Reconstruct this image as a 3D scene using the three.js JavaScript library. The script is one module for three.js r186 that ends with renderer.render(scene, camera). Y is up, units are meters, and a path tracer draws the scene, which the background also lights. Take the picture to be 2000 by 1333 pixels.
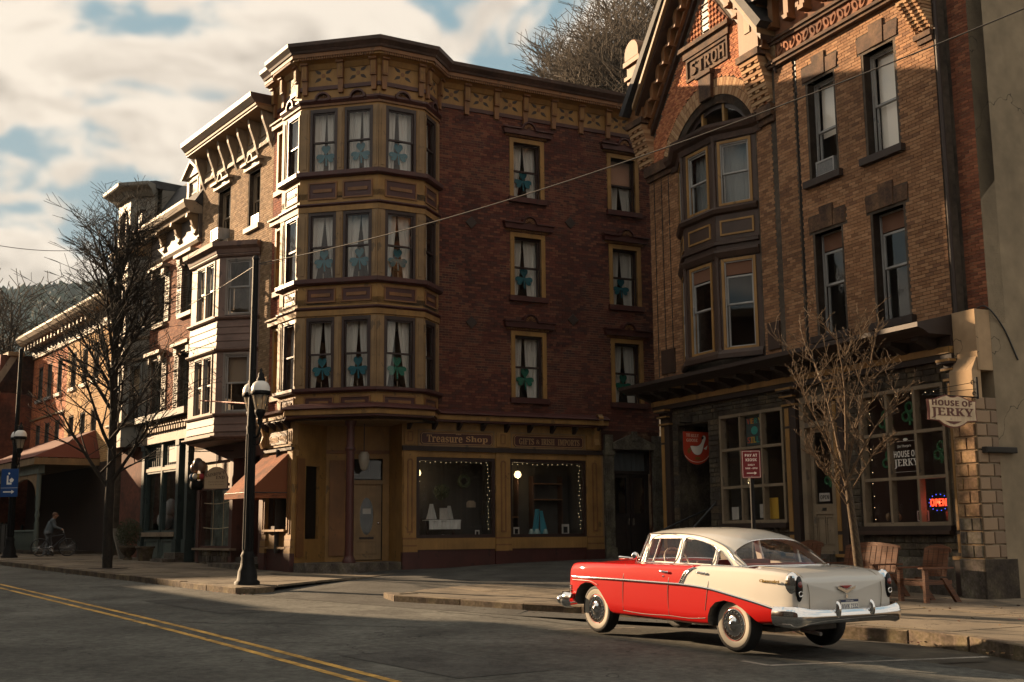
import * as THREE from 'three';
import { mergeGeometries } from 'three/addons/utils/BufferGeometryUtils.js';
import { MarchingCubes } from 'three/addons/objects/MarchingCubes.js';
import { FontLoader } from 'three/addons/loaders/FontLoader.js';
import { mergeVertices } from 'three/addons/utils/BufferGeometryUtils.js';
import { Brush, Evaluator, SUBTRACTION } from 'three-bvh-csg';

// ---------- camera, sky, sun, exposure ----------
const scene = new THREE.Scene();
const EYE = 1.52, FPX = 2303.06, PITCH = THREE.MathUtils.degToRad(9.2575), ROLL = THREE.MathUtils.degToRad(0.4906);
const camera = new THREE.PerspectiveCamera(2 * Math.atan(666.5 / FPX) * 180 / Math.PI, 1024 / 682, 0.1, 6000);
camera.position.set(0, EYE, 0);
camera.rotation.order = 'YXZ';
camera.rotation.set(PITCH, 0, -ROLL);
const SUN = new THREE.Vector3(-0.807, 0.285, -0.523).normalize();
const sun = new THREE.DirectionalLight(new THREE.Color().setRGB(1, 0.70, 0.42), 5);
sun.position.copy(SUN).multiplyScalar(160); sun.target.position.set(-4, 4, -30); sun.position.add(sun.target.position);
sun.castShadow = true; sun.shadow.mapSize.set(4096, 4096); sun.shadow.radius = 1;
Object.assign(sun.shadow.camera, { left: -60, right: 60, top: 60, bottom: -60, near: 1, far: 400 });
scene.add(sun, sun.target);
const EXPOSURE = 2.7, SKYK = 0.345;      // the photograph is exposed for the sky and the low sun; sky and sun in proportion

// ---------- random and noise ----------
let seed = 7;
const rnd = () => { seed |= 0; seed = seed + 0x6D2B79F5 | 0; let t = Math.imul(seed ^ seed >>> 15, 1 | seed); t = t + Math.imul(t ^ t >>> 7, 61 | t) ^ t; return ((t ^ t >>> 14) >>> 0) / 4294967296; };
const rr = (a, b) => a + (b - a) * rnd();
const hash = (x, y, s = 0) => { let h = Math.imul(x | 0, 374761393) + Math.imul(y | 0, 668265263) + Math.imul(s | 0, 982451653); h = Math.imul(h ^ h >>> 13, 1274126177); return ((h ^ h >>> 16) >>> 0) / 4294967296; };
const sm = t => t * t * (3 - 2 * t), clamp = (x, a = 0, b = 1) => Math.min(b, Math.max(a, x));
const sst = (a, b, x) => sm(clamp((x - a) / (b - a)));
function vnoise(x, y, per, s) {          // value noise, periodic with per
  const xi = Math.floor(x), yi = Math.floor(y), fx = sm(x - xi), fy = sm(y - yi), w = n => per ? ((n % per) + per) % per : n;
  const a = hash(w(xi), w(yi), s), b = hash(w(xi + 1), w(yi), s), c = hash(w(xi), w(yi + 1), s), d = hash(w(xi + 1), w(yi + 1), s);
  return a + (b - a) * fx + (c - a) * fy + (a - b - c + d) * fx * fy;
}
function fbm(x, y, oct = 5, per = 0, s = 1) { let v = 0, a = .5, f = 1, n = 0; for (let i = 0; i < oct; i++) { v += a * vnoise(x * f, y * f, per * f, s + i); n += a; a *= .5; f *= 2; } return v / n; }

// ---------- the sky: air and broken cloud ----------
{
  const w = 2048, h = 1024, d = new Float32Array(w * h * 4);
  for (let j = 0; j < h; j++) for (let i = 0; i < w; i++) {
    const ph = ((i + .5) / w - .5) * 2 * Math.PI, th = ((j + .5) / h - .5) * Math.PI;
    const y = Math.sin(th), x = Math.cos(th) * Math.cos(ph), z = Math.cos(th) * Math.sin(ph);
    let c;
    if (y > -0.02) {
      const k = 1 / (Math.max(y, 0) + .22), px = x * k * 3.6 + 4.1, pz = z * k * 3.6 + 2.7;
      const wx = px + .7 * fbm(px * 1.1 + 7, pz * 1.1, 4, 0, 31), wz = pz + .7 * fbm(px * 1.1, pz * 1.1 + 9, 4, 0, 41);
      const n = fbm(wx * 1.3 + 3.3, wz * 1.3 + 1.2, 8, 0, 3), n2 = fbm(wx * 4.6 + 13, wz * 4.6, 7, 0, 17), n3 = fbm(wx * 1.3 + 3.3 + .10, wz * 1.3 + 1.2 + .07, 6, 0, 3);
      const cov = sst(.29, .425, n + .30 * (n2 - .5)), shade = clamp(.30 + 3.6 * (n3 - n) + 1.7 * (n2 - .5) + .8 * (n - .55));
      const hz = Math.exp(-Math.max(y, 0) * 6.5);
      const blue = [.27 + .36 * hz, .43 + .22 * hz, .51 + .09 * hz];
      const lit = [1.0, .885, .75], dark = [.60, .53, .455];
      c = blue.map((b, q) => { const cl = lit[q] + (dark[q] - lit[q]) * shade; return b + (cl - b) * cov * (1 - .25 * hz); });
      const cosS = x * SUN.x + y * SUN.y + z * SUN.z, g = Math.exp((cosS - 1) * 5) * .16; c[0] += g; c[1] += g * .8; c[2] += g * .55;
    } else c = [.10, .09, .08];
    const o = (j * w + i) * 4; d[o] = c[0] * SKYK; d[o + 1] = c[1] * SKYK; d[o + 2] = c[2] * SKYK; d[o + 3] = 1;
  }
  const t = new THREE.DataTexture(d, w, h, THREE.RGBAFormat, THREE.FloatType);
  t.mapping = THREE.EquirectangularReflectionMapping; t.magFilter = t.minFilter = THREE.LinearFilter; t.needsUpdate = true;
  scene.background = t; scene.environment = t;
}

// ---------- pixel rays of the photograph (2000 x 1333), ground, walls ----------
const CAM = new THREE.Vector3(0, EYE, 0);
const camQ = new THREE.Quaternion().setFromEuler(new THREE.Euler(PITCH, 0, -ROLL, 'YXZ'));
const V = (x, y, z) => new THREE.Vector3(x, y, z);
const ray = (px, py) => V(px - 1000, -(py - 666.5), -FPX).applyQuaternion(camQ).normalize();
const SLOPE = .018, LD = V(-.582, 0, -.813), GP0 = V(2.73, 0, -17.15);
const G = (x, z) => SLOPE * ((x - GP0.x) * LD.x + (z - GP0.z) * LD.z);       // the street climbs 1.8 % away to the left
function gp(px, py, off = 0) { const d = ray(px, py), a = d.y - SLOPE * d.dot(LD), b = SLOPE * CAM.clone().sub(GP0).dot(LD) + off - EYE; return CAM.clone().addScaledVector(d, b / a); }
class Frame {                                  // a vertical plane: u along, v = height, d = outwards
  constructor(x, z, az) {
    const a = az * Math.PI / 180; this.az = az; this.o = V(x, 0, z); this.D = V(Math.cos(a), 0, Math.sin(a)); this.N = V(-Math.sin(a), 0, Math.cos(a));
    this.m = new THREE.Matrix4().makeBasis(this.D, V(0, 1, 0), this.N).setPosition(x, 0, z);
  }
  p(u, v = 0, d = 0) { return V(u, v, d).applyMatrix4(this.m); }
  off(d, u = 0) { const q = this.p(u, 0, d); return new Frame(q.x, q.z, this.az); }
  at(u, d, az) { const q = this.p(u, 0, d); return new Frame(q.x, q.z, az); }
  uv(px, py, d0 = 0) { const d = ray(px, py), o = this.p(0, 0, d0), t = o.clone().sub(CAM).dot(this.N) / d.dot(this.N), q = CAM.clone().addScaledVector(d, t); return [q.clone().sub(this.o).dot(this.D), q.y]; }
}

// ---------- objects ----------
const taken = new Map(), bases = new WeakMap(), ZERO = V(0, 0, 0);
const numbered = n => { const k = taken.get(n) || 0; taken.set(n, k + 1); return k ? n + '_' + String(k).padStart(3, '0') : n; };
function thing(name, label, category, base, group, kind) {
  const o = new THREE.Group(); o.name = numbered(name); o.position.copy(base); bases.set(o, base.clone()); scene.add(o);
  if (label) o.userData.label = label; if (category) o.userData.category = category; if (group) o.userData.group = group; if (kind) o.userData.kind = kind;
  return o;
}
function clean(g) {
  if (g.index) g = g.toNonIndexed();
  for (const k of Object.keys(g.attributes)) if (!['position', 'normal', 'uv', 'color'].includes(k)) g.deleteAttribute(k);
  if (!g.attributes.normal) g.computeVertexNormals();
  if (!g.attributes.uv) { const n = g.attributes.position.count; g.setAttribute('uv', new THREE.BufferAttribute(new Float32Array(n * 2), 2)); }
  g.morphAttributes = {}; return g;
}
function part(parent, name, geos, mat, label, kind) {      // geometries in world coordinates -> one mesh under its parent
  let list = (Array.isArray(geos) ? geos.flat(9) : [geos]).filter(Boolean).map(clean);
  if (!list.length) return null;
  if (list.some(g => g.attributes.color)) list.forEach(g => { if (!g.attributes.color) { const n = g.attributes.position.count; g.setAttribute('color', new THREE.BufferAttribute(new Float32Array(n * 3).fill(1), 3)); } });
  const g = list.length > 1 ? mergeGeometries(list) : list[0];
  const b = bases.get(parent); if (b) g.translate(-b.x, -b.y, -b.z);
  const m = new THREE.Mesh(g, mat); m.name = name; m.castShadow = m.receiveShadow = true; parent.add(m);
  if (b) bases.set(m, b);
  if (label) m.userData.label = label; if (kind) m.userData.kind = kind;
  return m;
}
function solo(name, label, category, base, geos, mat, group, kind) {   // a thing that is one mesh
  let list = (Array.isArray(geos) ? geos.flat(9) : [geos]).filter(Boolean).map(clean);
  const g = list.length > 1 ? mergeGeometries(list) : list[0]; g.translate(-base.x, -base.y, -base.z);
  const m = new THREE.Mesh(g, mat); m.name = numbered(name); m.position.copy(base); m.castShadow = m.receiveShadow = true; scene.add(m); bases.set(m, base.clone());
  if (label) m.userData.label = label; if (category) m.userData.category = category; if (group) m.userData.group = group; if (kind) m.userData.kind = kind;
  return m;
}
const struct = (name, geos, mat) => solo(name, null, null, V(0, 0, 0), geos, mat, null, 'structure');

// ---------- geometry ----------
function box0(x0, x1, y0, y1, z0, z1) {            // box with uv in metres
  if (x0 > x1) [x0, x1] = [x1, x0]; if (y0 > y1) [y0, y1] = [y1, y0]; if (z0 > z1) [z0, z1] = [z1, z0];
  const P = [], N = [], U = [];
  const q = (a, b, c, d, n, f) => { for (const k of [a, b, c, a, c, d]) { P.push(...k); N.push(...n); U.push(...f(k)); } };
  const xy = k => [k[0], k[1]], zy = k => [k[2], k[1]], xz = k => [k[0], k[2]];
  q([x0, y0, z1], [x1, y0, z1], [x1, y1, z1], [x0, y1, z1], [0, 0, 1], xy); q([x1, y0, z0], [x0, y0, z0], [x0, y1, z0], [x1, y1, z0], [0, 0, -1], xy);
  q([x1, y0, z1], [x1, y0, z0], [x1, y1, z0], [x1, y1, z1], [1, 0, 0], zy); q([x0, y0, z0], [x0, y0, z1], [x0, y1, z1], [x0, y1, z0], [-1, 0, 0], zy);
  q([x0, y1, z1], [x1, y1, z1], [x1, y1, z0], [x0, y1, z0], [0, 1, 0], xz); q([x0, y0, z0], [x1, y0, z0], [x1, y0, z1], [x0, y0, z1], [0, -1, 0], xz);
  return geo(P, N, U);
}
function geo(P, N, U) { const g = new THREE.BufferGeometry(); g.setAttribute('position', new THREE.Float32BufferAttribute(P, 3)); if (U) g.setAttribute('uv', new THREE.Float32BufferAttribute(U, 2)); if (N) g.setAttribute('normal', new THREE.Float32BufferAttribute(N, 3)); else g.computeVertexNormals(); return g; }
const bx = (F, u0, u1, v0, v1, d0, d1) => box0(u0, u1, v0, v1, d0, d1).applyMatrix4(F.m);
function shape(pts, holes = []) { const s = new THREE.Shape(pts.map(p => new THREE.Vector2(p[0], p[1]))); for (const h of holes) s.holes.push(new THREE.Path(h.map(p => new THREE.Vector2(p[0], p[1])))); return s; }
const rectP = (u0, u1, v0, v1) => [[u0, v0], [u1, v0], [u1, v1], [u0, v1]];
function ext(F, pts, d0, d1, holes = [], bev = 0) { const g = new THREE.ExtrudeGeometry(shape(pts, holes), { depth: d1 - d0 - 2 * bev, bevelEnabled: bev > 0, bevelSize: bev, bevelThickness: bev, bevelOffset: -bev, bevelSegments: 1, curveSegments: 12 }); g.translate(0, 0, d0 + bev); return clean(g).applyMatrix4(F.m); }
const rect4 = (u0, u1, v0, v1, w) => [bxq(u0, u1, v1 - w, v1), bxq(u0, u1, v0, v0 + w), bxq(u0, u0 + w, v0 + w, v1 - w), bxq(u1 - w, u1, v0 + w, v1 - w)];
const bxq = (a, b, c, d) => [a, b, c, d];
const frameBars = (F, u0, u1, v0, v1, w, d0, d1) => rect4(u0, u1, v0, v1, w).map(r => bx(F, r[0], r[1], r[2], r[3], d0, d1));
function sweep(path, prof, closed = false) {       // path: [x,z] plan points, outside on the side of each segment's (-dz... ) normal; prof: closed polygon [out, v]
  const n = path.length, M = [];
  const nor = (a, b) => { const dx = b[0] - a[0], dz = b[1] - a[1], l = Math.hypot(dx, dz); return [-dz / l, dx / l]; };
  for (let i = 0; i < n; i++) { const a = i > 0 ? nor(path[i - 1], path[i]) : null, b = i < n - 1 ? nor(path[i], path[i + 1]) : null; if (a && b) { const s = [a[0] + b[0], a[1] + b[1]], k = 2 / (s[0] * s[0] + s[1] * s[1]); M.push([s[0] * k, s[1] * k]); } else M.push(a || b); }
  const P = [], U = []; let run = 0;
  const pt = (i, k) => [path[i][0] + M[i][0] * prof[k][0], prof[k][1], path[i][1] + M[i][1] * prof[k][0]];
  for (let i = 0; i < n - 1; i++) {
    const len = Math.hypot(path[i + 1][0] - path[i][0], path[i + 1][1] - path[i][1]); let w = 0;
    for (let k = 0; k < prof.length; k++) {
      const k2 = (k + 1) % prof.length, s = Math.hypot(prof[k2][0] - prof[k][0], prof[k2][1] - prof[k][1]);
      const a = pt(i, k), b = pt(i + 1, k), c = pt(i + 1, k2), d = pt(i, k2);
      P.push(...a, ...b, ...c, ...a, ...c, ...d); U.push(run, w, run + len, w, run + len, w + s, run, w, run + len, w + s, run, w + s); w += s;
    }
    run += len;
  }
  const cont = prof.map(p => new THREE.Vector2(p[0], p[1])), tris = THREE.ShapeUtils.triangulateShape(cont, []);
  for (const i of [0, n - 1]) for (const t of tris) for (const k of (i ? t : [...t].reverse())) { P.push(...pt(i, k)); U.push(prof[k][0], prof[k][1]); }
  return geo(P, null, U);
}
const FP = (F, u, d = 0) => { const q = F.p(u, 0, d); return [q.x, q.z]; };
function tube(a, b, r0, r1 = r0, seg = 8) { const d = b.clone().sub(a), l = d.length(); const g = new THREE.CylinderGeometry(r1, r0, l, seg, 1); g.applyQuaternion(new THREE.Quaternion().setFromUnitVectors(V(0, 1, 0), d.divideScalar(l))); const m = a.clone().add(b).multiplyScalar(.5); return clean(g.translate(m.x, m.y, m.z)); }
const lathe = (pts, x, z, seg = 16) => clean(new THREE.LatheGeometry(pts.map(p => new THREE.Vector2(p[0], p[1])), seg).translate(x, 0, z));
const sph = (x, y, z, r, sy = 1, seg = 12) => clean(new THREE.SphereGeometry(r, seg, Math.max(6, seg * .7 | 0)).scale(1, sy, 1).translate(x, y, z));
const wire = (pts, r, seg = 40) => clean(new THREE.TubeGeometry(new THREE.CatmullRomCurve3(pts), seg, r, 5));
const sheet = (pts, lift = 0, gf = G) => {      // ground polygon [x,z], fanned, following the street's slope
  const tris = THREE.ShapeUtils.triangulateShape(pts.map(p => new THREE.Vector2(p[0], p[1])), []), P = [], U = [];
  for (const t of tris) { const q = t.map(k => pts[k]); const ar = (q[1][0] - q[0][0]) * (q[2][1] - q[0][1]) - (q[2][0] - q[0][0]) * (q[1][1] - q[0][1]); if (ar > 0) q.reverse(); for (const k of q) { P.push(k[0], gf(k[0], k[1]) + lift, k[1]); U.push(k[0], k[1]); } }
  return geo(P, null, U);
};

// ---------- textures ----------
const TEX = [];
function tex(n, fn, srgb, size) { const d = new Uint8Array(n * n * 4); for (let j = 0; j < n; j++) for (let i = 0; i < n; i++) { const c = fn(i / n, j / n), o = (j * n + i) * 4; for (let k = 0; k < 3; k++) d[o + k] = clamp(Array.isArray(c) ? c[k] : c) * 255; d[o + 3] = 255; } const t = new THREE.DataTexture(d, n, n); t.wrapS = t.wrapT = THREE.RepeatWrapping; t.magFilter = THREE.LinearFilter; t.minFilter = THREE.LinearMipmapLinearFilter; t.generateMipmaps = true; if (srgb) t.colorSpace = THREE.SRGBColorSpace; t.repeat.set(1 / size, 1 / size); t.needsUpdate = true; TEX.push(t); return t; }
const re = (t, s, sy = s) => { const c = t.clone(); c.repeat.set(1 / s, 1 / sy); c.needsUpdate = true; return c; };
const T = {
  blotch: tex(512, (x, y) => { const a = fbm(x * 4, y * 4, 6, 4, 5), b = fbm(x * 32, y * 32, 3, 32, 8); return .62 + .5 * (a - .3) + .25 * (b - .5); }, true, 3.1),
  grain: tex(256, (x, y) => fbm(x * 48, y * 48, 3, 48, 11), false, .5),
  peel: tex(512, (x, y) => { const a = fbm(x * 8, y * 8, 6, 8, 21), b = fbm(x * 6 + 3, y * 6, 4, 6, 22), s = fbm(x * 40, y * 4, 3, 0, 27); const p = .5 * sst(.70, .74, a) * sst(.5, .62, b); return [.86 + .25 * (b - .5) - .45 * p + .1 * (s - .5), .86 + .25 * (b - .5) - .42 * p + .1 * (s - .5), .86 + .25 * (b - .5) - .34 * p + .1 * (s - .5)]; }, true, 2.3),
  rough: tex(512, (x, y) => .45 + .5 * fbm(x * 10, y * 10, 5, 10, 33), false, 1.7),
  asphalt: tex(1024, (x, y) => { const g = hash(x * 1024, y * 1024, 5), f = fbm(x * 90, y * 90, 3, 90, 51), a = fbm(x * 6, y * 6, 6, 6, 52), cr = Math.abs(fbm(x * 5, y * 5, 5, 5, 57) - .5); const crack = cr < .0035 ? .55 : 1; const st = sst(.58, .70, fbm(x * 3 + 2, y * 3, 5, 3, 58)); return (.62 + .5 * (a - .5) + .35 * (f - .5) + .24 * (g - .5) - .16 * st) * crack; }, true, 7.3),
  asphaltB: tex(512, (x, y) => .5 * hash(x * 512, y * 512, 6) + .5 * fbm(x * 120, y * 120, 2, 120, 53), false, 1.3),
  concrete: tex(1024, (x, y) => { const a = fbm(x * 5, y * 5, 6, 5, 61), g = hash(x * 1024, y * 1024, 9), st = sst(.56, .7, fbm(x * 9 + 4, y * 9, 5, 9, 62)), cr = Math.abs(fbm(x * 3, y * 3, 6, 3, 67) - .5) < .0025 ? .5 : 1; const v = (.74 + .35 * (a - .5) + .14 * (g - .5) - .16 * st) * cr; return [v, v * .985, v * .955]; }, true, 4.1),
  wood: tex(512, (x, y) => { const s = fbm(x * 3, y * 60, 5, 0, 71), k = Math.sin((y * 34 + 3 * fbm(x * 2, y * 8, 3, 0, 72)) * 6.28) * .5 + .5; const v = .62 + .35 * (s - .5) + .12 * k; return [v, v * .93, v * .84]; }, true, 1.2),
  stone: tex(512, (x, y) => { const a = fbm(x * 6, y * 6, 6, 6, 81), b = fbm(x * 40, y * 40, 3, 40, 82); const v = .6 + .5 * (a - .5) + .3 * (b - .5); return [v, v * (.95 + .1 * (a - .5)), v * (.88 + .2 * (b - .5))]; }, true, 1.5),
  stucco: tex(1024, (x, y) => { const a = fbm(x * 4, y * 4, 6, 4, 91), b = fbm(x * 26, y * 26, 4, 26, 92), s = fbm(x * 14, y * 2, 4, 0, 93), cr = Math.abs(fbm(x * 2.5 + 5, y * 2.5, 6, 0, 94) - .5) < .0016 ? .6 : 1; const v = (.75 + .28 * (a - .5) + .16 * (b - .5) + .16 * (s - .5)) * cr; return [v, v * .98, v * .94]; }, true, 6.5),
  wear: tex(512, (x, y) => { const a = fbm(x * 12, y * 12, 6, 12, 121), b = fbm(x * 3, y * 3, 4, 3, 122); return sst(.30, .36, a * .75 + b * .35 - .02); }, false, 2.9),
  mortar: tex(512, (x, y) => { const p = sst(.50, .60, fbm(x * 5, y * 5, 6, 5, 101)); const g = .2 * (hash(x * 512, y * 512, 3) - .5); return [.30 + .38 * p + g * .5, .17 + .42 * p + g * .5, .12 + .36 * p + g * .5]; }, true, 5.7),
};
const col = (r, g, b) => new THREE.Color().setRGB(r, g, b);
function M(c, rough = .8, o = {}) {
  const m = new (o.clearcoat || o.transmission || o.sheen || o.specularIntensity !== undefined ? THREE.MeshPhysicalMaterial : THREE.MeshStandardMaterial)({ color: Array.isArray(c) ? col(...c) : c, roughness: rough, metalness: o.metal || 0 });
  for (const k of ['map', 'roughnessMap', 'bumpMap', 'bumpScale', 'clearcoat', 'clearcoatRoughness', 'transmission', 'thickness', 'ior', 'vertexColors', 'emissive', 'emissiveIntensity', 'side', 'sheen', 'alphaMap', 'alphaTest', 'transparent', 'emissiveMap', 'specularIntensity']) if (o[k] !== undefined) m[k] = o[k];
  return m;
}
const paint = (c, rough = .62) => M(c.map(q => q * .72), rough, { map: T.peel, bumpMap: T.grain, bumpScale: .0015 });
const stoneM = (c, rough = .9) => M(c, rough, { map: T.stone, bumpMap: T.rough, bumpScale: .008 });
const mats = {
  yellow: paint([.50, .27, .075]), tanTrim: paint([.40, .25, .115]), maroon: paint([.105, .026, .02], .5), brown: paint([.085, .042, .026], .55), dkbrown: paint([.05, .026, .018]), orange: paint([.34, .15, .05]),
  green: paint([.06, .10, .095]), greenL: paint([.20, .25, .22]), mauve: paint([.16, .085, .075]), cream: paint([.44, .335, .225]), white: paint([.70, .66, .60]), grey: paint([.22, .22, .21]), slate: M([.055, .055, .06], .7, { map: T.blotch, bumpMap: T.grain, bumpScale: .004 }),
  sashD: paint([.05, .022, .018], .45), sashW: paint([.55, .54, .52], .45), beige: paint([.38, .29, .19]),
  glass: M([1, 1, 1], .02, { transmission: 1, thickness: 0, ior: 1.5 }),
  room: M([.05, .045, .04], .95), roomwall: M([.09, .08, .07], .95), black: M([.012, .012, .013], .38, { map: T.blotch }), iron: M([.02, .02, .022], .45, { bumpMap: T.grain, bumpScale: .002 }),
  curtain: M([.60, .58, .53], .95, { transmission: .25, thickness: 0 }), lace: M([.36, .35, .32], .95, { transmission: .25, thickness: 0 }), shadeC: M([.84, .78, .68], .9), shadeB: M([.15, .07, .04], .9),
  mortarT: M([.55, .48, .42], .95, { map: T.mortar }), mortarS: M([.13, .10, .075], .95, { map: T.blotch }), mortarL: M([.20, .15, .105], .95, { map: T.blotch }),
  asphalt: M([.185, .188, .165], .92, { map: T.asphalt, bumpMap: T.asphaltB, bumpScale: .005 }), asphalt2: M([.12, .12, .108], .92, { map: re(T.asphalt, 3.7), bumpMap: T.asphaltB, bumpScale: .006 }), concrete: M([.30, .26, .2], .9, { map: T.concrete, bumpMap: T.grain, bumpScale: .003 }), kerb: M([.26, .22, .165], .92, { map: T.concrete, bumpMap: T.rough, bumpScale: .01 }),
  lineY: M([.88, .52, .11], .85, { map: re(T.blotch, 1.3), alphaMap: T.wear, alphaTest: .5 }), lineW: M([.50, .46, .40], .85, { map: re(T.blotch, 1.3), alphaMap: T.wear, alphaTest: .5 }),
  stoneD: stoneM([.155, .13, .10]), stoneT: stoneM([.70, .48, .29]), stoneG: stoneM([.30, .28, .25]), stucco: M([.44, .365, .265], .93, { map: T.stucco, bumpMap: T.rough, bumpScale: .006 }),
  terra: M([.42, .165, .075], .85, { map: T.blotch, bumpMap: T.rough, bumpScale: .01 }), brownstone: M([.24, .135, .08], .85, { map: T.stone, bumpMap: T.grain, bumpScale: .003 }), copper: M([.10, .055, .04], .55, { map: T.blotch }),
  wood: M([.24, .10, .046], .65, { map: T.wood, bumpMap: T.grain, bumpScale: .002 }), bark: M([.13, .10, .08], .95, { map: re(T.stone, .5), bumpMap: T.rough, bumpScale: .02 }), chrome: M([.86, .86, .86], .09, { metal: 1 }),
};

// ---------- masonry ----------
const toneCache = new Map();
function toneMat(key, c, rough = .9) { if (!toneCache.has(key)) toneCache.set(key, M(c, rough, { bumpMap: T.grain, bumpScale: .003 })); return toneCache.get(key); }
const brickVC = M([1, 1, 1], .9, { vertexColors: true, bumpMap: T.grain, bumpScale: .003 });
function bricks(parent, F, reg, holes, o = {}) {
  const L = o.L || .21, H = o.H || .066, J = o.J || .011, tones = o.tones, list = [], proud = o.proud || .009;
  for (let r = 0, v = reg.v0; v + H * .6 < reg.v1; r++, v += H + J) {
    const vc = v + H / 2, vt = Math.min(v + H, reg.v1);
    let iv = [[reg.u0, reg.u1]];
    for (const h of holes) if (vc > h[2] && vc < h[3]) iv = iv.flatMap(([a, b]) => h[1] <= a || h[0] >= b ? [[a, b]] : [[a, h[0]], [h[1], b]].filter(q => q[1] - q[0] > .03));
    const head = o.common && r % 6 === 5, LL = head ? L / 2 : L;
    for (const [a, b] of iv) {
      const sh = (r % 2) * LL / 2;
      for (let k = Math.floor((a - sh) / (LL + J)); ; k++) {
        let s = k * (LL + J) + sh, e = s + LL; if (s >= b) break; s = Math.max(s, a); e = Math.min(e, b); if (e - s < .03) continue;
        const uc = (s + e) / 2; if (o.inside && !o.inside(uc, vc)) continue;
        const q = hash(k + 991, r, o.seed || 3), big = fbm(uc * .55 + 20, vc * .55 + (o.seed || 3), 4, 0, 77);
        const ti = Math.floor(clamp(q * .85 + (big - .42) * .55, 0, .999) * tones.length);
        list.push({ s, e, v, vt, ti, d: proud * (.55 + .9 * hash(k, r, 9)), full: !head && e - s > L - .002 && vt - v > H - .002 });
      }
    }
  }
  const cam2 = CAM.clone(); list.forEach(b => { b.dist = F.p((b.s + b.e) / 2, b.v, 0).distanceTo(cam2); });
  const single = new Set();
  if (o.single) { [...list].filter(b => b.full && (!o.pick || o.pick((b.s + b.e) / 2, b.v))).sort((a, b) => a.dist - b.dist).slice(0, o.single).forEach(b => single.add(b)); }
  const P = [], N = [], U = [], C = [];
  for (const b of list) {
    if (single.has(b)) continue;
    const { s, e, v, vt, d } = b, c = tones[b.ti], f = (.86 + .28 * hash(s * 997 | 0, v * 991 | 0, 4)) * (.62 + .76 * fbm(s * .9 + 11, v * .35 + 5, 5, 0, 13 + (o.seed || 0)));
    const q = (A, n) => { for (const k of [A[0], A[1], A[2], A[0], A[2], A[3]]) { P.push(...k); N.push(...n); U.push(k[0], k[1]); C.push(c[0] * f, c[1] * f, c[2] * f); } };
    q([[s, v, d], [e, v, d], [e, vt, d], [s, vt, d]], [0, 0, 1]); q([[s, vt, d], [e, vt, d], [e, vt, -.004], [s, vt, -.004]], [0, 1, 0]); q([[s, v, -.004], [e, v, -.004], [e, v, d], [s, v, d]], [0, -1, 0]);
    q([[e, v, d], [e, v, -.004], [e, vt, -.004], [e, vt, d]], [1, 0, 0]); q([[s, v, -.004], [s, v, d], [s, vt, d], [s, vt, -.004]], [-1, 0, 0]);
  }
  if (P.length) { const g = geo(P, N, U); g.setAttribute('color', new THREE.Float32BufferAttribute(C, 3)); part(parent, 'brick_courses', g.applyMatrix4(F.m), brickVC, null, 'stuff'); }
  if (single.size) {
    const g = box0(-L / 2, L / 2, -H / 2, H / 2, -.004, proud), b0 = bases.get(parent);
    for (const b of single) { const m = new THREE.Mesh(g, toneMat((o.seed || 3) + '_' + b.ti, tones[b.ti])); m.name = 'brick'; m.position.copy(F.p((b.s + b.e) / 2, (b.v + b.vt) / 2, b.d - proud)).sub(b0); m.rotation.y = -F.az * Math.PI / 180; m.castShadow = m.receiveShadow = true; parent.add(m); }
  }
}
// ashlar / rubble: every stone a part
function stones(parent, F, reg, holes, mlist, o = {}) {
  let v = reg.v0, r = 0; const minH = o.h0 || .10, maxH = o.h1 || .2, minL = o.l0 || .2, maxL = o.l1 || .55, J = o.J || .012, nm = o.name || 'stone';
  while (v < reg.v1 - .03) {
    const h = Math.min(rr(minH, maxH), reg.v1 - v), vc = v + h / 2; let iv = [[reg.u0, reg.u1]];
    for (const k of holes) if (vc > k[2] && vc < k[3]) iv = iv.flatMap(([a, b]) => k[1] <= a || k[0] >= b ? [[a, b]] : [[a, k[0]], [k[1], b]].filter(q => q[1] - q[0] > .04));
    for (const [a, b] of iv) { let u = a; while (u < b - .03) { let l = rr(minL, maxL); if (b - u - l < minL * .6) l = b - u; const d = rr(o.d0 || .01, o.d1 || .03); part(parent, nm, ext(F, rectP(u + J / 2, u + l - J / 2, v + J / 2, v + h - J / 2), -.02, d, [], Math.min(.012, h * .15)), mlist[Math.floor(rnd() * mlist.length)]); u += l; } }
    v += h; r++;
  }
}
const quad = (F, u0, u1, v0, v1, d) => geo([[u0, v0, d], [u1, v0, d], [u1, v1, d], [u0, v0, d], [u1, v1, d], [u0, v1, d]].flat(), null, [u0, v0, u1, v0, u1, v1, u0, v0, u1, v1, u0, v1]).applyMatrix4(F.m);
function drape(F, left, right, v0, v1, d, amp = .018, nw = 16) {      // left(t), right(t): edges, t = 0 top .. 1 bottom
  const P = [], nx = 22, ny = 14, pt = (i, j) => { const t = j / ny, s = i / nx, a = left(t), b = right(t), u = a + (b - a) * s; return [u, v1 + (v0 - v1) * t, d + amp * Math.sin(s * nw + .8 * Math.sin(t * 3 + s * 5)) + amp * .5 * Math.sin(s * nw * 2.3 + 1)]; }; nw *= rr(.8, 1.25);
  for (let i = 0; i < nx; i++) for (let j = 0; j < ny; j++) { const a = pt(i, j), b = pt(i, j + 1), c = pt(i + 1, j + 1), e = pt(i + 1, j); P.push(...a, ...b, ...c, ...a, ...c, ...e); }
  return geo(P).applyMatrix4(F.m);
}
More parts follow.
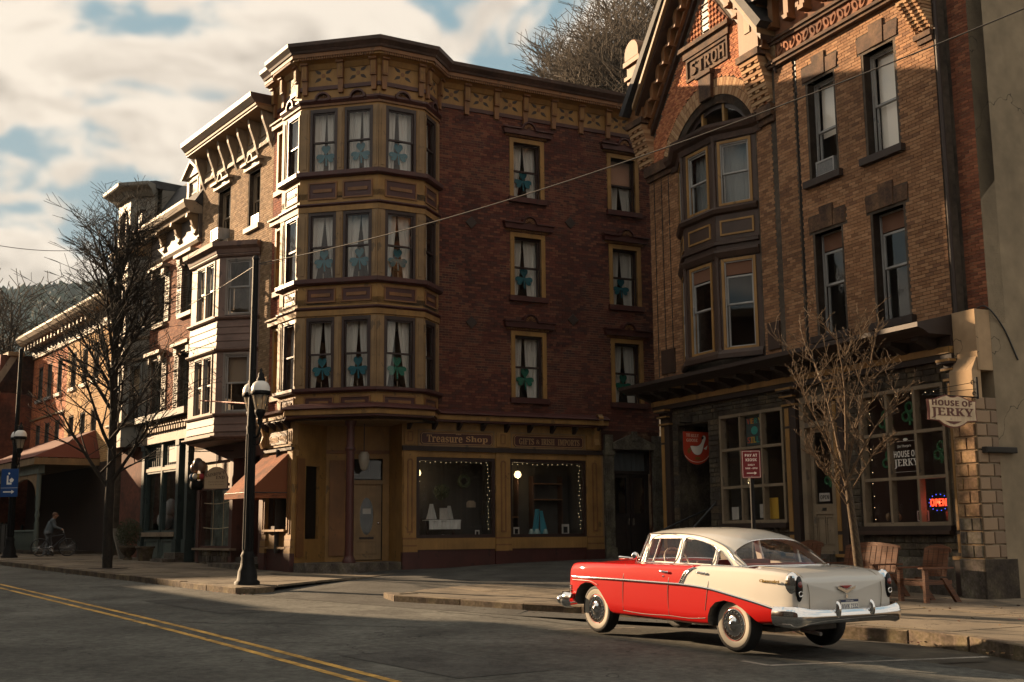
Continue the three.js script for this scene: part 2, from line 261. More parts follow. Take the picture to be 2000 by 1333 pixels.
// a sash window; the given rectangle is the outside of its casing
function win(B, F, u0, u1, v0, v1, o = {}) {
  const w = o.w ?? .12, mc = o.mc || mats.yellow, ms = o.ms || mats.sashD, dp = o.dp ?? .10, pr = o.pr ?? .035;
  const a = u0 + w, b = u1 - w, c = v0 + (o.wb ?? 0), e = v1 - (o.wt ?? w);
  const fr = []; fr.push(bx(F, u0, a, v0, v1, -dp - .06, pr), bx(F, b, u1, v0, v1, -dp - .06, pr), bx(F, a, b, e, v1, -dp - .06, pr)); if (o.wb) fr.push(bx(F, a, b, v0, c, -dp - .06, pr));
  const W = part(B, 'window', fr, mc);
  if (o.lip !== false) part(W, 'inner_moulding', [bx(F, a, a + .03, c, e, -dp, -dp + .05), bx(F, b - .03, b, c, e, -dp, -dp + .05), bx(F, a + .03, b - .03, e - .03, e, -dp, -dp + .05)], o.ml || ms);
  const mid = c + (e - c) * (o.mid ?? .5), s = o.sw || .05;
  const top = o.blank ? e - o.blank : e;
  if (o.blank) part(W, 'head_panel', bx(F, a + .02, b - .02, top, e - .01, -dp - .04, -dp + .005), mats.shadeB);
  part(W, 'upper_sash', frameBars(F, a + .03, b - .03, mid - s * .4, top - .03, s, -dp - .035, -dp), ms);
  part(W, 'lower_sash', frameBars(F, a + .03, b - .03, c, mid + s * .4, s, -dp - .075, -dp - .04), ms);
  part(W, 'pane', quad(F, a + .06, b - .06, mid, top - .05, -dp - .018), mats.glass); part(W, 'pane', quad(F, a + .06, b - .06, c + .03, mid, -dp - .058), mats.glass);
  const cu = (a + b) / 2 + rr(-.025, .025), hw = (b - a) / 2, cd = -dp - .22, cm = o.cm || mats.curtain;
  if (o.curtain === 'tied') { const g0 = (o.gap ?? .03) * rr(.6, 2), g1 = (o.gapB ?? .5) * rr(.75, 1.25), f = t => g0 + (g1 - g0) * Math.pow(t, o.pw || 1.5); part(W, 'curtain', drape(F, () => a + .01, t => cu - hw * f(t), c + .05, top - .02, cd), cm); part(W, 'curtain', drape(F, t => cu + hw * f(t), () => b - .01, c + .05, top - .02, cd), cm); }
  if (o.curtain === 'full') part(W, 'curtain', drape(F, () => a, () => b, c + .03, top - .02, cd, .014, 26), cm);
  if (o.curtain === 'half') part(W, 'curtain', drape(F, () => a, () => b, mid, top - .02, cd, .014, 26), cm);
  if (o.curtain === 'low') { part(W, 'curtain', drape(F, () => a, t => cu - hw * .03 - hw * .1 * t, c + .03, mid, cd, .012), cm); part(W, 'curtain', drape(F, t => cu + hw * (.03 + .3 * t), () => b, c + .03, mid, cd, .012), cm); }
  if (o.shade) part(W, 'roller_shade', bx(F, a + .04, b - .04, top - (top - c) * o.shade, top - .03, cd + .06, cd + .068), o.sm || mats.shadeC);
  return [a, b, c, e];
}
const slab = (F, pts, holes, d0, d1) => ext(F, pts, d0, d1, holes.map(h => rectP(h[0], h[1], h[2], h[3])));
// writing: canvas print on a flat board
function print(w, h, draw) { const c = document.createElement('canvas'); c.width = w; c.height = h; const g = c.getContext('2d'); draw(g, w, h); const t = new THREE.CanvasTexture(c); t.colorSpace = THREE.SRGBColorSpace; t.anisotropy = 8; return t; }
function face(F, u0, u1, v0, v1, d) { return geo([[u0, v0, d], [u1, v0, d], [u1, v1, d], [u0, v0, d], [u1, v1, d], [u0, v1, d]].flat(), null, [0, 0, 1, 0, 1, 1, 0, 0, 1, 1, 0, 1]).applyMatrix4(F.m); }
// flat letters cut as shapes
const fonts = {}; for (const n of ['sans_bold', 'serif_bold', 'sans_regular', 'serif_regular']) fonts[n] = await new FontLoader().loadAsync(`fonts/droid/droid_${n}.typeface.json`);
function letters(F, text, u0, u1, v0, h, d, depth, font = 'serif_bold') {
  const sh = fonts[font].generateShapes(text, h); const g = new THREE.ExtrudeGeometry(sh, { depth, bevelEnabled: false, curveSegments: 4 }); g.computeBoundingBox(); const bb = g.boundingBox;
  g.translate(-bb.min.x, -bb.min.y, 0); g.scale((u1 - u0) / (bb.max.x - bb.min.x), h / (bb.max.y - bb.min.y), 1); g.translate(u0, v0, d); return clean(g).applyMatrix4(F.m);
}

// ---------- ground, road, pavements ----------
const pxy = (l, off) => l.map(p => { const q = gp(p[0], p[1], off); return [q.x, q.z]; });
const KERB_H = .14;
struct('ground', (() => { const P = [], U = [], n = 40, s = 900; for (let i = 0; i < n; i++) for (let j = 0; j < n; j++) { const f = k => { const t = k / n * 2 - 1; return Math.sign(t) * t * t * s; }; const x0 = f(i), x1 = f(i + 1), z0 = f(j) - 60, z1 = f(j + 1) - 60; const y = (x, z) => G(clamp(x, -70, 50), clamp(z, -90, 40)) - .06; for (const [x, z] of [[x0, z0], [x0, z1], [x1, z1], [x0, z0], [x1, z1], [x1, z0]]) { P.push(x, y(x, z), z); U.push(x, z); } } return geo(P, null, U); })(), M([.10, .085, .06], .95, { map: T.blotch }));
// the far kerb (bottom edge), from far left to the lamp post
const kFar = [[-60, -96], [-34, -64.5], [-23.5, -49.2], [-17.4, -41], [-14.15, -36.9], [-11.4, -33.4], [-9.1, -30.5], [-7.15, -27.9], [-6.2, -26.75], [-5.75, -26.75], [-5.45, -27.4]];
// kerb round the pavement in front of the gabled building
const kIsl = pxy([[748, 1172], [769, 1178], [898, 1186], [1022, 1195], [1135, 1201]], 0).concat([[3.15, -19.75], [4.75, -18.15], [5.62, -17.3], [6.1, -16.3], [6.45, -14.9], [7.6, -11.5], [12, -3]]);
const road = struct('road', [sheet([[-75, -118], [-60, -96], [-34, -64.5], [-23.5, -49.2], [-17.4, -41], [-14.15, -36.9], [-11.4, -33.4], [-9.1, -30.5], [-7.15, -27.9], [-5.4, -26.0], [-2.6, -23.4], [0, -21.2], [3.3, -17.8], [8, -9], [16, 5], [2, 10], [-9, -7], [-21, -28], [-48, -72], [-84, -118]], 0)], mats.asphalt);
const alley = struct('alley_road', [sheet([[-7.15, -27.9], [-5.4, -26], [-2.6, -23.4], [0, -21.2], [3.2, -19.4], [4, -34], [13, -52], [9, -54], [-4.4, -33.2], [-5.4, -29.5]], .004, (x, z) => G(x, z) + .055 * Math.max(0, Math.min(1, (-z - 28) / 6)) * Math.max(0, (-z - 28)) * .6)], mats.asphalt2);
// pavement slabs: cut into slabs with joints, each a part
function paving(name, poly, o) {
  const P = struct(name, [sheet(poly, KERB_H - .035)], mats.asphalt2);
  const a = o.az * Math.PI / 180, D = [Math.cos(a), Math.sin(a)], N = [-Math.sin(a), Math.cos(a)], inP = (x, z) => { let c = false; for (let i = 0, j = poly.length - 1; i < poly.length; j = i++) { const [xi, zi] = poly[i], [xj, zj] = poly[j]; if ((zi > z) !== (zj > z) && x < (xj - xi) * (z - zi) / (zj - zi) + xi) c = !c; } return c; };
  const to = (s, t) => [o.x + D[0] * s + N[0] * t, o.z + D[1] * s + N[1] * t];
  const clip = (pg, f) => { const out = []; for (let i = 0; i < pg.length; i++) { const A = pg[i], B = pg[(i + 1) % pg.length], fa = f(A), fb = f(B); if (fa >= 0) out.push(A); if ((fa >= 0) !== (fb >= 0)) { const k = fa / (fa - fb); out.push([A[0] + (B[0] - A[0]) * k, A[1] + (B[1] - A[1]) * k]); } } return out; };
  for (let i = o.s0; i < o.s1; i++) for (let j = o.t0; j < o.t1; j++) {
    const g = .012, W = o.w, Hh = o.h; let sq = [[i * W + g, j * Hh + g], [(i + 1) * W - g, j * Hh + g], [(i + 1) * W - g, (j + 1) * Hh - g], [i * W + g, (j + 1) * Hh - g]].map(([s, t]) => to(s, t));
    let res = poly; // clip the polygon by the slab (slab is convex)
    const ar = (() => { let q = 0; for (let k = 0; k < 4; k++) { const A = sq[k], B = sq[(k + 1) % 4]; q += A[0] * B[1] - B[0] * A[1]; } return q; })();
    for (let k = 0; k < 4; k++) { const A = sq[k], B = sq[(k + 1) % 4]; res = clip(res, p => Math.sign(ar) * ((B[0] - A[0]) * (p[1] - A[1]) - (B[1] - A[1]) * (p[0] - A[0]))); if (!res.length) break; }
    if (res.length < 3) continue; let A2 = 0; for (let k = 0; k < res.length; k++) { const A = res[k], B = res[(k + 1) % res.length]; A2 += A[0] * B[1] - B[0] * A[1]; } if (Math.abs(A2) < .02) continue;
    const lift = KERB_H + rr(-.006, .006), top = sheet(res, lift), sides = []; for (let k = 0; k < res.length; k++) { const A = res[k], B = res[(k + 1) % res.length], yA = G(...A) + lift, yB = G(...B) + lift; sides.push(geo([A[0], yA, A[1], B[0], yB, B[1], B[0], yB - .05, B[1], A[0], yA, A[1], B[0], yB - .05, B[1], A[0], yA - .05, A[1]], null, [0, 0, 1, 0, 1, .05, 0, 0, 1, .05, 0, .05])); }
    part(P, 'paving_slab', [top, ...sides], o.mats[Math.floor(rnd() * o.mats.length)]);
  }
  return P;
}
const slabMats = [[.31, .255, .19], [.28, .235, .175], [.33, .275, .205], [.265, .22, .165]].map(c => M(c, .9, { map: T.concrete, bumpMap: T.grain, bumpScale: .004 }));
const inset = (pts, d) => pts.map((p, i) => { const a = pts[Math.max(0, i - 1)], b = pts[Math.min(pts.length - 1, i + 1)], dx = b[0] - a[0], dz = b[1] - a[1], l = Math.hypot(dx, dz); return [p[0] + dz / l * d, p[1] - dx / l * d]; });
// kerb stones, each a part of the kerb
function kerb(name, pts, w, mlist, len) {
  const K = struct(name, [sheet([...inset(pts, .02), ...inset(pts, w - .02).reverse()], KERB_H - .06)], mats.kerb);
  for (let i = 0; i < pts.length - 1; i++) {
    const A = pts[i], B = pts[i + 1], l = Math.hypot(B[0] - A[0], B[1] - A[1]), n = Math.max(1, Math.round(l / len)); if (l > 20) continue;
    const az = Math.atan2(B[1] - A[1], B[0] - A[0]) * 180 / Math.PI;
    for (let k = 0; k < n; k++) { const F = new Frame(A[0] + (B[0] - A[0]) * k / n, A[1] + (B[1] - A[1]) * k / n, az), L = l / n, y = G(F.o.x, F.o.z), y2 = G(A[0] + (B[0] - A[0]) * (k + 1) / n, A[1] + (B[1] - A[1]) * (k + 1) / n); const t = rr(-.012, .01), sx = rr(-.012, .012); const g = ext(F, [[.006, -.2], [L - .006, -.2], [L - .006, KERB_H + t], [.006, KERB_H + t]], -w, sx, [], .014); const pp = g.attributes.position; for (let q = 0; q < pp.count; q++) { const dx = (pp.getX(q) - F.o.x) * F.D.x + (pp.getZ(q) - F.o.z) * F.D.z; pp.setY(q, pp.getY(q) + y + (y2 - y) * dx / L); } part(K, 'kerb_stone', g, mlist[Math.floor(rnd() * mlist.length)]); }
  }
  return K;
}
const kerbMats = [[.27, .225, .165], [.23, .19, .145], [.31, .255, .18], [.22, .175, .12]].map(c => M(c.map(q => q * 1.25), .92, { map: T.stone, bumpMap: T.rough, bumpScale: .012 }));
const farIn = inset(kFar, .19), islIn = inset(kIsl, .19);
paving('left_pavement', [...farIn, [-5.0, -29.3], [-3.6, -32.1], [-2.2, -36.2], [1.7, -42.2], [3.9, -47], [-2, -50], [-40, -92]], { x: -6.44, z: -34.36, az: 54.4, w: 1.5, h: 1.5, s0: -40, s1: 8, t0: -10, t1: 8, mats: slabMats });
paving('right_pavement', [...islIn, [20, -10], [16, -22], [4, -36], [2.25, -33.8], [1.05, -32.3], [-.53, -28.45], [-1.97, -26.4], [-2.42, -24.6]], { x: 9.19, z: -24.16, az: 60, w: 1.55, h: 1.55, s0: -9, s1: 14, t0: -5, t1: 10, mats: slabMats });
kerb('far_kerb', kFar, .2, kerbMats, 1.6); kerb('near_kerb', kIsl, .2, kerbMats, 2.1);
// paint on the road
function stripe(pts, w, lift, m, name, gap) { const out = []; for (let i = 0; i < pts.length - 1; i++) { const [ax, az] = pts[i], [bx_, bz] = pts[i + 1], l = Math.hypot(bx_ - ax, bz - az), nx = -(bz - az) / l * w / 2, nz = (bx_ - ax) / l * w / 2; out.push(sheet([[ax + nx, az + nz], [bx_ + nx, bz + nz], [bx_ - nx, bz - nz], [ax - nx, az - nz]], lift)); } return struct(name, out, m); }
const yl = [[-42, -73.5], [-24, -46.6], [-13.05, -30.4], [-10.1, -26.1], [-6.86, -21.4], [-4.74, -18.25], [-3.34, -16.1], [-2.25, -14.4], [-1.25, -12.85], [2.5, -6.5]];
stripe(yl.map(p => [p[0] - .0, p[1]]), .11, .004, mats.lineY, 'yellow_line'); stripe(yl.map(p => [p[0] - .31 * .82, p[1] + .31 * .57]), .11, .004, mats.lineY, 'yellow_line');
stripe(pxy([[1450, 1292], [1503, 1301], [1930, 1284]], 0), .09, .004, mats.lineW, 'parking_line'); stripe(pxy([[1070, 1231], [1240, 1227]], 0), .08, .004, mats.lineW, 'parking_line');

// repairs in the carriageway and a drain
struct('road_patch', sheet([[-7.6, -24.6], [-5.2, -21.4], [-4.3, -22.0], [-6.7, -25.3]], .005), mats.asphalt2); struct('road_patch', sheet([[-2.2, -15.2], [-.6, -13.1], [.4, -13.8], [-1.2, -16.0]], .005), mats.asphalt2);
for (const [a, b] of [[[-9.5, -20.5], [-1.0, -19.0]], [[-4, -12], [4.2, -11.4]], [[-1.5, -22.1], [1.6, -18.9]]]) { const pts = [...Array(14).keys()].map(i => [a[0] + (b[0] - a[0]) * i / 13 + rr(-.12, .12), a[1] + (b[1] - a[1]) * i / 13 + rr(-.15, .15)]); stripe(pts, .035, .006, M([.035, .034, .032], .7), 'crack_sealant'); }
{ const q = gp(545, 1122, .14), F = new Frame(q.x, q.z, 54.4), g = []; const D = struct('drain_cover', sheet([FP(F, -.3, -.2), FP(F, .3, -.2), FP(F, .3, .2), FP(F, -.3, .2)], .152), mats.black); }

// ---------- the corner building with the yellow bay ----------
const FL = new Frame(-6.44, -34.36, 54.4), FT = new Frame(-3.29, -34.5, -27.3), FS = new Frame(9.19, -24.16, 64.5);
const V4 = [-2.22, -35.06], V3 = [-2.59, -33.96], V2 = [-3.87, -33.24], V1 = [-6.26, -33.79], V0 = [-7.0, -34.85];
const azOf = (a, b) => Math.atan2(b[1] - a[1], b[0] - a[0]) * 180 / Math.PI, lenOf = (a, b) => Math.hypot(b[0] - a[0], b[1] - a[1]);
const mkF = (a, b) => new Frame(a[0], a[1], azOf(a, b));
const teal = M([0, .085, .115], .7), greenS = M([.0, .11, .07], .7);
function shamrock(F, u, v, r, d, m, label) {
  const heart = (ang) => { const p = []; for (let i = 0; i < 22; i++) { const t = i / 22 * 2 * Math.PI, x = .8 * Math.pow(Math.sin(t), 3), y = (.8125 * Math.cos(t) - .3125 * Math.cos(2 * t) - .125 * Math.cos(3 * t) - .0625 * Math.cos(4 * t)) + .98; const c = Math.cos(ang), s = Math.sin(ang); p.push([u + (x * c - y * s) * r * .5, v + (x * s + y * c) * r * .5]); } return p; };
  const g = [heart(0), heart(2.05), heart(-2.05)].map((h, i) => ext(F, h, d + i * .002, d + .008 + i * .002)); g.push(ext(F, [[u - .02, v], [u + .02, v], [u + .05, v - r * .95], [u + .0, v - r * .95]], d, d + .008));
  solo('shamrock_cutout', label, 'shamrock', F.p(u, v, d), g, m, 'shamrock cutouts in the corner building windows');
}
const B1 = thing('corner_building', 'dark red brick corner building with tall yellow bay and bracketed cornice', 'building', FT.p(0, .4, 0));
{
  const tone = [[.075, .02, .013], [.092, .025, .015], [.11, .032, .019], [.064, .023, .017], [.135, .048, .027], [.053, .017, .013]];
  const win3 = [[5.65, 7.75], [8.87, 10.91], [12.07, 14.03]], cols = [[3.66, 4.91], [7.31, 8.55]];
  const holes = [];
  const bayF = [mkF(V0, V1), mkF(V1, V2), mkF(V2, V3), mkF(V3, V4)], bayL = [[V0, V1], [V1, V2], [V2, V3], [V3, V4]].map(q => lenOf(...q));
  const hood = (F, a, b, v) => { const c = (a + b) / 2, r = .23, up = []; for (let i = 0; i <= 10; i++) { const t = Math.PI * (1 - i / 10); up.push([c + Math.cos(t) * r, v + .30 + Math.sin(t) * r * .95]); }
    const W = part(B1, 'window_hood', [ext(F, [[a - .22, v + .12], [b + .22, v + .12], [b + .26, v + .30], ...[...up].reverse(), [a - .26, v + .30]], 0, .16), bx(F, a - .28, c - r, v + .29, v + .34, 0, .22), bx(F, c + r, b + .28, v + .29, v + .34, 0, .22), ext(F, [...up.map(p => [c + (p[0] - c) * 1.16, v + .30 + (p[1] - v - .30) * 1.2]), ...[...up].reverse()], 0, .22)], mats.maroon);
    part(W, 'fan_ornament', [...Array(7).keys()].map(i => { const t = Math.PI * (i + .5) / 7; return ext(F, [[c + Math.cos(t) * .05, v + .31 + Math.sin(t) * .05], [c + Math.cos(t - .16) * .17, v + .31 + Math.sin(t - .16) * .17], [c + Math.cos(t + .16) * .17, v + .31 + Math.sin(t + .16) * .17]], .155, .185); }), mats.orange);
    part(W, 'dentil_strip', [...Array(Math.floor((b - a + .3) / .06)).keys()].map(i => bx(F, a - .15 + i * .06, a - .12 + i * .06, v + .05, v + .12, 0, .08)), mats.orange); };
  let k = 0;
  for (const [c0, c1] of cols) for (const [a, b] of win3) {
    const right = c0 > 5, top = a > 12;
    holes.push(win(B1, FT, c0, c1, a, b, { w: .14, dp: .12, curtain: right && top ? 'low' : 'tied', cm: mats.curtain, gap: .05, gapB: .34, shade: right && top ? .5 : 0, sm: M([.42, .24, .16], .9) }));
    part(B1, 'window_sill', bx(FT, c0 - .06, c1 + .06, a - .17, a - .003, -.1, .12), mats.maroon); hood(FT, c0, c1, b - .02);
    if (!(right && top)) shamrock(FT, (c0 + c1) / 2 + .0, a + .66, .36, -.27, a < 6 ? greenS : teal, ['teal shamrock behind the pane, ', 'green shamrock behind the pane, '][a < 6 ? 1 : 0] + ['second floor', 'third floor', 'top floor'][win3.findIndex(q => q[0] === a)] + (right ? ' window nearest the alley end' : ' flat wall window beside bay'));
    k++;
  }
  // brick walls
  const wallT = part(B1, 'side_wall', slab(FT, [[1.15, 4.9], [6.85, 4.9], [6.85, .3], [9.12, .3], [9.12, 15.3], [1.15, 15.3]], [...holes, [7.28, 8.73, .7, 4.15]], -.3, 0), mats.mortarT);
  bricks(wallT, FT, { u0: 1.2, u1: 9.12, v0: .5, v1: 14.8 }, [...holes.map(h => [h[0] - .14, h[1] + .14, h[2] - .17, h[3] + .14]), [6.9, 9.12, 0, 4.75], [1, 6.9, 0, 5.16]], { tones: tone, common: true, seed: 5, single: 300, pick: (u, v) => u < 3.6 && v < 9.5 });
  const wallL = part(B1, 'street_wall', slab(FL, rectP(-1.72, -.55, 5, 15.3), [[-1.45, -.62, 5.75, 7.7], [-1.45, -.62, 8.95, 10.85], [-1.45, -.62, 12.1, 14]], -.3, 0), mats.mortarT);
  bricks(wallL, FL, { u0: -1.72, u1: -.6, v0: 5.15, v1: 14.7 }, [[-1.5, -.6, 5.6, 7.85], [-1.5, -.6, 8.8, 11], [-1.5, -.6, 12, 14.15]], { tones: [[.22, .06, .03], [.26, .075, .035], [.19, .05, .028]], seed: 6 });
  for (const [a, b] of win3) { win(B1, FL, -1.47, -.6, a, b, { w: .12, dp: .12 }); part(B1, 'window_sill', bx(FL, -1.55, -.6, a - .16, a - .003, -.1, .1), mats.tanTrim); part(B1, 'window_hood', [bx(FL, -1.62, -.56, b + .05, b + .2, 0, .16), bx(FL, -1.66, -.56, b + .2, b + .25, 0, .22)], mats.tanTrim); }
  // iron tie plates
  for (const [u, v] of [[2.3, 11.05], [5.85, 11.45], [2.3, 7.9], [5.9, 8.25]]) part(B1, 'tie_plate', ext(FT, [[u - .2, v], [u, v - .2], [u + .2, v], [u, v + .2]], .012, .045, [], .008), mats.dkbrown);
  // the bay
  const fw = [[[.31, 1.19]], [[.29, 1.16], [1.38, 2.27]], [[.23, 1.21]], [[.12, .93]]];
  const rows = [[5.66, 7.74], [8.86, 10.9], [12.1, 14.07]];
  const frontPath = [FP(FL, -1.72, 0), FP(FL, -.95, 0), V0, V1, V2, V3, V4, FP(FT, 9.12, 0)], bayPath = [V0, V1, V2, V3, V4];
  bayF.forEach((F, fi) => {
    const hs = fw[fi].flatMap(([a, b]) => rows.map(r => [a, b, r[0], r[1]]));
    part(B1, 'bay_wall', slab(F, rectP(0, bayL[fi], 4.95, 15.6), hs, -.14, 0), mats.yellow);
    fw[fi].forEach(([a, b], wi) => rows.forEach(([c, e], ri) => {
      win(B1, F, a, b, c, e, { w: .05, wt: .08, mc: mats.sashD, dp: .05, pr: .004, sw: .045, curtain: fi === 0 ? 'full' : 'tied', gap: .04, gapB: ri === 2 ? .22 : .55, pw: ri === 2 ? 1 : 1.3, cm: mats.curtain });
      if (fi === 1 || fi === 2) shamrock(F, (a + b) / 2, c + (ri === 2 ? .60 : .62), .35, -.2, ri === 0 ? (fi === 2 ? greenS : teal) : teal, (ri === 0 && fi === 2 ? 'green' : 'teal') + ' shamrock in bay window, ' + ['lowest', 'middle', 'top'][ri] + ' row, ' + (fi === 2 ? 'pane facing the red car' : wi ? 'pane beside the bay corner' : 'pane beside the sunlit face'));
      if (ri < 2 && fi > 0) part(B1, 'candle_light', tube(F.p((a + b) / 2, c + .06, -.16), F.p((a + b) / 2, c + .22, -.16), .012, .012, 6), mats.cream);
    }));
    // pilaster strips between windows, grooved
    const L = bayL[fi], ed = [0, ...fw[fi].flat(), L]; for (let q = 0; q < ed.length; q += 2) { const a = ed[q], b = ed[q + 1]; if (b - a < .08) continue; for (const [c, e] of rows) part(B1, 'pilaster', [bx(F, a + (q ? .02 : .0), b - (q + 2 < ed.length ? .02 : 0), c, e, 0, .025), bx(F, a + (b - a) * .3, b - (b - a) * .3, c + .12, e - .12, .025, .045)], mats.tanTrim); }
    // panel belts
    const wins = fw[fi]; for (const [c, e] of [[5.10, 5.40], [8.2, 8.58], [11.3, 11.77]]) for (const [a, b] of wins) { const Pn = part(B1, 'belt_panel', frameBars(F, a - .02, b + .02, c - .03, e + .03, .045, 0, .035), mats.orange); part(Pn, 'panel_field', bx(F, a + .025, b - .025, c + .015, e - .015, 0, .008), mats.maroon); part(Pn, 'panel_bar', bx(F, a + .14, b - .14, (c + e) / 2 - .05, (c + e) / 2 + .05, .008, .03), mats.orange); }
    // hood arches on the band over the top windows
    for (const [a, b] of wins) { const c = (a + b) / 2, r = .2, up = []; if (fi === 1 && a < 1) { } for (let i = 0; i <= 10; i++) { const t = Math.PI * (1 - i / 10); up.push([c + Math.cos(t) * r, 14.30 + Math.sin(t) * r]); } const H = part(B1, 'arch_hood', ext(F, [...up.map(p => [c + (p[0] - c) * 1.25, 14.30 + (p[1] - 14.30) * 1.3]), ...[...up].reverse()], 0, .17), mats.maroon); part(H, 'fan_ornament', [ext(F, up, .0, .03), ...[...Array(7).keys()].map(i => { const t = Math.PI * (i + .5) / 7; return ext(F, [[c + Math.cos(t) * .05, 14.31 + Math.sin(t) * .05], [c + Math.cos(t - .16) * .17, 14.31 + Math.sin(t - .16) * .17], [c + Math.cos(t + .16) * .17, 14.31 + Math.sin(t + .16) * .17]], .03, .06); })], mats.orange); }
  });
  const ring = (n, prof, m, path = bayPath) => part(B1, n, sweep(path, prof), m);
  for (const [c, e] of [[5.5, 5.66], [8.66, 8.86], [11.9, 12.1]]) ring('sill_course', [[0, c + .03], [.10, c + .03], [.16, c + .08], [.16, e], [0, e]], mats.maroon);
  for (const c of [7.94, 11.05]) { ring('string_course', [[0, c], [.05, c], [.10, c + .05], [.10, c + .09], [0, c + .09]], mats.maroon); ring('lower_moulding', [[0, c - .16], [.045, c - .16], [.045, c], [0, c]], mats.yellow); }
  ring('head_band', [[0, 14.22], [.06, 14.22], [.12, 14.3], [.12, 14.36], [0, 14.36]], mats.maroon); ring('head_dentils', [[0, 14.15], [.05, 14.15], [.05, 14.22], [0, 14.22]], mats.orange);
  // main cornice all round
  ring('frieze_band', [[0, 14.66], [.05, 14.66], [.05, 14.78], [0, 14.78]], mats.maroon, frontPath);
  ring('frieze', [[-.05, 14.78], [.03, 14.78], [.03, 15.42], [-.05, 15.42]], mats.yellow, frontPath);
  ring('soffit_cove', [[0, 15.3], [.06, 15.3], [.14, 15.45], [.34, 15.52], [.34, 15.58], [0, 15.58]], mats.yellow, frontPath);
  ring('dentil_moulding', [[0, 15.58], [.40, 15.58], [.40, 15.70], [0, 15.70]], mats.orange, frontPath);
  ring('crown_moulding', [[0, 15.70], [.44, 15.70], [.47, 15.76], [.58, 15.88], [.60, 15.98], [0, 15.99]], mats.copper, frontPath);
  for (let s = 0; s < frontPath.length - 1; s++) { const A = frontPath[s], Bp = frontPath[s + 1], F = mkF(A, Bp), L = lenOf(A, Bp), n = Math.floor(L / .075); part(B1, 'dentils', [...Array(n).keys()].map(i => bx(F, i * .075 + .02, i * .075 + .055, 15.50, 15.58, .30, .385)), mats.orange); }
  const bracket = (F, u) => { const Bk = part(B1, 'cornice_bracket', [ext(F, [[u - .09, 14.95], [u + .09, 14.95], [u + .09, 15.46], [u - .09, 15.46]], 0, .17), ext(F, [[u - .085, 14.95], [u - .07, 14.52], [u + .07, 14.52], [u + .085, 14.95]], 0, .11), bx(F, u - .12, u + .12, 15.42, 15.56, 0, .24)], mats.orange); part(Bk, 'flute', [-.045, .0, .045].map(k => bx(F, u + k - .013, u + k + .013, 15.0, 15.38, .17, .185)), mats.yellow); };
  const star = (F, u, w = .3) => { const v = 15.1, g = []; for (let i = 0; i < 4; i++) { const t = Math.PI / 4 + i * Math.PI / 2, c = Math.cos(t), s = Math.sin(t), q = (r, o) => [u + (c * r - s * o) * 1.25 * w / .3, v + (s * r + c * o) * .9]; g.push(ext(F, [q(.09, 0), q(.15, .05), q(.2, .045), q(.31, 0), q(.2, -.045), q(.15, -.05)], .03, .036)); } const St = part(B1, 'frieze_ornament', g[0], mats.dkbrown); g.slice(1).forEach(q => part(St, 'petal', q, mats.dkbrown)); part(St, 'rosette', ext(F, [...Array(10).keys()].map(i => { const t = i / 10 * 6.283; return [u + Math.cos(t) * .06, v + Math.sin(t) * .07]; }), .03, .042), mats.orange); };
  const brU = [...Array(7).keys()].map(i => 2.13 + i * 1.042); brU.forEach(u => bracket(FT, u)); for (let i = 0; i < 6; i++) star(FT, (brU[i] + brU[i + 1]) / 2); star(FT, 1.62);
  star(FT, 8.72, .22);
  bracket(bayF[1], .14); bracket(bayF[1], 1.27); bracket(bayF[1], 2.31); star(bayF[1], .7); star(bayF[1], 1.8); bracket(bayF[2], .13); bracket(bayF[2], 1.33); star(bayF[2], .74); bracket(bayF[3], .12); bracket(bayF[3], 1.05); star(bayF[3], .6, .22); bracket(bayF[0], .14); bracket(bayF[0], 1.16); star(bayF[0], .65, .24); bracket(FL, -1.6);
  // roof, back, rooms
  const far = FT.p(9.12, 0, -9), roofPts = [...frontPath, [far.x, far.z], FP(FL, -1.72, -11)];
  part(B1, 'roof', (() => { const s = shape(roofPts.map(p => [p[0], -p[1]])); const g = new THREE.ExtrudeGeometry(s, { depth: .2, bevelEnabled: false }); g.rotateX(-Math.PI / 2); g.translate(0, 15.75, 0); return g; })(), mats.slate);
  part(B1, 'end_wall', [bx(FT.at(9.12, 0, -27.3 - 90), 0, 9, .2, 15.7, -.3, -.02), bx(FL.at(-1.72, 0, 54.4 + 90), -11, 0, .2, 15.7, -.28, -.02)].concat([bx(mkF(FP(FL, -1.72, -11), [far.x, far.z]), 0, lenOf(FP(FL, -1.72, -11), [far.x, far.z]), .2, 15.7, -.3, 0)]), mats.mortarT);
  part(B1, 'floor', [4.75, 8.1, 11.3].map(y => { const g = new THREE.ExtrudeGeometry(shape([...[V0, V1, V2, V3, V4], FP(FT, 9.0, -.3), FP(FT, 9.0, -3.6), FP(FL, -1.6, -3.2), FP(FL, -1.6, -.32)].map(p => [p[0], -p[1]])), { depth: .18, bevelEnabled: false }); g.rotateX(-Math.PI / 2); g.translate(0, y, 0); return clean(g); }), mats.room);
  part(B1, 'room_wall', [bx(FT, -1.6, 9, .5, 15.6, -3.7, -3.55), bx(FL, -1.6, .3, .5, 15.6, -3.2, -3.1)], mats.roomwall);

  // ----- shop front -----
  const sf = (n, g, m) => part(B1, n, g, m);
  const Lq = FL.off(.12);                                  // street side of the shop front
  const uA = -1.62, uB = .42;
  const sfPath = [FP(FL, uA, .1), FP(FL, uB - .25, .12), V1.map((q, i) => q + [-.02, .3][i]), [V2[0], V2[1] + .28], [V3[0] + .12, V3[1] + .12], FP(FT, .9, .12), FP(FT, 6.95, .12)];
  sf('shop_cornice', sweep(sfPath, [[-.3, 5.02], [.30, 5.0], [.34, 5.03], [.26, 5.09], [.12, 5.16], [-.3, 5.24]]), mats.maroon);
  sf('cornice_strip', sweep(sfPath, [[-.3, 4.86], [.24, 4.86], [.24, 5.0], [-.3, 5.02]]), mats.yellow);
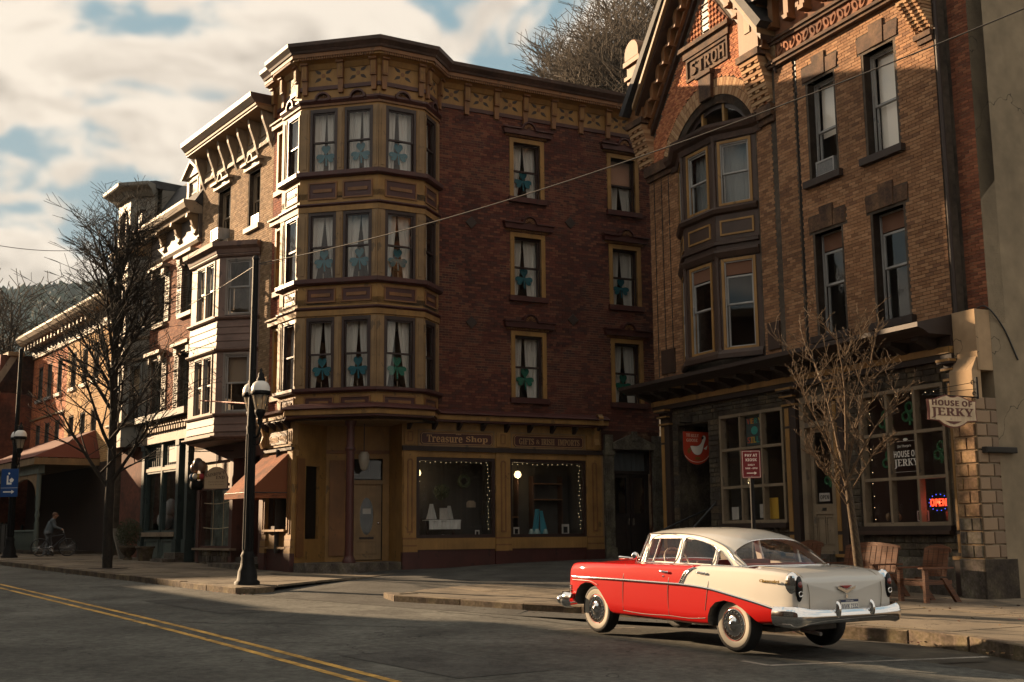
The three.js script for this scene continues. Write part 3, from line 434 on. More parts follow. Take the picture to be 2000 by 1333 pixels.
  sf('soffit', sweep(sfPath, [[-.9, 4.8], [.2, 4.8], [.2, 4.86], [-.9, 4.86]]), mats.maroon);
  const fasc = (F, a, b) => sf('fascia', bx(F, a, b, 4.08, 4.8, -.12, 0), mats.yellow);
  fasc(FT, .05, 6.88); sf('dark_moulding', [bx(FT, .05, 6.88, 3.94, 4.02, 0, .09), bx(FT, .05, 6.88, 4.02, 4.08, 0, .05)], mats.dkbrown); sf('header', bx(FT, .05, 6.88, 3.76, 3.94, -.14, .0), mats.yellow);
  const bk = (F, u, m = mats.dkbrown) => sf('shop_bracket', ext(F.at(u, 0, F.az - 90), [[0, 4.8], [0, 4.55], [-.08, 4.6], [-.26, 4.74], [-.28, 4.8]].map(p => [p[0], p[1]]), -.05, .05), m);
  for (let i = 0; i < 9; i++) bk(FT, .25 + i * .8); for (let i = 0; i < 4; i++) bk(Lq, uA + .2 + i * .5);
  const pil = (F, a, b, base) => { const p = sf('shop_pilaster', [bx(F, a, b, 1.0, 3.94, -.05, .05), bx(F, a - .03, b + .03, 1.0, 1.16, -.02, .09), bx(F, a - .03, b + .03, 1.2, 1.36, -.02, .08)], mats.yellow); part(p, 'pilaster_bead', ext(F, (() => { const c = (a + b) / 2, w = .09, q = [[c - w, 1.55], [c + w, 1.55]]; for (let i = 0; i <= 6; i++) { const t = Math.PI * i / 6; q.push([c + Math.cos(t) * w, 3.62 + Math.sin(t) * w]); } return q; })(), .05, .075, [(() => { const c = (a + b) / 2, w = .05, q = [[c - w, 1.6], [c + w, 1.6]]; for (let i = 0; i <= 6; i++) { const t = Math.PI * i / 6; q.push([c + Math.cos(t) * w, 3.62 + Math.sin(t) * w]); } return q; })()]), mats.orange); part(p, 'base_strip', [bx(F, a - .02, b + .02, 1.16, 1.2, -.01, .07), bx(F, a - .02, b + .02, 1.36, 1.41, -.01, .07)], mats.orange); sf('plinth_block', bx(F, a - .04, b + .04, .3, 1.0, -.05, .1), mats.maroon); sf('frieze_block', [bx(F, a + .02, b - .02, 4.12, 4.55, 0, .05)], mats.yellow); sf('frieze_inset', frameBars(F, (a + b) / 2 - .085, (a + b) / 2 + .085, 4.2, 4.5, .03, .05, .065), mats.orange); };
  for (const [a, b] of [[.09, .49], [3.1, 3.58], [6.3, 6.84]]) pil(FT, a, b);
  sf('stall_riser', [bx(FT, .49, 6.3, .3, 1.06, -.1, .0)], mats.maroon); sf('riser_board', [bx(FT, .49, 3.1, 1.06, 1.39, -.12, .03), bx(FT, 3.58, 6.3, 1.06, 1.39, -.12, .03)], mats.yellow);
  const display = (F, a, b, c, e, dp = -.08) => { const w = part(B1, 'display_window', frameBars(F, a, b, c, e, .1, dp - .06, dp + .05), mats.sashD); part(w, 'pane', quad(F, a + .09, b - .09, c + .09, e - .09, dp), mats.glass); return w; };
  display(FT, .52, 3.1, 1.39, 3.76); display(FT, 3.58, 6.3, 1.39, 3.76);
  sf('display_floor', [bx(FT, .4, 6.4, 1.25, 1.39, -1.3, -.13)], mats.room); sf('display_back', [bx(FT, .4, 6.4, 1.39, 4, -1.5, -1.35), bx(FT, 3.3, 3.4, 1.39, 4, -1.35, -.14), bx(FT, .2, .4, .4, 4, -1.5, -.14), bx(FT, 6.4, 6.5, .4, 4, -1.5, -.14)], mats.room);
  // sign boards with the shop's lettering
  const gold = M([.42, .25, .11], .6);
  const board = (F, a, b, c, e) => { const k = .07, oct = (g) => [[a + k + g * .4, c + g], [b - k - g * .4, c + g], [b - g, c + k + g * .4], [b - g, e - k - g * .4], [b - k - g * .4, e - g], [a + k + g * .4, e - g], [a + g, e - k - g * .4], [a + g, c + k + g * .4]]; const s = part(B1, 'sign_board', ext(F, oct(0), 0, .03), mats.maroon); part(s, 'sign_border', ext(F, oct(.02), .03, .036, [oct(.035)]), gold); return s; };
  const s1 = board(FT, .62, 3.0, 4.13, 4.5), s2 = board(FT, 3.72, 6.2, 4.13, 4.5);
  part(s1, 'lettering', [letters(FT, 'Treasure', .82, 1.98, 4.2, .22, .031, .012), letters(FT, 'Shop', 2.1, 2.82, 4.18, .23, .031, .012), letters(FT, 'THE', 1.75, 1.95, 4.435, .04, .031, .01)], gold); part(s2, 'lettering', [letters(FT, 'GIFTS', 3.9, 4.42, 4.21, .19, .031, .012), letters(FT, '&', 4.5, 4.62, 4.23, .14, .031, .012, 'serif_regular'), letters(FT, 'IRISH', 4.68, 5.15, 4.21, .19, .031, .012), letters(FT, 'IMPORTS', 5.27, 6.05, 4.21, .19, .031, .012)], M([.30, .19, .09], .6));
  for (const [a, b] of [[.55, 3.06], [3.63, 6.27]]) sf('sign_frame', frameBars(FT, a, b, 4.085, 4.58, .04, 0, .03), mats.tanTrim);
  // scroll brackets at both ends
  for (const [F, u] of [[FT, 6.62], [Lq, uA + .05]]) sf('scroll_bracket', [ext(F.at(u, 0, F.az - 90), [[0, 4.85], [-.42, 4.85], [-.44, 5.1], [-.36, 5.2], [-.26, 5.12], [-.3, 4.98], [-.2, 4.7], [-.12, 4.45], [-.2, 4.25], [-.12, 4.08], [0, 4.1]], -.09, .09, [], .015)], mats.yellow);
  // stone doorway in the side wall
  const dS = M([.26, .25, .21], .85, { map: T.stone, bumpMap: T.grain, bumpScale: .003 });
  for (const a of [6.93, 8.78]) { const p = sf('stone_pilaster', [bx(FT, a, a + .34, 1.05, 3.95, 0, .12), bx(FT, a - .03, a + .37, .4, 1.05, 0, .17), bx(FT, a - .03, a + .37, 3.95, 4.1, 0, .16), bx(FT, a + .02, a + .32, 4.1, 4.6, 0, .12)], dS); part(p, 'fluting', [0, 1, 2, 3].map(i => bx(FT, a + .045 + i * .07, a + .085 + i * .07, 1.12, 3.9, .12, .14)), dS); }
  sf('pediment', [bx(FT, 7.2, 8.82, 4.14, 4.34, 0, .2), ext(FT, [[7.25, 4.34], [8.78, 4.34], [8.02, 4.66]], 0, .16), bx(FT, 7.93, 8.1, 4.42, 4.72, .14, .24)], dS);
  const wood2 = M([.035, .022, .018], .55, { map: T.blotch });
  sf('transom_frame', frameBars(FT, 7.28, 8.74, 3.38, 4.15, .09, -.2, -.05), wood2); sf('transom_pane', quad(FT, 7.36, 8.66, 3.46, 4.07, -.12), mats.glass); sf('transom_curtain', drape(FT, () => 7.36, () => 8.66, 3.47, 4.06, -.25, .012, 40), M([.10, .12, .13], .9));
  for (const [a, b] of [[7.3, 7.99], [8.02, 8.72]]) { const d = sf('entrance_door', [...frameBars(FT, a, b, .7, 3.38, .13, -.2, -.13), bx(FT, a + .13, b - .13, .83, 2.0, -.19, -.15), bx(FT, a + .13, b - .13, 2.0, 2.12, -.2, -.13)], wood2); part(d, 'door_pane', quad(FT, a + .13, b - .13, 2.12, 3.25, -.16), mats.glass); part(d, 'door_handle', bx(FT, a < 8 ? b - .1 : a + .05, a < 8 ? b - .05 : a + .1, 1.75, 1.95, -.13, -.08), mats.chrome); }
  sf('room_behind_door', bx(FT, 7.0, 9.0, .5, 4.4, -2.2, -2.1), mats.room); sf('door_step', bx(FT, 7.25, 8.78, .3, .7, -.3, .35), mats.stoneG);

  // street side: window under the awning
  fasc(Lq, uA, uB); sf('dark_moulding', [bx(Lq, uA, uB, 3.94, 4.02, 0, .09)], mats.dkbrown); sf('header', bx(Lq, uA, uB, 3.76, 3.94, -.14, 0), mats.yellow);
  for (const [a, b] of [[uA, uA + .3], [uB - .34, uB]]) pil(Lq, a, b);
  sf('stall_riser', bx(Lq, uA + .3, uB - .34, .3, 1.15, -.1, .02), mats.maroon); sf('riser_board', [bx(Lq, uA + .3, uB - .34, 1.15, 1.62, -.1, .0), bx(Lq, uA + .25, uB - .3, 1.62, 1.68, -.12, .14), bx(Lq, uA + .25, uB - .3, 1.12, 1.18, -.1, .1)], mats.yellow);
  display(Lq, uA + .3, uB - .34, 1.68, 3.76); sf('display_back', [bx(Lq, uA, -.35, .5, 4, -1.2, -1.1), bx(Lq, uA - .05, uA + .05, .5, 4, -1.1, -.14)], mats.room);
  const s3 = board(Lq, uA + .34, uB - .42, 4.15, 4.52); part(s3, 'lettering', [letters(Lq, 'Treasure', uA + .42, uA + 1.02, 4.22, .2, .031, .012), letters(Lq, 'Shop', uA + 1.08, uB - .5, 4.22, .2, .031, .012)], gold);
  // awning, part of the shop front
  const aw = M([.40, .125, .045], .9, { map: re(T.blotch, 1.7), bumpMap: T.grain, bumpScale: .003, side: THREE.DoubleSide });
  { const a = uA + .02, b = uB - .28, q = (u, v, d) => { const w = Lq.p(u, v, d); return [w.x, w.y, w.z]; }; const A = q(a, 3.86, .03), Bq = q(b, 3.86, .03), C = q(b, 2.72, 1.25), D = q(a, 2.72, 1.25), C2 = q(b, 2.56, 1.25), D2 = q(a, 2.56, 1.25), Bw = q(b, 2.72, .03), Aw = q(a, 2.72, .03), Bw2 = q(b, 2.56, .03), Aw2 = q(a, 2.56, .03);
    const quad4 = (a, b, c, d) => geo([...a, ...b, ...c, ...a, ...c, ...d], null, [0, 0, 2, 0, 2, 1.6, 0, 0, 2, 1.6, 0, 1.6]); const Aw0 = part(B1, 'awning', [quad4(D, C, Bq, A), quad4(D2, C2, C, D), geo([...C, ...Bw, ...Bq]), geo([...A, ...Aw, ...D]), quad4(C2, Bw2, Bw, C), quad4(Aw2, D2, D, Aw)], aw, 'faded orange cloth awning'); part(Aw0, 'awning_frame', [tube(Lq.p(a, 2.72, 1.24), Lq.p(b, 2.72, 1.24), .015), tube(Lq.p(b, 2.72, 0), Lq.p(b, 2.72, 1.24), .015), tube(Lq.p(a, 2.72, 0), Lq.p(a, 2.72, 1.24), .015)], mats.iron); }
  // corner porch: recessed door, side light, column, steps
  const c0 = FP(Lq, uB, -.02), c3 = FP(FT, .07, 0), c1 = [-5.55, -35.15], c2 = [-3.72, -35.55], Fd = mkF(c1, c2), Ls = lenOf(c1, c2);
  const Fl = mkF(c0, c1), Ll = lenOf(c0, c1), Fr = mkF(c2, c3), Lr = lenOf(c2, c3);
  sf('porch_wall', [slab(Fl, rectP(0, Ll, .4, 4.8), [[.5, Ll - .3, 1.4, 3.5]], -.12, 0), bx(Fr, 0, Lr, .4, 4.8, -.12, 0), slab(Fd, rectP(0, Ls, .4, 4.8), [[.75, 1.68, .75, 3.75]], -.12, 0)], mats.yellow);
  sf('side_light', quad(Fl, .5, Ll - .3, 1.4, 3.5, -.06), mats.glass); sf('porch_pilaster', [bx(Fl, .1, .4, .9, 3.7, 0, .05), bx(Fd, .1, .55, .9, 3.7, 0, .05), bx(Fd, 0, Ls, 3.9, 4.0, 0, .06)], mats.orange); sf('side_room', bx(Fl, .2, Ll, 1, 4, -.9, -.85), mats.room);
  const door = sf('shop_door', [ext(Fd, rectP(.78, 1.65, .78, 3.0), -.1, -.05, [[...Array(24).keys()].map(i => { const t = i / 24 * 6.283; return [1.215 + Math.cos(t) * .2, 2.05 + Math.sin(t) * .55]; })]), bx(Fd, .75, 1.68, 3.0, 3.12, -.12, .02), ...frameBars(Fd, .9, 1.53, .95, 1.35, .04, -.05, -.03)], mats.tanTrim, 'painted door with oval light'); part(door, 'oval_light', clean(new THREE.ShapeGeometry(shape([...Array(24).keys()].map(i => { const t = i / 24 * 6.283; return [1.215 + Math.cos(t) * .21, 2.05 + Math.sin(t) * .56]; })))).translate(0, 0, -.082).applyMatrix4(Fd.m), mats.glass); part(door, 'door_knob', sph(...Fd.p(1.56, 1.85, 0).toArray(), .035), mats.chrome); part(door, 'letter_slot', bx(Fd, 1.0, 1.43, 1.38, 1.44, -.05, -.03), mats.dkbrown);
  part(door, 'notice', bx(Fd, 1.1, 1.34, 2.12, 2.28, -.078, -.074), mats.white); sf('door_transom', quad(Fd, .8, 1.63, 3.15, 3.7, -.06), mats.glass); sf('hall', [bx(Fd, -.5, 2.6, .5, 4.6, -1.6, -1.5)], mats.room);
  sf('porch_ceiling', (() => { const g = new THREE.ExtrudeGeometry(shape([c0, c1, c2, c3, [V3[0], V3[1]], V2, V1].map(p => [p[0], -p[1]])), { depth: .1, bevelEnabled: false }); g.rotateX(-Math.PI / 2); g.translate(0, 4.72, 0); return g; })(), mats.tanTrim);
  const colP = [-4.62, -33.55]; const cl = sf('porch_column', [lathe([[.19, .72], [.19, .8], [.15, .86], [.125, .95], [.115, 3.85], [.15, 3.88], [.15, 3.94], [.115, 3.98], [.11, 4.55], [.16, 4.62], [.17, 4.72]], ...colP, 14)], mats.maroon, 'slim maroon iron column');
  const stp = (k, y0, y1) => { const g = new THREE.ExtrudeGeometry(shape([c0, c1, c2, c3, [c3[0] - .35, c3[1] + .3 + k], [colP[0] + .35, colP[1] + .32 + k], [colP[0] - .25, colP[1] + .3 + k], [c0[0] + .45, c0[1] + .45]].map(p => [p[0], -p[1]])), { depth: y1 - y0, bevelEnabled: false }); g.rotateX(-Math.PI / 2); g.translate(0, y0, 0); return g; };
  sf('porch_step', stp(0, .2, .73), mats.stoneG);
  const gl = [-4.35, -34.5]; const lampG = M([.5, .46, .38], .4, { transmission: .4, thickness: 0 });
  sf('porch_lantern', [lathe([[.02, 3.35], [.1, 3.4], [.15, 3.6], [.16, 3.8], [.1, 3.9]], ...gl, 12)], lampG); sf('lantern_rod', tube(V(gl[0], 3.88, gl[1]), V(gl[0], 4.73, gl[1]), .015), mats.iron);
}

// ---------- the gabled brick building on the right ----------
const B2 = thing('gabled_building', 'brown brick gabled building with oriel window, stone shop front and plaster side wall', 'building', FS.p(-5.5, .2, 0));
{
  const tone = [[.23, .115, .054], [.26, .132, .063], [.29, .15, .073], [.205, .10, .047], [.31, .168, .085], [.17, .083, .042]];
  const P = (n, g, m, l) => part(B2, n, g, m, l);
  const GL = -11.55, GM = -5.62, CX = -8.3, holes = [], vs = 5.95;
  // windows of the right-hand part
  const W2 = [[-4.24, -3.15], [-2.24, -1.13]];
  const wo = { w: .07, mc: mats.brown, ms: mats.sashW, dp: .26, pr: -.02, sw: .05 };
  for (const [a, b] of W2) {
    const left = a < -3;
    holes.push(win(B2, FS, a, b, 9.98, 12.54, { ...wo, shade: left ? .55 : .97, curtain: null }));
    holes.push(win(B2, FS, a, b, 6.12, 8.7, { ...wo, blank: .42, shade: 0 }));
    for (const v of [12.54, 8.7]) { const lin = [[a - .09, b + .09, v, v + .38]]; const c = (a + b) / 2; P('lintel_stone', ext(FS, [[a - .08, v], [c - .22, v], [c - .24, v + .38], [a - .13, v + .36]], -.1, .03, [], .006), mats.brownstone); P('lintel_keystone', ext(FS, [[c - .215, v], [c + .215, v], [c + .235, v + .56], [c - .235, v + .56]], -.1, .05, [], .006), mats.brownstone); P('lintel_stone', ext(FS, [[c + .22, v], [b + .08, v], [b + .13, v + .36], [c + .24, v + .38]], -.1, .03, [], .006), mats.brownstone); }
    for (const v of [9.98, 6.12]) P('window_sill', bx(FS, a - .12, b + .12, v - .17, v - .003, -.15, .14), mats.dkbrown);
  }
  const hB = holes.map(h => [h[0] - .07, h[1] + .07, h[2] - .17, h[3] + .07]); const lin = W2.flatMap(([a, b]) => [12.54, 8.7].flatMap(v => [[a - .12, b + .12, v - .05, v + .38], [(a + b) / 2 - .24, (a + b) / 2 + .24, v, v + .56]]));
  const wallR = P('main_wall', slab(FS, rectP(GM, 0, 5.4, 16.5), holes, -.35, 0), mats.mortarS);
  bricks(wallR, FS, { u0: -4.56, u1: 0, v0: vs, v1: 13.32 }, [...hB, ...lin], { tones: tone, seed: 21, single: 300, pick: (u, v) => u > -1.2 && v < 12 });
  // pilaster strips with grooves
  const pl = FS.off(.045);
  P('pilaster_core', bx(FS, -5.38, -4.6, 5.95, 12.42, 0, .045), mats.mortarS); bricks(wallR, pl, { u0: -5.36, u1: -4.62, v0: vs, v1: 13.3 }, [], { tones: tone, seed: 22 });
  // gable part: wall with the arch, the oriel opening
  const apex = [CX, 17.15], arc = (r, a0, a1, n, cv = 11.37) => [...Array(n + 1).keys()].map(i => { const t = a0 + (a1 - a0) * i / n; return [CX + Math.cos(t) * r, cv + Math.sin(t) * r]; });
  const lun = [...arc(1.95, .58, Math.PI - .58, 20)];
  const oriel = [-9.6, -6.6];
  const gw = P('gable_wall', ext(FS, [[GL, 5.4], [GM, 5.4], [GM, 13.6], apex, [GL, 13.6]], -.35, 0, [lun, rectP(-9.4, -6.7, 6.2, 8.62), rectP(-9.4, -6.7, 10.1, 11.9)]), mats.mortarS);
  const gb = (a, b, v0, v1, f, sd) => bricks(gw, FS, { u0: a, u1: b, v0, v1 }, [[-10.0, -6.25, 5.9, 12.3]], { tones: tone, seed: sd, inside: f });
  gb(GL, GM, vs, 12.2, (u) => !(u > -10.9 && u < -10.84), 23);
  const terr = [[.36, .13, .055], [.42, .16, .07], [.30, .10, .045], [.46, .19, .085], [.26, .085, .04]];
  const inGable = (u, v) => v < 17.0 - 1.3 * Math.abs(u - CX), outArch = (u, v) => Math.hypot(u - CX, v - 11.37) > 2.68;
  bricks(gw, FS, { u0: GL, u1: GM, v0: 12.25, v1: 16.9 }, [[-9.36, -7.25, 14.32, 15.42], [-8.68, -8.02, 13.5, 14.36]], { tones: terr, seed: 24, H: .05, L: .11, J: .008, proud: .022, inside: (u, v) => inGable(u, v) && outArch(u, v) && v < 15.4 });
  // arch rings of rowlock bricks
  const ringB = (r0, r1, n, d, names) => { const A = P('arch_ring', ext(FS, [...arc(r1, .47, Math.PI - .47, 30), ...arc(r0, .47, Math.PI - .47, 30).reverse()], -.1, d - .012), mats.mortarS); for (let i = 0; i < n; i++) { const t0 = .47 + (Math.PI - .94) * (i + .08) / n, t1 = .47 + (Math.PI - .94) * (i + .92) / n; const q = (r, t) => [CX + Math.cos(t) * r, 11.37 + Math.sin(t) * r]; part(A, 'arch_brick', ext(FS, [q(r0 + .006, t0), q(r1 - .006, t0), q(r1 - .006, t1), q(r0 + .006, t1)], d - .02, d + rr(-.003, .004)), toneMat('arch' + (i * 7 % 5), [[.34, .20, .10], [.40, .25, .13], [.30, .165, .08], [.26, .14, .07], [.43, .27, .15]][i * 7 % 5])); } };
  ringB(2.42, 2.66, 84, .03); ringB(2.18, 2.42, 78, .03); P('arch_soffit_ring', ext(FS, [...arc(2.18, .5, Math.PI - .5, 30), ...arc(1.95, .56, Math.PI - .56, 30).reverse()], -.15, .0), mats.brownstone);
  P('arch_keystone', [ext(FS, [[-8.6, 13.5], [-8.06, 13.5], [-8.02, 14.2], [-8.64, 14.2]], -.1, .14, [], .01)], mats.brownstone); P('keystone_cap', ext(FS, rectP(-8.7, -7.96, 14.2, 14.3), 0, .2, [], .01), mats.brownstone);
  // lunette window
  P('lunette_frame', ext(FS, lun, -.2, -.1, [arc(1.82, .66, Math.PI - .66, 20).map(p => [p[0], p[1]])]), mats.sashD); P('lunette_mullion', [bx(FS, -8.85, -8.75, 12.3, 13.25, -.2, -.08), bx(FS, -7.85, -7.75, 12.3, 13.25, -.2, -.08)], mats.yellow); P('lunette_pane', quad(FS, -9.9, -6.7, 12.3, 13.35, -.15), mats.glass);
  // plaque with the builder's name
  const pq = P('name_plaque', [...frameBars(FS, -9.31, -7.29, 14.35, 15.02, .07, 0, .07), bx(FS, -9.24, -7.36, 14.42, 14.95, 0, .02)], mats.brownstone); part(pq, 'raised_letter', letters(FS, 'S', -9.1, -8.82, 14.49, .38, .02, .05, 'sans_bold'), mats.brownstone);
  'TROH'.split('').forEach((c, i) => part(pq, 'raised_letter', letters(FS, c, -8.73 + i * .335, -8.45 + i * .335, 14.49, .38, .02, .05, 'sans_bold'), mats.brownstone));
  P('plaque_cap', [bx(FS, -9.42, -7.2, 15.05, 15.28, 0, .1), bx(FS, -9.55, -7.08, 15.28, 15.4, 0, .2)], mats.brownstone);
  // terracotta lattice and vent in the peak
  const lat = P('lattice_field', ext(FS, [[-9.45, 15.4], [-7.15, 15.4], [-8.3, 16.85]], .0, .02), M([.13, .05, .025], .9));
  for (let i = 0; i < 15; i++) for (let j = 0; j < 10; j++) { const u = -9.35 + i * .155 + .02, v = 15.48 + j * .15; if (v > 16.85 - 1.25 * Math.abs(u - CX) - .1 || (u > -8.5 && u < -8.1)) continue; part(lat, 'lattice_tile', [bx(FS, u - .062, u + .062, v - .025, v + .025, .02, .06), bx(FS, u - .022, u + .022, v - .062, v + .062, .02, .058)], toneMat('lat' + ((i + j) % 3), terr[(i + j) % 3 + 1])); }
  P('vent_slot', bx(FS, -8.47, -8.14, 15.42, 16.5, .02, .03), mats.black); for (let i = 0; i < 5; i++) P('vent_louvre', bx(FS, -8.46, -8.15, 15.55 + i * .2, 15.565 + i * .2, .03, .07), mats.brown);
  // raking cornice
  const rake = (s) => { const sl = 1.31, L = 3.75, q = (t, h) => [CX + s * (3.0 - t * (3.0 / L)), 13.35 + 3.93 * t / L + h]; const band = (h0, h1, d0, d1, n, m) => P(n, ext(FS, [q(-.1, h0), q(L, h0), q(L, h1), q(-.1, h1)].map(p => p), d0, d1), m); band(-.1, .12, 0, .12, 'rake_bead', mats.brown); band(.12, .24, 0, .22, 'rake_moulding', mats.orange); band(.24, .75, 0, .1, 'rake_frieze', mats.tanTrim); band(.75, .9, 0, .55, 'rake_crown', mats.brown); band(.9, 1.05, -.3, .66, 'rake_crown_top', mats.tanTrim); for (let i = 0; i < 9; i++) { const c = q(.25 + i * .42, .45); P('rake_block', [bx(FS, c[0] - .09, c[0] + .09, c[1] - .16, c[1] + .34, .1, .34), bx(FS, c[0] - .11, c[0] + .11, c[1] - .22, c[1] - .14, .1, .4)], mats.orange); } };
  rake(-1); rake(1);
  // gable buttresses with corbels
  const butt = (a, b, fin) => { P('buttress', [bx(FS, a, b, 13.9, 15.9, 0, .42), bx(FS, a - .05, b + .05, 15.3, 15.42, 0, .5), bx(FS, a - .07, b + .07, 15.75, 15.9, 0, .52)], mats.orange); P('buttress_inset', bx(FS, (a + b) / 2 - .12, (a + b) / 2 + .12, 14.45, 15.2, .42, .45), mats.tanTrim);
    const c = (a + b) / 2, r = (b - a) / 2 + .02; P('scroll_finial', ext(FS, [[c - r, 15.9], [c + r, 15.9], ...[...Array(11).keys()].map(i => { const t = Math.PI * i / 10; return [c + Math.cos(t) * r, 16.1 + Math.sin(t) * r]; })], -.1, .5, [], .03), mats.orange);
    P('corbel_shelf', [bx(FS, a - .06, b + .06, 13.72, 13.9, 0, .5)], mats.brownstone); for (let i = 0; i < 7; i++) { P('corbel_course', bx(FS, a + .02, b - .02, 13.6 - i * .17, 13.70 - i * .17, 0, .44 - i * .058), toneMat('arch' + (i % 5), [.34, .18, .09])); for (const k of [.0, .5, 1]) P('corbel_brick', bx(FS, a + .02 + (b - a - .2) * k, a + .18 + (b - a - .2) * k, 13.53 - i * .17, 13.6 - i * .17, 0, .42 - i * .058), toneMat('arch' + ((i + 2) % 5), [.34, .18, .09])); } };
  butt(-12.0, -11.2); butt(-6.32, -5.5);
  // upper entablature of the right-hand part
  P('entablature_moulding', [bx(FS, GM + .1, .1, 13.32, 13.40, 0, .16), bx(FS, GM + .1, .1, 13.40, 13.47, 0, .22), bx(FS, GM + .1, .1, 13.47, 13.53, 0, .14)], mats.brownstone); P('leaf_band', bx(FS, GM + .1, .1, 13.53, 13.92, 0, .06), mats.terra);
  for (let i = 0; i < 21; i++) { const u = -5.3 + i * .255, k = i % 2 ? 1 : -1; const pts = [...Array(12).keys()].map(j => { const t = j / 12 * 6.283; return [u + Math.cos(t) * .1 + k * .05 * Math.sin(t), 13.725 + Math.sin(t) * .15]; }); P('leaf_ornament', ext(FS, pts, .06, .1, [pts.map(p => [u + (p[0] - u) * .55 + .015, 13.725 + (p[1] - 13.725) * .55])], 0), mats.terra); }
  P('entablature_moulding', [bx(FS, GM + .1, .1, 13.92, 14.0, 0, .14), bx(FS, GM + .1, .1, 14.0, 14.07, 0, .2)], mats.brownstone); P('upper_frieze', bx(FS, GM + .1, .1, 14.07, 15.1, 0, .08), mats.terra);
  for (let i = 0; i < 9; i++) { const u = -5.1 + i * .62; P('modillion', [bx(FS, u - .09, u + .09, 14.35, 15.1, .08, .3), bx(FS, u - .11, u + .11, 14.28, 14.4, .08, .36)], mats.orange); if (i < 8) P('frieze_rosette', bx(FS, u + .25, u + .37, 14.5, 14.62, .08, .2), mats.orange); }
  P('top_cornice', [bx(FS, GM, .2, 15.1, 15.3, -.3, .6), bx(FS, GM, .2, 15.3, 15.45, -.3, .75)], mats.brown);
  // right-hand corbel on the wall
  for (let i = 0; i < 9; i++) { P('corbel_course', bx(FS, -.62 + i * .03, 0.0, 12.95 - i * .08, 13.01 - i * .08, 0, .42 - i * .042), toneMat('arch' + (i % 5), [.34, .18, .09])); for (const k of [0, 1, 2]) P('corbel_brick', bx(FS, -.6 + k * .22 + i * .02, -.5 + k * .22 + i * .01, 12.91 - i * .08, 12.96 - i * .08, 0, .44 - i * .042), toneMat('arch' + ((i + 1) % 5), [.34, .18, .09])); } P('corbel_drop', [bx(FS, -.5, 0, 12.12, 12.24, 0, .1), bx(FS, -.42, 0, 12.0, 12.1, 0, .06)], mats.brownstone);
  // the oriel
  const d0 = .6, oc = [[-9.95, 0], [-8.9, d0], [-7.38, d0], [-6.32, 0]].map(p => FP(FS, p[0], p[1])), oF = [mkF(oc[0], oc[1]), mkF(oc[1], oc[2]), mkF(oc[2], oc[3])], oL = [0, 1, 2].map(i => lenOf(oc[i], oc[i + 1]));
  const wr = [[.13, oL[0] - .12], [.24, 1.28], [.12, oL[2] - .13]];
  oF.forEach((F, i) => {
    const [a, b] = wr[i]; P('oriel_wall', slab(F, rectP(0, oL[i], 6.0, 12.2), [[a, b, 6.2, 8.62], [a, b, 10.08, 11.86]], -.1, 0), mats.brown);
    for (const [c, e, lo] of [[6.2, 8.62, 1], [10.08, 11.86, 0]]) win(B2, F, a, b, c, e, { w: .075, wb: .06, mc: mats.yellow, ms: mats.sashW, dp: .05, pr: .03, blank: lo ? .36 : 0, curtain: lo ? null : 'full', cm: M([.13, .15, .15], .9) , sw: .045 });
    const pn = P('oriel_panel', frameBars(F, a - .0, b + .0, 9.26, 9.68, .05, 0, .03), mats.yellow); part(pn, 'panel_field', bx(F, a + .05, b - .05, 9.31, 9.63, 0, .012), mats.brown);
  });
  oc.forEach((p, i) => { if (i < 1 || i > 2) return; for (const [c, e] of [[6.1, 8.7], [9.95, 12]]) P('oriel_colonnette', lathe([[.08, c], [.08, c + .12], [.055, c + .18], [.05, e - .25], [.085, e - .18], [.06, e - .12], [.1, e]], p[0], p[1], 10), mats.brown); });
  const op = [FP(FS, -10.3, 0), ...oc, FP(FS, -6.0, 0)];
  P('oriel_sill', sweep(oc, [[0, 5.95], [.1, 5.98], [.1, 6.1], [.04, 6.2], [0, 6.2]]), mats.brown); P('oriel_moulding', sweep(oc, [[0, 8.66], [.05, 8.66], [.12, 8.8], [.12, 8.86], [0, 8.9]]), mats.brown); P('oriel_moulding', sweep(oc, [[0, 9.0], [.08, 9.02], [.08, 9.1], [0, 9.14]]), mats.brown); P('oriel_moulding', sweep(oc, [[0, 9.84], [.1, 9.88], [.14, 9.98], [.06, 10.06], [0, 10.06]]), mats.brown);
  P('oriel_canopy', sweep(op, [[0, 11.9], [.06, 11.9], [.1, 12.05], [.22, 12.1], [.3, 12.22], [.32, 12.3], [0, 12.42]]), mats.copper);
  P('oriel_roof', (() => { const g = new THREE.ExtrudeGeometry(shape(oc.map(p => [p[0], -p[1]])), { depth: .1, bevelEnabled: false }); g.rotateX(-Math.PI / 2); g.translate(0, 12.25, 0); return g; })(), mats.slate);
  for (const [a, b] of [[GL, -10.2], [-6.1, -5.4]]) P('belt_course', [bx(FS, a, b, 11.95, 12.1, 0, .1), bx(FS, a, b, 12.1, 12.41, 0, .19)], mats.brownstone);
  for (const [a, b] of [[-6.1, -5.62], [-11.1, -10.4]]) P('quoin_block', bx(FS, a, b, 6.05, 6.75, 0, .05), mats.brown);
  for (const u of [-5.42, -4.6, -10.9, -10.52, -11.3]) P('expansion_joint', bx(FS, u, u + .04, 5.98, u === -4.6 ? 13.3 : 11.93, -.02, .013), mats.black);
  // corner downpipe and the brick end of the side wall
  P('downpipe', tube(FS.p(.06, 5.9, -.03), FS.p(.06, 13.2, -.03), .05), mats.dkbrown);
  const redT = [[.20, .065, .03], [.25, .085, .04], [.165, .055, .028], [.28, .105, .05]];
  const endw = P('end_strip', bx(FS, .0, .63, 5.7, 16.5, -.8, -.35), mats.mortarS); bricks(endw, FS.off(-.35), { u0: .1, u1: .63, v0: 6.0, v1: 13.6 }, [], { tones: redT, seed: 29, H: .062, L: .2 });
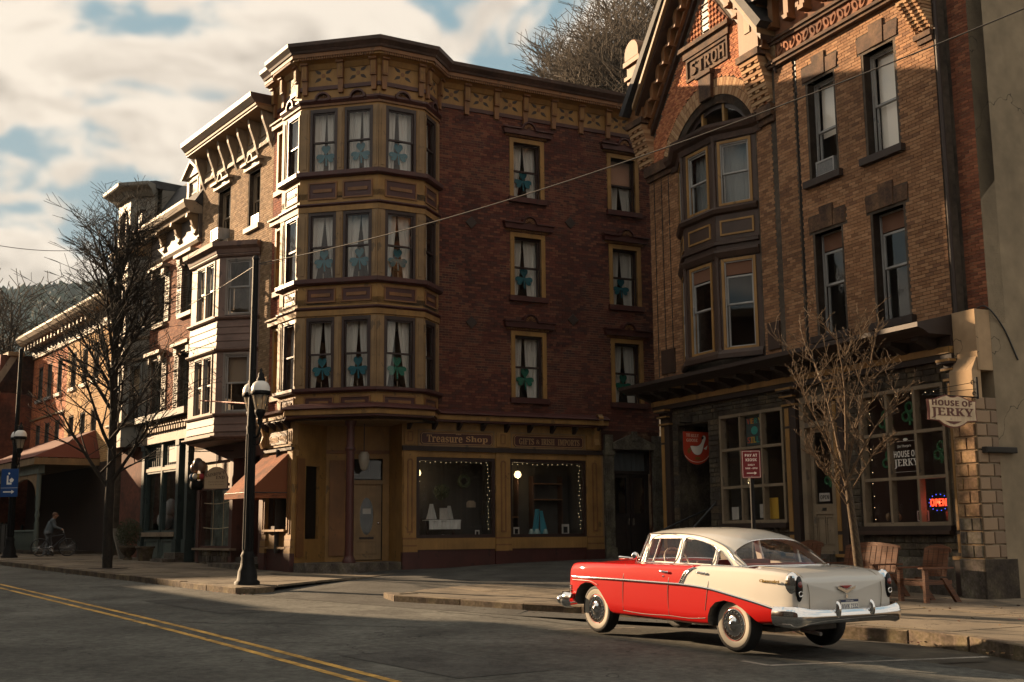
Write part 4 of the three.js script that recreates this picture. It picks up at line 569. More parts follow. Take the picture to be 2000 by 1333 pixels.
  const sideF = FS.at(.63, -.35, 64.5 - 90), pf = FS.off(.22);
  P('side_wall', bx(sideF, 0, 16, .1, 16.5, -.4, 0), mats.stucco, 'grey brown plastered side wall');
  P('service_box', bx(sideF, 1.05, 1.18, 4.25, 4.5, 0, .08), M([.12, .06, .04], .8)); P('service_cable', wire([FS.p(.1, 5.9, -.3), FS.p(.5, 6.05, -.3), FS.p(.66, 5.98, -.3), sideF.p(.35, 5.6, .02), sideF.p(.7, 4.95, .02)], .016), mats.iron);
  // the pier at the right-hand corner
  const tanP = M([.62, .45, .29], .93, { map: T.stucco, bumpMap: T.rough, bumpScale: .012 }); P('pier', [bx(pf, .0, .6, .1, 4.7, -.24, 0)], tanP); P('pier_slope', ext(pf.at(0, 0, 64.5 - 90), [[0, 4.7], [.16, 4.7], [.16, 4.98]], 0, .6), tanP); P('pier_shoulder', bx(FS, .02, .625, 4.7, 5.95, -.36, .06), tanP);
  { let v = .95, r = 0; const sp = pf.at(.6, 0, 64.5 - 90); while (v < 4.0) { const h = .262; const cut = r % 2 ? .2 : .36; const mm = v < 1.5 ? mats.stoneG : mats.stoneT; for (const [a, b] of [[.02, cut], [cut, .585]]) P('pier_block', ext(pf, rectP(a + .012, b - .012, v + .014, v + h - .014), -.01, .03, [], .01), mm); const cuts = r % 2 ? [.0, .28, .6, .82] : [0, .4, .82]; for (let k = 0; k < cuts.length - 1; k++) P('pier_block', ext(sp, rectP(cuts[k] + .012, cuts[k + 1] - .012, v + .014, v + h - .014), -.01, .028, [], .01), toneMat('pierside' + (k % 2), [.30 - .08 * (k % 2), .21 - .055 * (k % 2), .135 - .03 * (k % 2)])); v += h + .005; r++; } P('pier_side', bx(sp, 0, .82, .1, 4.0, -.4, 0), mats.stucco); P('pier_base', ext(pf, rectP(-.02, .62, .05, .93), -.02, .05, [], .012), mats.stoneG); P('pier_base', ext(sp, rectP(-.05, .85, .05, .93), -.02, .045, [], .012), mats.stoneD); P('pier_shelf', ext(sp, rectP(.1, .95, 3.02, 3.14), -.02, .16, [], .02), M([.03, .027, .024], .95)); }
  // ----- shop front -----
  P('shop_cornice', [ext(FS.at(-12.0, 0, 64.5 - 90), [[0, 5.95], [-.95, 5.72], [-1.0, 5.72], [-1.0, 5.62], [-.85, 5.58], [-.7, 5.5], [0, 5.5]], 0, 12.0)], mats.dkbrown);
  for (let i = 0; i < 15; i++) { const u = -11.55 + i * .79; P('shop_bracket', ext(FS.at(u, 0, 64.5 - 90), [[0, 5.5], [-.62, 5.5], [-.62, 5.42], [-.4, 5.36], [-.15, 5.25], [0, 5.22]], -.09, .09), mats.dkbrown); if (i < 14) P('soffit_panel', bx(FS, u + .15, u + .64, 5.49, 5.5, .12, .58), i > 1 && i < 5 ? mats.yellow : mats.brown); }
  P('cornice_band', bx(FS, -11.55, 0, 5.13, 5.27, .0, .16), mats.yellow); P('architrave', [bx(FS, -11.55, 0, 5.0, 5.13, 0, .12), bx(FS, -11.55, 0, 5.27, 5.5, 0, .1)], mats.dkbrown);
  const colm = (a, b) => { const c = P('shop_column', [bx(FS, a, b, .9, 4.75, -.05, .1), bx(FS, a - .04, b + .04, 4.75, 4.82, -.05, .2), bx(FS, a - .07, b + .07, 4.9, 5.0, -.05, .28), bx(FS, a - .02, b + .02, 4.82, 4.9, -.05, .14), bx(FS, a - .05, b + .05, .2, .9, -.05, .16)], mats.dkbrown); part(c, 'yellow_inlay', [bx(FS, a + .03, a + (b - a) * .42, 1.5, 4.0, .1, .12), bx(FS, a + .03, a + (b - a) * .42, 4.06, 4.5, .1, .12), bx(FS, a + .03, a + (b - a) * .42, 1.05, 1.42, .1, .12)], mats.yellow); for (const g of [bx(FS, a - .08, b + .08, 4.94, 4.99, .1, .29), bx(FS, a - .05, b + .05, 4.55, 4.6, -.04, .15), bx(FS, a - .05, b + .05, 4.76, 4.8, .1, .21), bx(FS, a - .07, b + .07, .91, .98, .0, .19)]) part(c, 'capital_band', g, mats.yellow); };
  colm(-11.15, -10.72); colm(-5.52, -5.1); colm(-3.78, -3.42); colm(-.2, .02);
  const stn = [[.17, .14, .105], [.13, .11, .085], [.21, .175, .13], [.15, .135, .115], [.24, .19, .125]].map(c => stoneM(c));
  const sfW = P('stone_wall', slab(FS, rectP(-10.72, -.1, .15, 5.0), [[-10.45, -8.95, .15, 4.5], [-8.4, -5.7, 1.72, 4.58], [-5.05, -3.8, .3, 4.72], [-2.98, -.4, 1.6, 4.57]], -.3, -.03), mats.stoneD);
  stones(sfW, FS.off(-.02), { u0: -10.72, u1: -5.55, v0: .2, v1: 5.0 }, [[-10.45, -8.95, 0, 4.5], [-8.46, -5.64, 1.6, 4.64]], stn, { h0: .1, h1: .2, l0: .18, l1: .5 });
  stones(sfW, FS.off(-.02), { u0: -3.4, u1: -.22, v0: .95, v1: 5.0 }, [[-3.06, -.34, 1.45, 4.63]], stn, { h0: .1, h1: .2, l0: .2, l1: .6 });
  P('concrete_base', bx(FS, -3.5, -.2, .1, .95, -.1, .05), mats.stoneG); P('base_block', bx(FS, -.6, -.02, .1, .75, .05, .12), mats.stoneG); P('base_block', bx(FS, -.35, .0, .75, 1.05, .05, .1), mats.stoneG);
  const grid = (a, b, c, e, us, vs2, n) => { const w = P('shop_window', [...frameBars(FS, a, b, c, e, .08, -.16, .02), ...us.map(u => bx(FS, u - .035, u + .035, c + .08, e - .08, -.15, .01)), ...vs2.flatMap(v => { const xs = [a + .08, ...us, b - .08]; return xs.slice(0, -1).map((x, i) => bx(FS, x + (i ? .035 : 0), xs[i + 1] - (i < us.length ? .035 : 0), v - .035, v + .035, -.15, .008)); })], mats.beige); const xs = [a + .08, ...us, b - .08], ys = [c + .08, ...vs2, e - .08]; for (let i = 0; i < xs.length - 1; i++) for (let j = 0; j < ys.length - 1; j++) part(w, 'pane', quad(FS, xs[i] + (i ? .035 : 0), xs[i + 1] - (i < xs.length - 2 ? .035 : 0), ys[j] + (j ? .035 : 0), ys[j + 1] - (j < ys.length - 2 ? .035 : 0), -.08), mats.glass); P('window_ledge', bx(FS, a - .06, b + .06, c - .12, c - .002, -.1, .1), mats.dkbrown); return w; };
  grid(-8.4, -5.7, 1.72, 4.58, [-7.5, -6.6], [2.66, 3.65]); grid(-2.98, -.4, 1.6, 4.57, [-2.1, -1.26], [2.62, 3.6]);
  P('window_sill', bx(FS, -3.1, -.35, 1.42, 1.5, 0, .14), mats.brown);
  // door with transom
  P('door_frame', [...frameBars(FS, -5.04, -3.82, .9, 4.72, .16, -.2, .03), bx(FS, -4.88, -3.98, 3.97, 4.1, -.18, .04)], mats.beige); P('door_transom', quad(FS, -4.86, -4.0, 4.1, 4.56, -.1), mats.glass);
  const dr = P('shop_door', [...frameBars(FS, -4.86, -4.0, 1.0, 3.97, .12, -.17, -.1), bx(FS, -4.74, -4.12, 1.9, 2.14, -.16, -.1), bx(FS, -4.74, -4.12, 1.12, 1.9, -.16, -.13), ...frameBars(FS, -4.72, -4.45, 1.2, 1.85, .03, -.13, -.11), ...frameBars(FS, -4.41, -4.14, 1.2, 1.85, .03, -.13, -.11)], mats.beige, 'tan half-glazed shop door'); part(dr, 'door_pane', quad(FS, -4.74, -4.12, 2.14, 3.85, -.13), mats.glass); part(dr, 'letter_slot', bx(FS, -4.5, -4.36, 1.98, 2.05, -.1, -.09), mats.black); part(dr, 'door_handle', bx(FS, -4.06, -4.03, 1.95, 2.2, -.1, -.05), mats.iron);
  P('door_step', bx(FS, -5.1, -3.8, .2, .98, -.3, .35), mats.stoneG);
  // recessed entry at the left
  P('entry_recess', [bx(FS, -10.46, -8.94, .15, 4.6, -2.0, -1.9), bx(FS, -10.6, -10.45, .15, 4.6, -1.9, -.3), bx(FS, -8.95, -8.8, .15, 4.6, -1.9, -.3), bx(FS, -10.5, -8.9, 4.5, 4.6, -1.9, -.3)], mats.stoneD);
  P('handrail', [wire([FS.p(-10.3, 1.45, .9), FS.p(-10.1, 1.65, .6), FS.p(-9.9, 2.35, -1.2)], .028, 20)], mats.iron); P('handrail', [wire([FS.p(-9.1, 1.3, .9), FS.p(-8.95, 1.6, .6), FS.p(-8.7, 2.3, -.02)], .028, 20)], mats.iron); P('entry_step', [bx(FS, -10.45, -8.95, .2, .5, -1.0, .5), bx(FS, -10.45, -8.95, .5, .78, -1.3, .1)], mats.stoneG);
  // rooms, floors, roof, back
  P('room_wall', [bx(FS, -11.3, -.1, 1, 16, -2.6, -2.5), bx(FS, -3.4, -3.3, .3, 5, -2.5, -.3), bx(FS, -5.6, -5.5, .3, 5, -2.5, -.3), bx(FS, -8.8, -8.7, .3, 5, -2.5, -.3)], mats.roomwall); P('floor', [bx(FS, -11.3, -.1, 5.1, 5.3, -2.5, -.3), bx(FS, -11.3, -.1, 9.1, 9.4, -2.5, -.3), bx(FS, -11.3, -.1, 13.4, 13.6, -2.5, -.3), bx(FS, -8.7, -.1, .5, .9, -2.5, -.3)], mats.room);
  P('roof', [ext(FS, [[-12.1, 14.2], [-11.9, 14.1], [CX, 18.3], [-5.2, 14.3], [-5.0, 14.4], [CX, 18.6]], -12, .7), bx(FS, -5.6, .6, 15.3, 15.5, -14, -.3)], mats.slate); P('back_wall', [bx(FS, -11.55, .6, .2, 15.3, -14.2, -14), bx(FS, -11.55, -11.3, .2, 14, -14, -.36)], mats.mortarS);
}

// ---------- the row up the street ----------
const tanT = [[.25, .16, .085], [.29, .185, .104], [.22, .137, .07], [.32, .21, .122], [.19, .118, .063]], redT = [[.21, .066, .028], [.25, .082, .035], [.18, .055, .025], [.28, .10, .045], [.15, .047, .023]];
const bayPlan = (F, a, b, dep, run) => [[a - run, 0], [a, dep], [b, dep], [b + run, 0]].map(p => FP(F, p[0], p[1]));
const plate = (pts, y, h) => { const g = new THREE.ExtrudeGeometry(shape(pts.map(p => [p[0], -p[1]])), { depth: h, bevelEnabled: false }); g.rotateX(-Math.PI / 2); g.translate(0, y, 0); return clean(g); };
function shell(B, F, u0, u1, top, depth, m) { part(B, 'side_wall', [bx(F, u0, u0 + .25, .2, top, -depth, -.3), bx(F, u1 - .25, u1, .2, top, -depth, -.3)], m); part(B, 'back_wall', bx(F, u0, u1, .2, top, -depth - .25, -depth), m); part(B, 'room_wall', bx(F, u0 + .25, u1 - .25, .4, top - .3, -2.1, -2), mats.roomwall); part(B, 'roof', bx(F, u0, u1, top - .2, top, -depth, -.3), mats.slate); }
// --- tan brick house with the mauve bay
const B3 = thing('tan_brick_house', 'narrow tan brick house with mauve two-storey bay and bracketed cornice', 'building', FL.p(-4.7, .4, 0));
{
  const P = (n, g, m, l) => part(B3, n, g, m, l), F = FL, hs = [];
  const rev = paint([.10, .05, .04]);
  for (const [a, b, ac] of [[-6.35, -5.2, 1], [-3.72, -2.74, 1]]) {
    hs.push(win(B3, F, a, b, 11.38, 13.28, { w: .06, mc: rev, ms: mats.cream, dp: .2, pr: -.01, shade: a < -5 ? .4 : .52, sm: mats.shadeC }));
    P('window_sill', bx(F, a - .1, b + .1, 11.22, 11.375, -.1, .12), mats.cream);
    const c = (a + b) / 2; P('window_hood', [bx(F, a - .14, b + .14, 13.3, 13.46, 0, .14), bx(F, a - .22, c - .2, 13.46, 13.55, 0, .24), bx(F, c + .2, b + .22, 13.46, 13.55, 0, .24)], mats.cream); P('hood_ring', ext(F, [...Array(13).keys()].map(i => { const t = Math.PI * i / 12; return [c + Math.cos(t) * .24, 13.5 + Math.sin(t) * .3]; }), 0, .22, [[...Array(13).keys()].map(i => { const t = Math.PI * i / 12; return [c + Math.cos(t) * .17, 13.53 + Math.sin(t) * .22]; })]), mats.cream);
  }
  const w = P('front_wall', slab(F, rectP(-7.78, -1.74, 4.4, 15), hs, -.3, 0), mats.mortarL);
  bricks(w, F, { u0: -7.78, u1: -1.74, v0: 4.5, v1: 13.85 }, [...hs.map(h => [h[0] - .07, h[1] + .07, h[2] - .18, h[3] + .2]), [-6.9, -2.62, 4.4, 10.7]], { tones: tanT, seed: 31, L: .2, H: .06 });
  const path = [FP(F, -7.95), FP(F, -1.75)];
  P('frieze', bx(F, -7.78, -1.74, 13.95, 14.85, 0, .03), mats.cream); P('soffit', sweep(path, [[0, 14.75], [.62, 14.85], [.62, 14.92], [0, 14.92]]), mats.tanTrim); P('dentil_moulding', sweep(path, [[0, 14.92], [.66, 14.92], [.68, 15.0], [0, 15.0]]), mats.orange); P('crown_moulding', sweep(path, [[-.3, 15.0], [.7, 15.0], [.84, 15.16], [.86, 15.3], [-.3, 15.32]]), mats.copper);
  const bu = [-7.65, -6.5, -5.55, -4.74, -3.9, -2.95, -1.92]; bu.forEach(u => P('cornice_bracket', [ext(F.at(u, 0, F.az - 90), [[0, 14.85], [-.42, 14.85], [-.36, 14.55], [-.2, 14.15], [-.12, 13.85], [0, 13.62]], -.06, .06)], mats.cream)); for (let i = 0; i < 6; i++) { P('frieze_panel', frameBars(F, bu[i] + .14, bu[i + 1] - .14, 14.2, 14.72, .05, .03, .06), mats.tanTrim); P('frieze_teeth', [...Array(8).keys()].map(k => { const u = bu[i] + .12 + (bu[i + 1] - bu[i] - .3) * k / 7; return bx(F, u, u + .05, 13.86, 13.99, 0, .1); }), mats.cream); }
  // the bay
  const mv = paint([.33, .215, .175]), oc = bayPlan(F, -6.0, -3.62, .954, 1.03), Fs = [0, 1, 2].map(i => mkF(oc[i], oc[i + 1])), Ls = [0, 1, 2].map(i => lenOf(oc[i], oc[i + 1]));
  Fs.forEach((f, i) => {
    const ws = i === 1 ? [[.5, 1.28], [1.28, 2.06]] : [[.24, Ls[i] - .26]], rows = [[8.4, 10.25], [5.3, 7.2]];
    P('bay_wall', slab(f, rectP(0, Ls[i], 4.55, 10.5), ws.flatMap(q => rows.map(r => [q[0], q[1], r[0], r[1]])), -.1, 0), mv);
    for (const [a, b] of ws) for (const [c, e] of rows) win(B3, f, a, b, c, e, { w: .06, wb: .05, mc: i === 1 ? mats.cream : paint([.42, .36, .31]), ms: mats.sashW, dp: .05, pr: .03, shade: c > 8 ? (i === 2 ? 0 : .5) : (i === 2 ? .48 : .45), sm: c > 8 ? mats.shadeC : M([.22, .17, .12], .9) });
    for (const [c, e] of [[7.36, 8.25], [4.72, 5.18]]) { const n = Math.round((e - c) / .22); for (let k = 0; k < n; k++) P('clapboard', ext(f.at(0, 0, f.az + 90), [[0, c + (e - c) * k / n], [.035, c + (e - c) * k / n], [.01, c + (e - c) * (k + 1) / n - .01], [0, c + (e - c) * (k + 1) / n - .01]], -Ls[i], 0), mv); }
  });
  for (const [y, o] of [[7.25, .12], [8.27, .12], [5.2, .1], [4.5, .16], [10.3, .1]]) P('bay_moulding', sweep(oc, [[0, y], [o * .6, y], [o, y + .05], [o, y + .09], [0, y + .1]]), mv);
  P('bay_cornice', sweep(oc, [[-.1, 10.4], [.12, 10.4], [.16, 10.52], [.3, 10.6], [.32, 10.74], [-.1, 10.76]]), mv); P('bay_roof', plate(oc, 10.7, .1), mats.slate); P('bay_floor', plate(oc, 4.45, .12), mv);
  // shop front
  const red = paint([.13, .045, .03]);
  P('shop_lintel', [bx(F, -7.76, -1.75, 3.95, 4.4, -.3, .02)], red); P('shop_post', bx(F, -7.3, -7.05, .4, 3.95, -.2, .05), red); P('shop_post', bx(F, -4.45, -4.2, .4, 3.95, -.2, .05), red); P('shop_post', bx(F, -2.2, -1.8, .4, 3.95, -.2, .02), red);
  const dw = P('display_window', frameBars(F, -7.05, -4.45, 1.12, 3.1, .07, -.12, .0), red); part(dw, 'pane', quad(F, -7, -4.5, 1.18, 3.04, -.06), mats.glass); part(dw, 'garland', [wire([F.p(-6.2, 1.2, -.1), F.p(-6.15, 2.1, -.1), F.p(-6.2, 3, -.1)], .012, 12), wire([F.p(-5.3, 1.2, -.1), F.p(-5.28, 2.1, -.1), F.p(-5.3, 3, -.1)], .012, 12), wire([F.p(-7, 1.78, -.1), F.p(-5.8, 1.74, -.1), F.p(-4.5, 1.8, -.1)], .014, 12), wire([F.p(-7, 2.6, -.1), F.p(-5.8, 2.55, -.1), F.p(-4.5, 2.62, -.1)], .014, 12)], M([.6, .5, .32], .7)); part(dw, 'inner_curtain', quad(F, -7, -4.5, 1.15, 3.1, -.35), M([.20, .25, .21], .9, { map: re(T.blotch, .9) }));
  P('transom_board', bx(F, -7.05, -4.45, 3.2, 3.95, -.15, -.08), mats.cream); P('stone_stall', bx(F, -7.3, -4.2, .3, 1.05, -.3, .0), mats.stoneD); stones(B3, F, { u0: -7.3, u1: -4.25, v0: .45, v1: 1.05 }, [], [mats.stoneG, mats.stoneD, stoneM([.25, .2, .14])], { h0: .14, h1: .24, l0: .12, l1: .35, d0: .02, d1: .07 }); P('stall_ledge', bx(F, -7.4, -4.15, 1.05, 1.12, -.1, .14), mats.cream);
  const sd = P('shop_door', [...frameBars(F, -3.9, -2.9, .75, 3.2, .14, -1.0, -.94), bx(F, -3.76, -3.04, .89, 1.5, -1, -.96)], red); part(sd, 'door_pane', quad(F, -3.76, -3.04, 1.5, 3.06, -.97), mats.glass); P('door_transom', bx(F, -4.2, -2.2, 3.3, 3.9, -1.0, -.97), mats.cream); P('entry_side', [bx(F, -4.25, -4.2, .4, 3.95, -1, -.2), bx(F, -2.2, -2.15, .4, 3.95, -1, -.2), bx(F, -2.85, -2.2, .4, 3.3, -1, -.97)], red); P('door_step', [bx(F, -4.3, -2.0, .3, .68, -1.2, .75)], mats.stoneG); P('door_step', [bx(F, -4.3, -2.0, .68, .85, -1.2, -.1)], mats.stoneG);
  shell(B3, F, -7.78, -1.74, 15, 10, mats.mortarL); P('floor', [4.2, 8, 11].map(y => bx(F, -7.5, -1.9, y, y + .2, -2, -.31)), mats.room);
}
// --- red brick house with the tower and mansard
const B4 = thing('mansard_house', 'red brick house with shutters, mansard dormer, corner tower and green shop front', 'building', FL.p(-11.5, .5, 0));
{
  const P = (n, g, m, l) => part(B4, n, g, m, l), F = FL, hs = [];
  const sh = paint([.40, .35, .27]), fr = paint([.20, .20, .17]);
  for (const [a, b] of [[-12.5, -11.32], [-9.55, -8.42]]) for (const [c, e] of [[9.45, 11.35], [5.95, 8.05]]) {
    hs.push(win(B4, F, a, b, c, e, { w: .09, mc: fr, ms: fr, dp: .16, pr: .0, curtain: 'full', cm: M([.16, .17, .15], .95) })); P('window_sill', bx(F, a - .14, b + .14, c - .15, c - .003, -.1, .15), mats.cream);
    P('window_hood', [bx(F, a - .12, b + .12, e + .02, e + .2, 0, .1), bx(F, a - .3, b + .3, e + .2, e + .32, 0, .3), bx(F, a - .2, a + .1, e - .1, e + .2, .1, .2), bx(F, b - .1, b + .2, e - .1, e + .2, .1, .2)], mats.cream);
    for (const [s, q] of [[a - .46, a - .02], [b + .02, b + .46]]) { if (q > -7.8 && s < -7.6) continue; const S = P('shutter', [...frameBars(F, s, q, c, e - .05, .06, .02, .06), bx(F, s + .06, q - .06, (c + e) / 2 - .04, (c + e) / 2 + .04, .02, .06)], sh); for (let k = 0; k < 22; k++) { const v = c + .08 + k * (e - c - .2) / 22; if (Math.abs(v - (c + e) / 2) < .06) continue; part(S, 'shutter_slat', bx(F, s + .06, q - .06, v, v + .035, .025, .05), sh); } }
  }
  const w = P('front_wall', slab(F, rectP(-13.2, -7.8, 5.2, 13.2), hs, -.3, 0), mats.mortarL);
  bricks(w, F, { u0: -13.0, u1: -7.8, v0: 5.6, v1: 12.0 }, hs.map(h => [h[0] - .1, h[1] + .1, h[2] - .15, h[3] + .12]), { tones: redT, seed: 41 });
  const path = [FP(F, -13.4), FP(F, -7.85)];
  P('frieze', bx(F, -13.2, -7.8, 12.0, 12.85, 0, .12), paint([.15, .105, .075])); P('frieze_moulding', sweep(path, [[0, 11.82], [.1, 11.82], [.16, 11.92], [.16, 11.98], [0, 12.0]]), mats.cream); P('gutter_cornice', sweep(path, [[-.3, 12.85], [.45, 12.85], [.5, 12.95], [.62, 13.02], [.7, 13.2], [.7, 13.3], [-.3, 13.32]]), mats.cream);
  for (let i = 0; i < 4; i++) P('scroll_bracket', ext(F.at(-12.9 + i * 1.62, 0, F.az - 90), [[0, 12.85], [-.5, 12.85], [-.52, 12.7], [-.36, 12.62], [-.3, 12.45], [-.18, 12.3], [-.22, 12.15], [-.1, 12.05], [0, 12.1]], -.09, .09, [], .015), mats.tanTrim);
  P('mansard_roof', ext(F.at(-13.3, 0, F.az - 90), [[-.3, 13.3], [.9, 15.2], [6, 15.4], [6, 13.0], [.3, 13.0]].map(p => [p[0], p[1]]), 0, 5.5), mats.slate);
  P('dormer', [slab(F, rectP(-9.5, -8.15, 13.3, 14.55), [[-9.3, -8.35, 13.42, 14.4]], -1.2, .0), ext(F, [[-9.68, 14.5], [-7.97, 14.5], [-8.82, 14.95]], -1.2, .06), ext(F, [[-9.75, 14.52], [-9.62, 14.48], [-8.82, 14.98], [-8.02, 14.48], [-7.9, 14.52], [-8.82, 15.1]], -1.25, .18)], mats.cream); win(B4, F, -9.3, -8.35, 13.42, 14.4, { w: .06, mc: mats.cream, ms: mats.cream, dp: .04, pr: .02, shade: .55 });
  // tower
  const gr = paint([.30, .28, .235]), oc = bayPlan(F, -15.3, -13.79, .71, .76), Fs = [0, 1, 2].map(i => mkF(oc[i], oc[i + 1])), Ls = [0, 1, 2].map(i => lenOf(oc[i], oc[i + 1]));
  Fs.forEach((f, i) => { const L = Ls[i], a = i === 1 ? .38 : .22, b = L - a; const rows = [[9.2, 11.25], [5.9, 8.1]], ar = [[a, 12.95], [b, 12.95], ...[...Array(11).keys()].map(k => { const t = Math.PI * k / 10; return [(a + b) / 2 + Math.cos(t) * (b - a) / 2, 13.95 + Math.sin(t) * (b - a) / 2]; })];
    P('tower_wall', ext(f, rectP(0, L, 4.9, 15.0), -.2, 0, [...rows.map(r => rectP(a, b, r[0], r[1])), ar]), i === 1 ? paint([.40, .33, .235]) : gr);
    for (const [c, e] of rows) win(B4, f, a, b, c, e, { w: .09, mc: paint([.26, .27, .25]), ms: fr, dp: .08, pr: .05, shade: .5, sm: M([.30, .22, .13], .9) }); P('arched_frame', ext(f, ar, -.12, -.05, [ar.map(p => [(a + b) / 2 + (p[0] - (a + b) / 2) * .8, 13.5 + (p[1] - 13.5) * .9])]), mats.brown); P('arched_pane', clean(new THREE.ShapeGeometry(shape(ar))).translate(0, 0, -.1).applyMatrix4(f.m), mats.glass); P('arch_trim', ext(f, ar.map(p => [(a + b) / 2 + (p[0] - (a + b) / 2) * 1.22, 13.5 + (p[1] - 13.5) * 1.1]), 0, .05, [ar]), gr);
    for (let k = 0; k < 2; k++) P('tower_panel', frameBars(f, .12, L - .12, 8.45 + k * .35, 8.72 + k * .35, .04, 0, .03), gr); });
  for (const [y, o] of [[8.2, .12], [9.05, .14], [11.4, .12], [5.7, .14]]) P('tower_moulding', sweep(oc, [[0, y], [o * .6, y], [o, y + .06], [o, y + .12], [0, y + .13]]), mats.cream);
  P('tower_belt', sweep(oc, [[0, 12.35], [.1, 12.35], [.24, 12.5], [.3, 12.62], [.3, 12.72], [0, 12.8]]), mats.tanTrim); P('tower_cornice', sweep(oc, [[-.2, 14.75], [.12, 14.75], [.3, 14.95], [.56, 15.05], [.6, 15.1], [.6, 15.22], [-.2, 15.25]]), gr); P('tower_roof', plate([...oc, FP(F, -13.2, -2), FP(F, -15.9, -2)], 15.1, .3), mats.slate); P('tower_back', bx(F, -15.9, -13.1, 12.5, 15.1, -2, -.3), gr); P('tower_room', bx(F, -15.4, -13.7, 5, 15, -.35, -.3), mats.room);
  // green shop front
  const L0 = F.off(.05), gd = paint([.045, .075, .072]);
  P('shop_cornice', [bx(F, -13.2, -7.85, 5.72, 5.95, -.3, .42), bx(F, -13.2, -7.85, 5.2, 5.72, -.3, .08)], paint([.17, .16, .14])); for (let i = 0; i < 20; i++) for (const k of [0, 1]) P('shop_dentil', bx(F, -12.9 + i * .25 + k * .12, -12.78 + i * .25 + k * .12, 5.3 + k * .2, 5.44 + k * .2, .08, .2), mats.tanTrim); P('shop_lintel', bx(F, -13.0, -7.85, 4.9, 5.2, -.3, .14), mats.cream);
  for (const u of [-12.85, -9.15, -8.25]) P('shop_column', [bx(F, u - .13, u + .13, .5, 4.9, -.2, .1), bx(F, u - .18, u + .18, .5, 1.4, -.2, .14), bx(F, u - .18, u + .18, 4.7, 4.9, -.2, .14)], gd); P('shop_mullion', bx(F, -11.0, -10.85, 1.6, 4.9, -.15, .05), mats.green);
  for (const [a, b] of [[-12.7, -11], [-10.85, -9.3]]) { const d = P('display_window', frameBars(F, a, b, 1.66, 3.88, .07, -.12, .02), mats.green); part(d, 'pane', quad(F, a + .06, b - .06, 1.72, 3.82, -.05), mats.glass); const t = P('transom_window', [...frameBars(F, a, b, 4.0, 4.9, .06, -.12, .0), ...[...Array(7).keys()].map(i => bx(F, a + .08 + i * (b - a - .2) / 7, a + .11 + i * (b - a - .2) / 7, 4.06, 4.84, -.08, -.04))], mats.green); part(t, 'pane', quad(F, a + .06, b - .06, 4.06, 4.84, -.06), mats.glass); P('transom_rail', bx(F, a, b, 3.88, 4.0, -.12, .05), mats.cream); P('stall_panel', [bx(F, a, b, .5, 1.5, -.15, -.02), ...frameBars(F, a + .1, b - .1, .75, 1.4, .06, -.02, .03)], mats.greenL); P('stall_ledge', bx(F, a - .05, b + .05, 1.5, 1.66, -.15, .12), mats.cream); }
  P('display_item', [sph(...F.p(-12.2, 2.1, -.6).toArray(), .3, 1.2), sph(...F.p(-11.9, 2.6, -.7).toArray(), .22, 1.4)], M([.3, .31, .3], .9)); P('window_notice', bx(F, -10.4, -9.5, 4.15, 4.7, -.035, -.03), mats.white);
  P('shop_door', [...frameBars(F, -9.0, -8.4, .9, 3.9, .1, -.5, -.44), bx(F, -8.9, -8.5, 1, 2, -.48, -.46)], gd); P('shop_step', bx(F, -9.3, -8.1, .4, .75, -.5, .9), mats.stoneG); P('shop_step', bx(F, -9.2, -8.1, .75, .95, -.5, .45), mats.stoneG);
  P('brick_base', bx(F, -15.8, -12.98, .3, 5.2, -.3, .0), M([.20, .06, .03], .9, { map: T.blotch }));
  shell(B4, F, -16, -7.8, 13.1, 10, mats.mortarL); P('floor', [5, 8.5].map(y => bx(F, -15, -7.9, y, y + .2, -2, -.31)), mats.room);
}
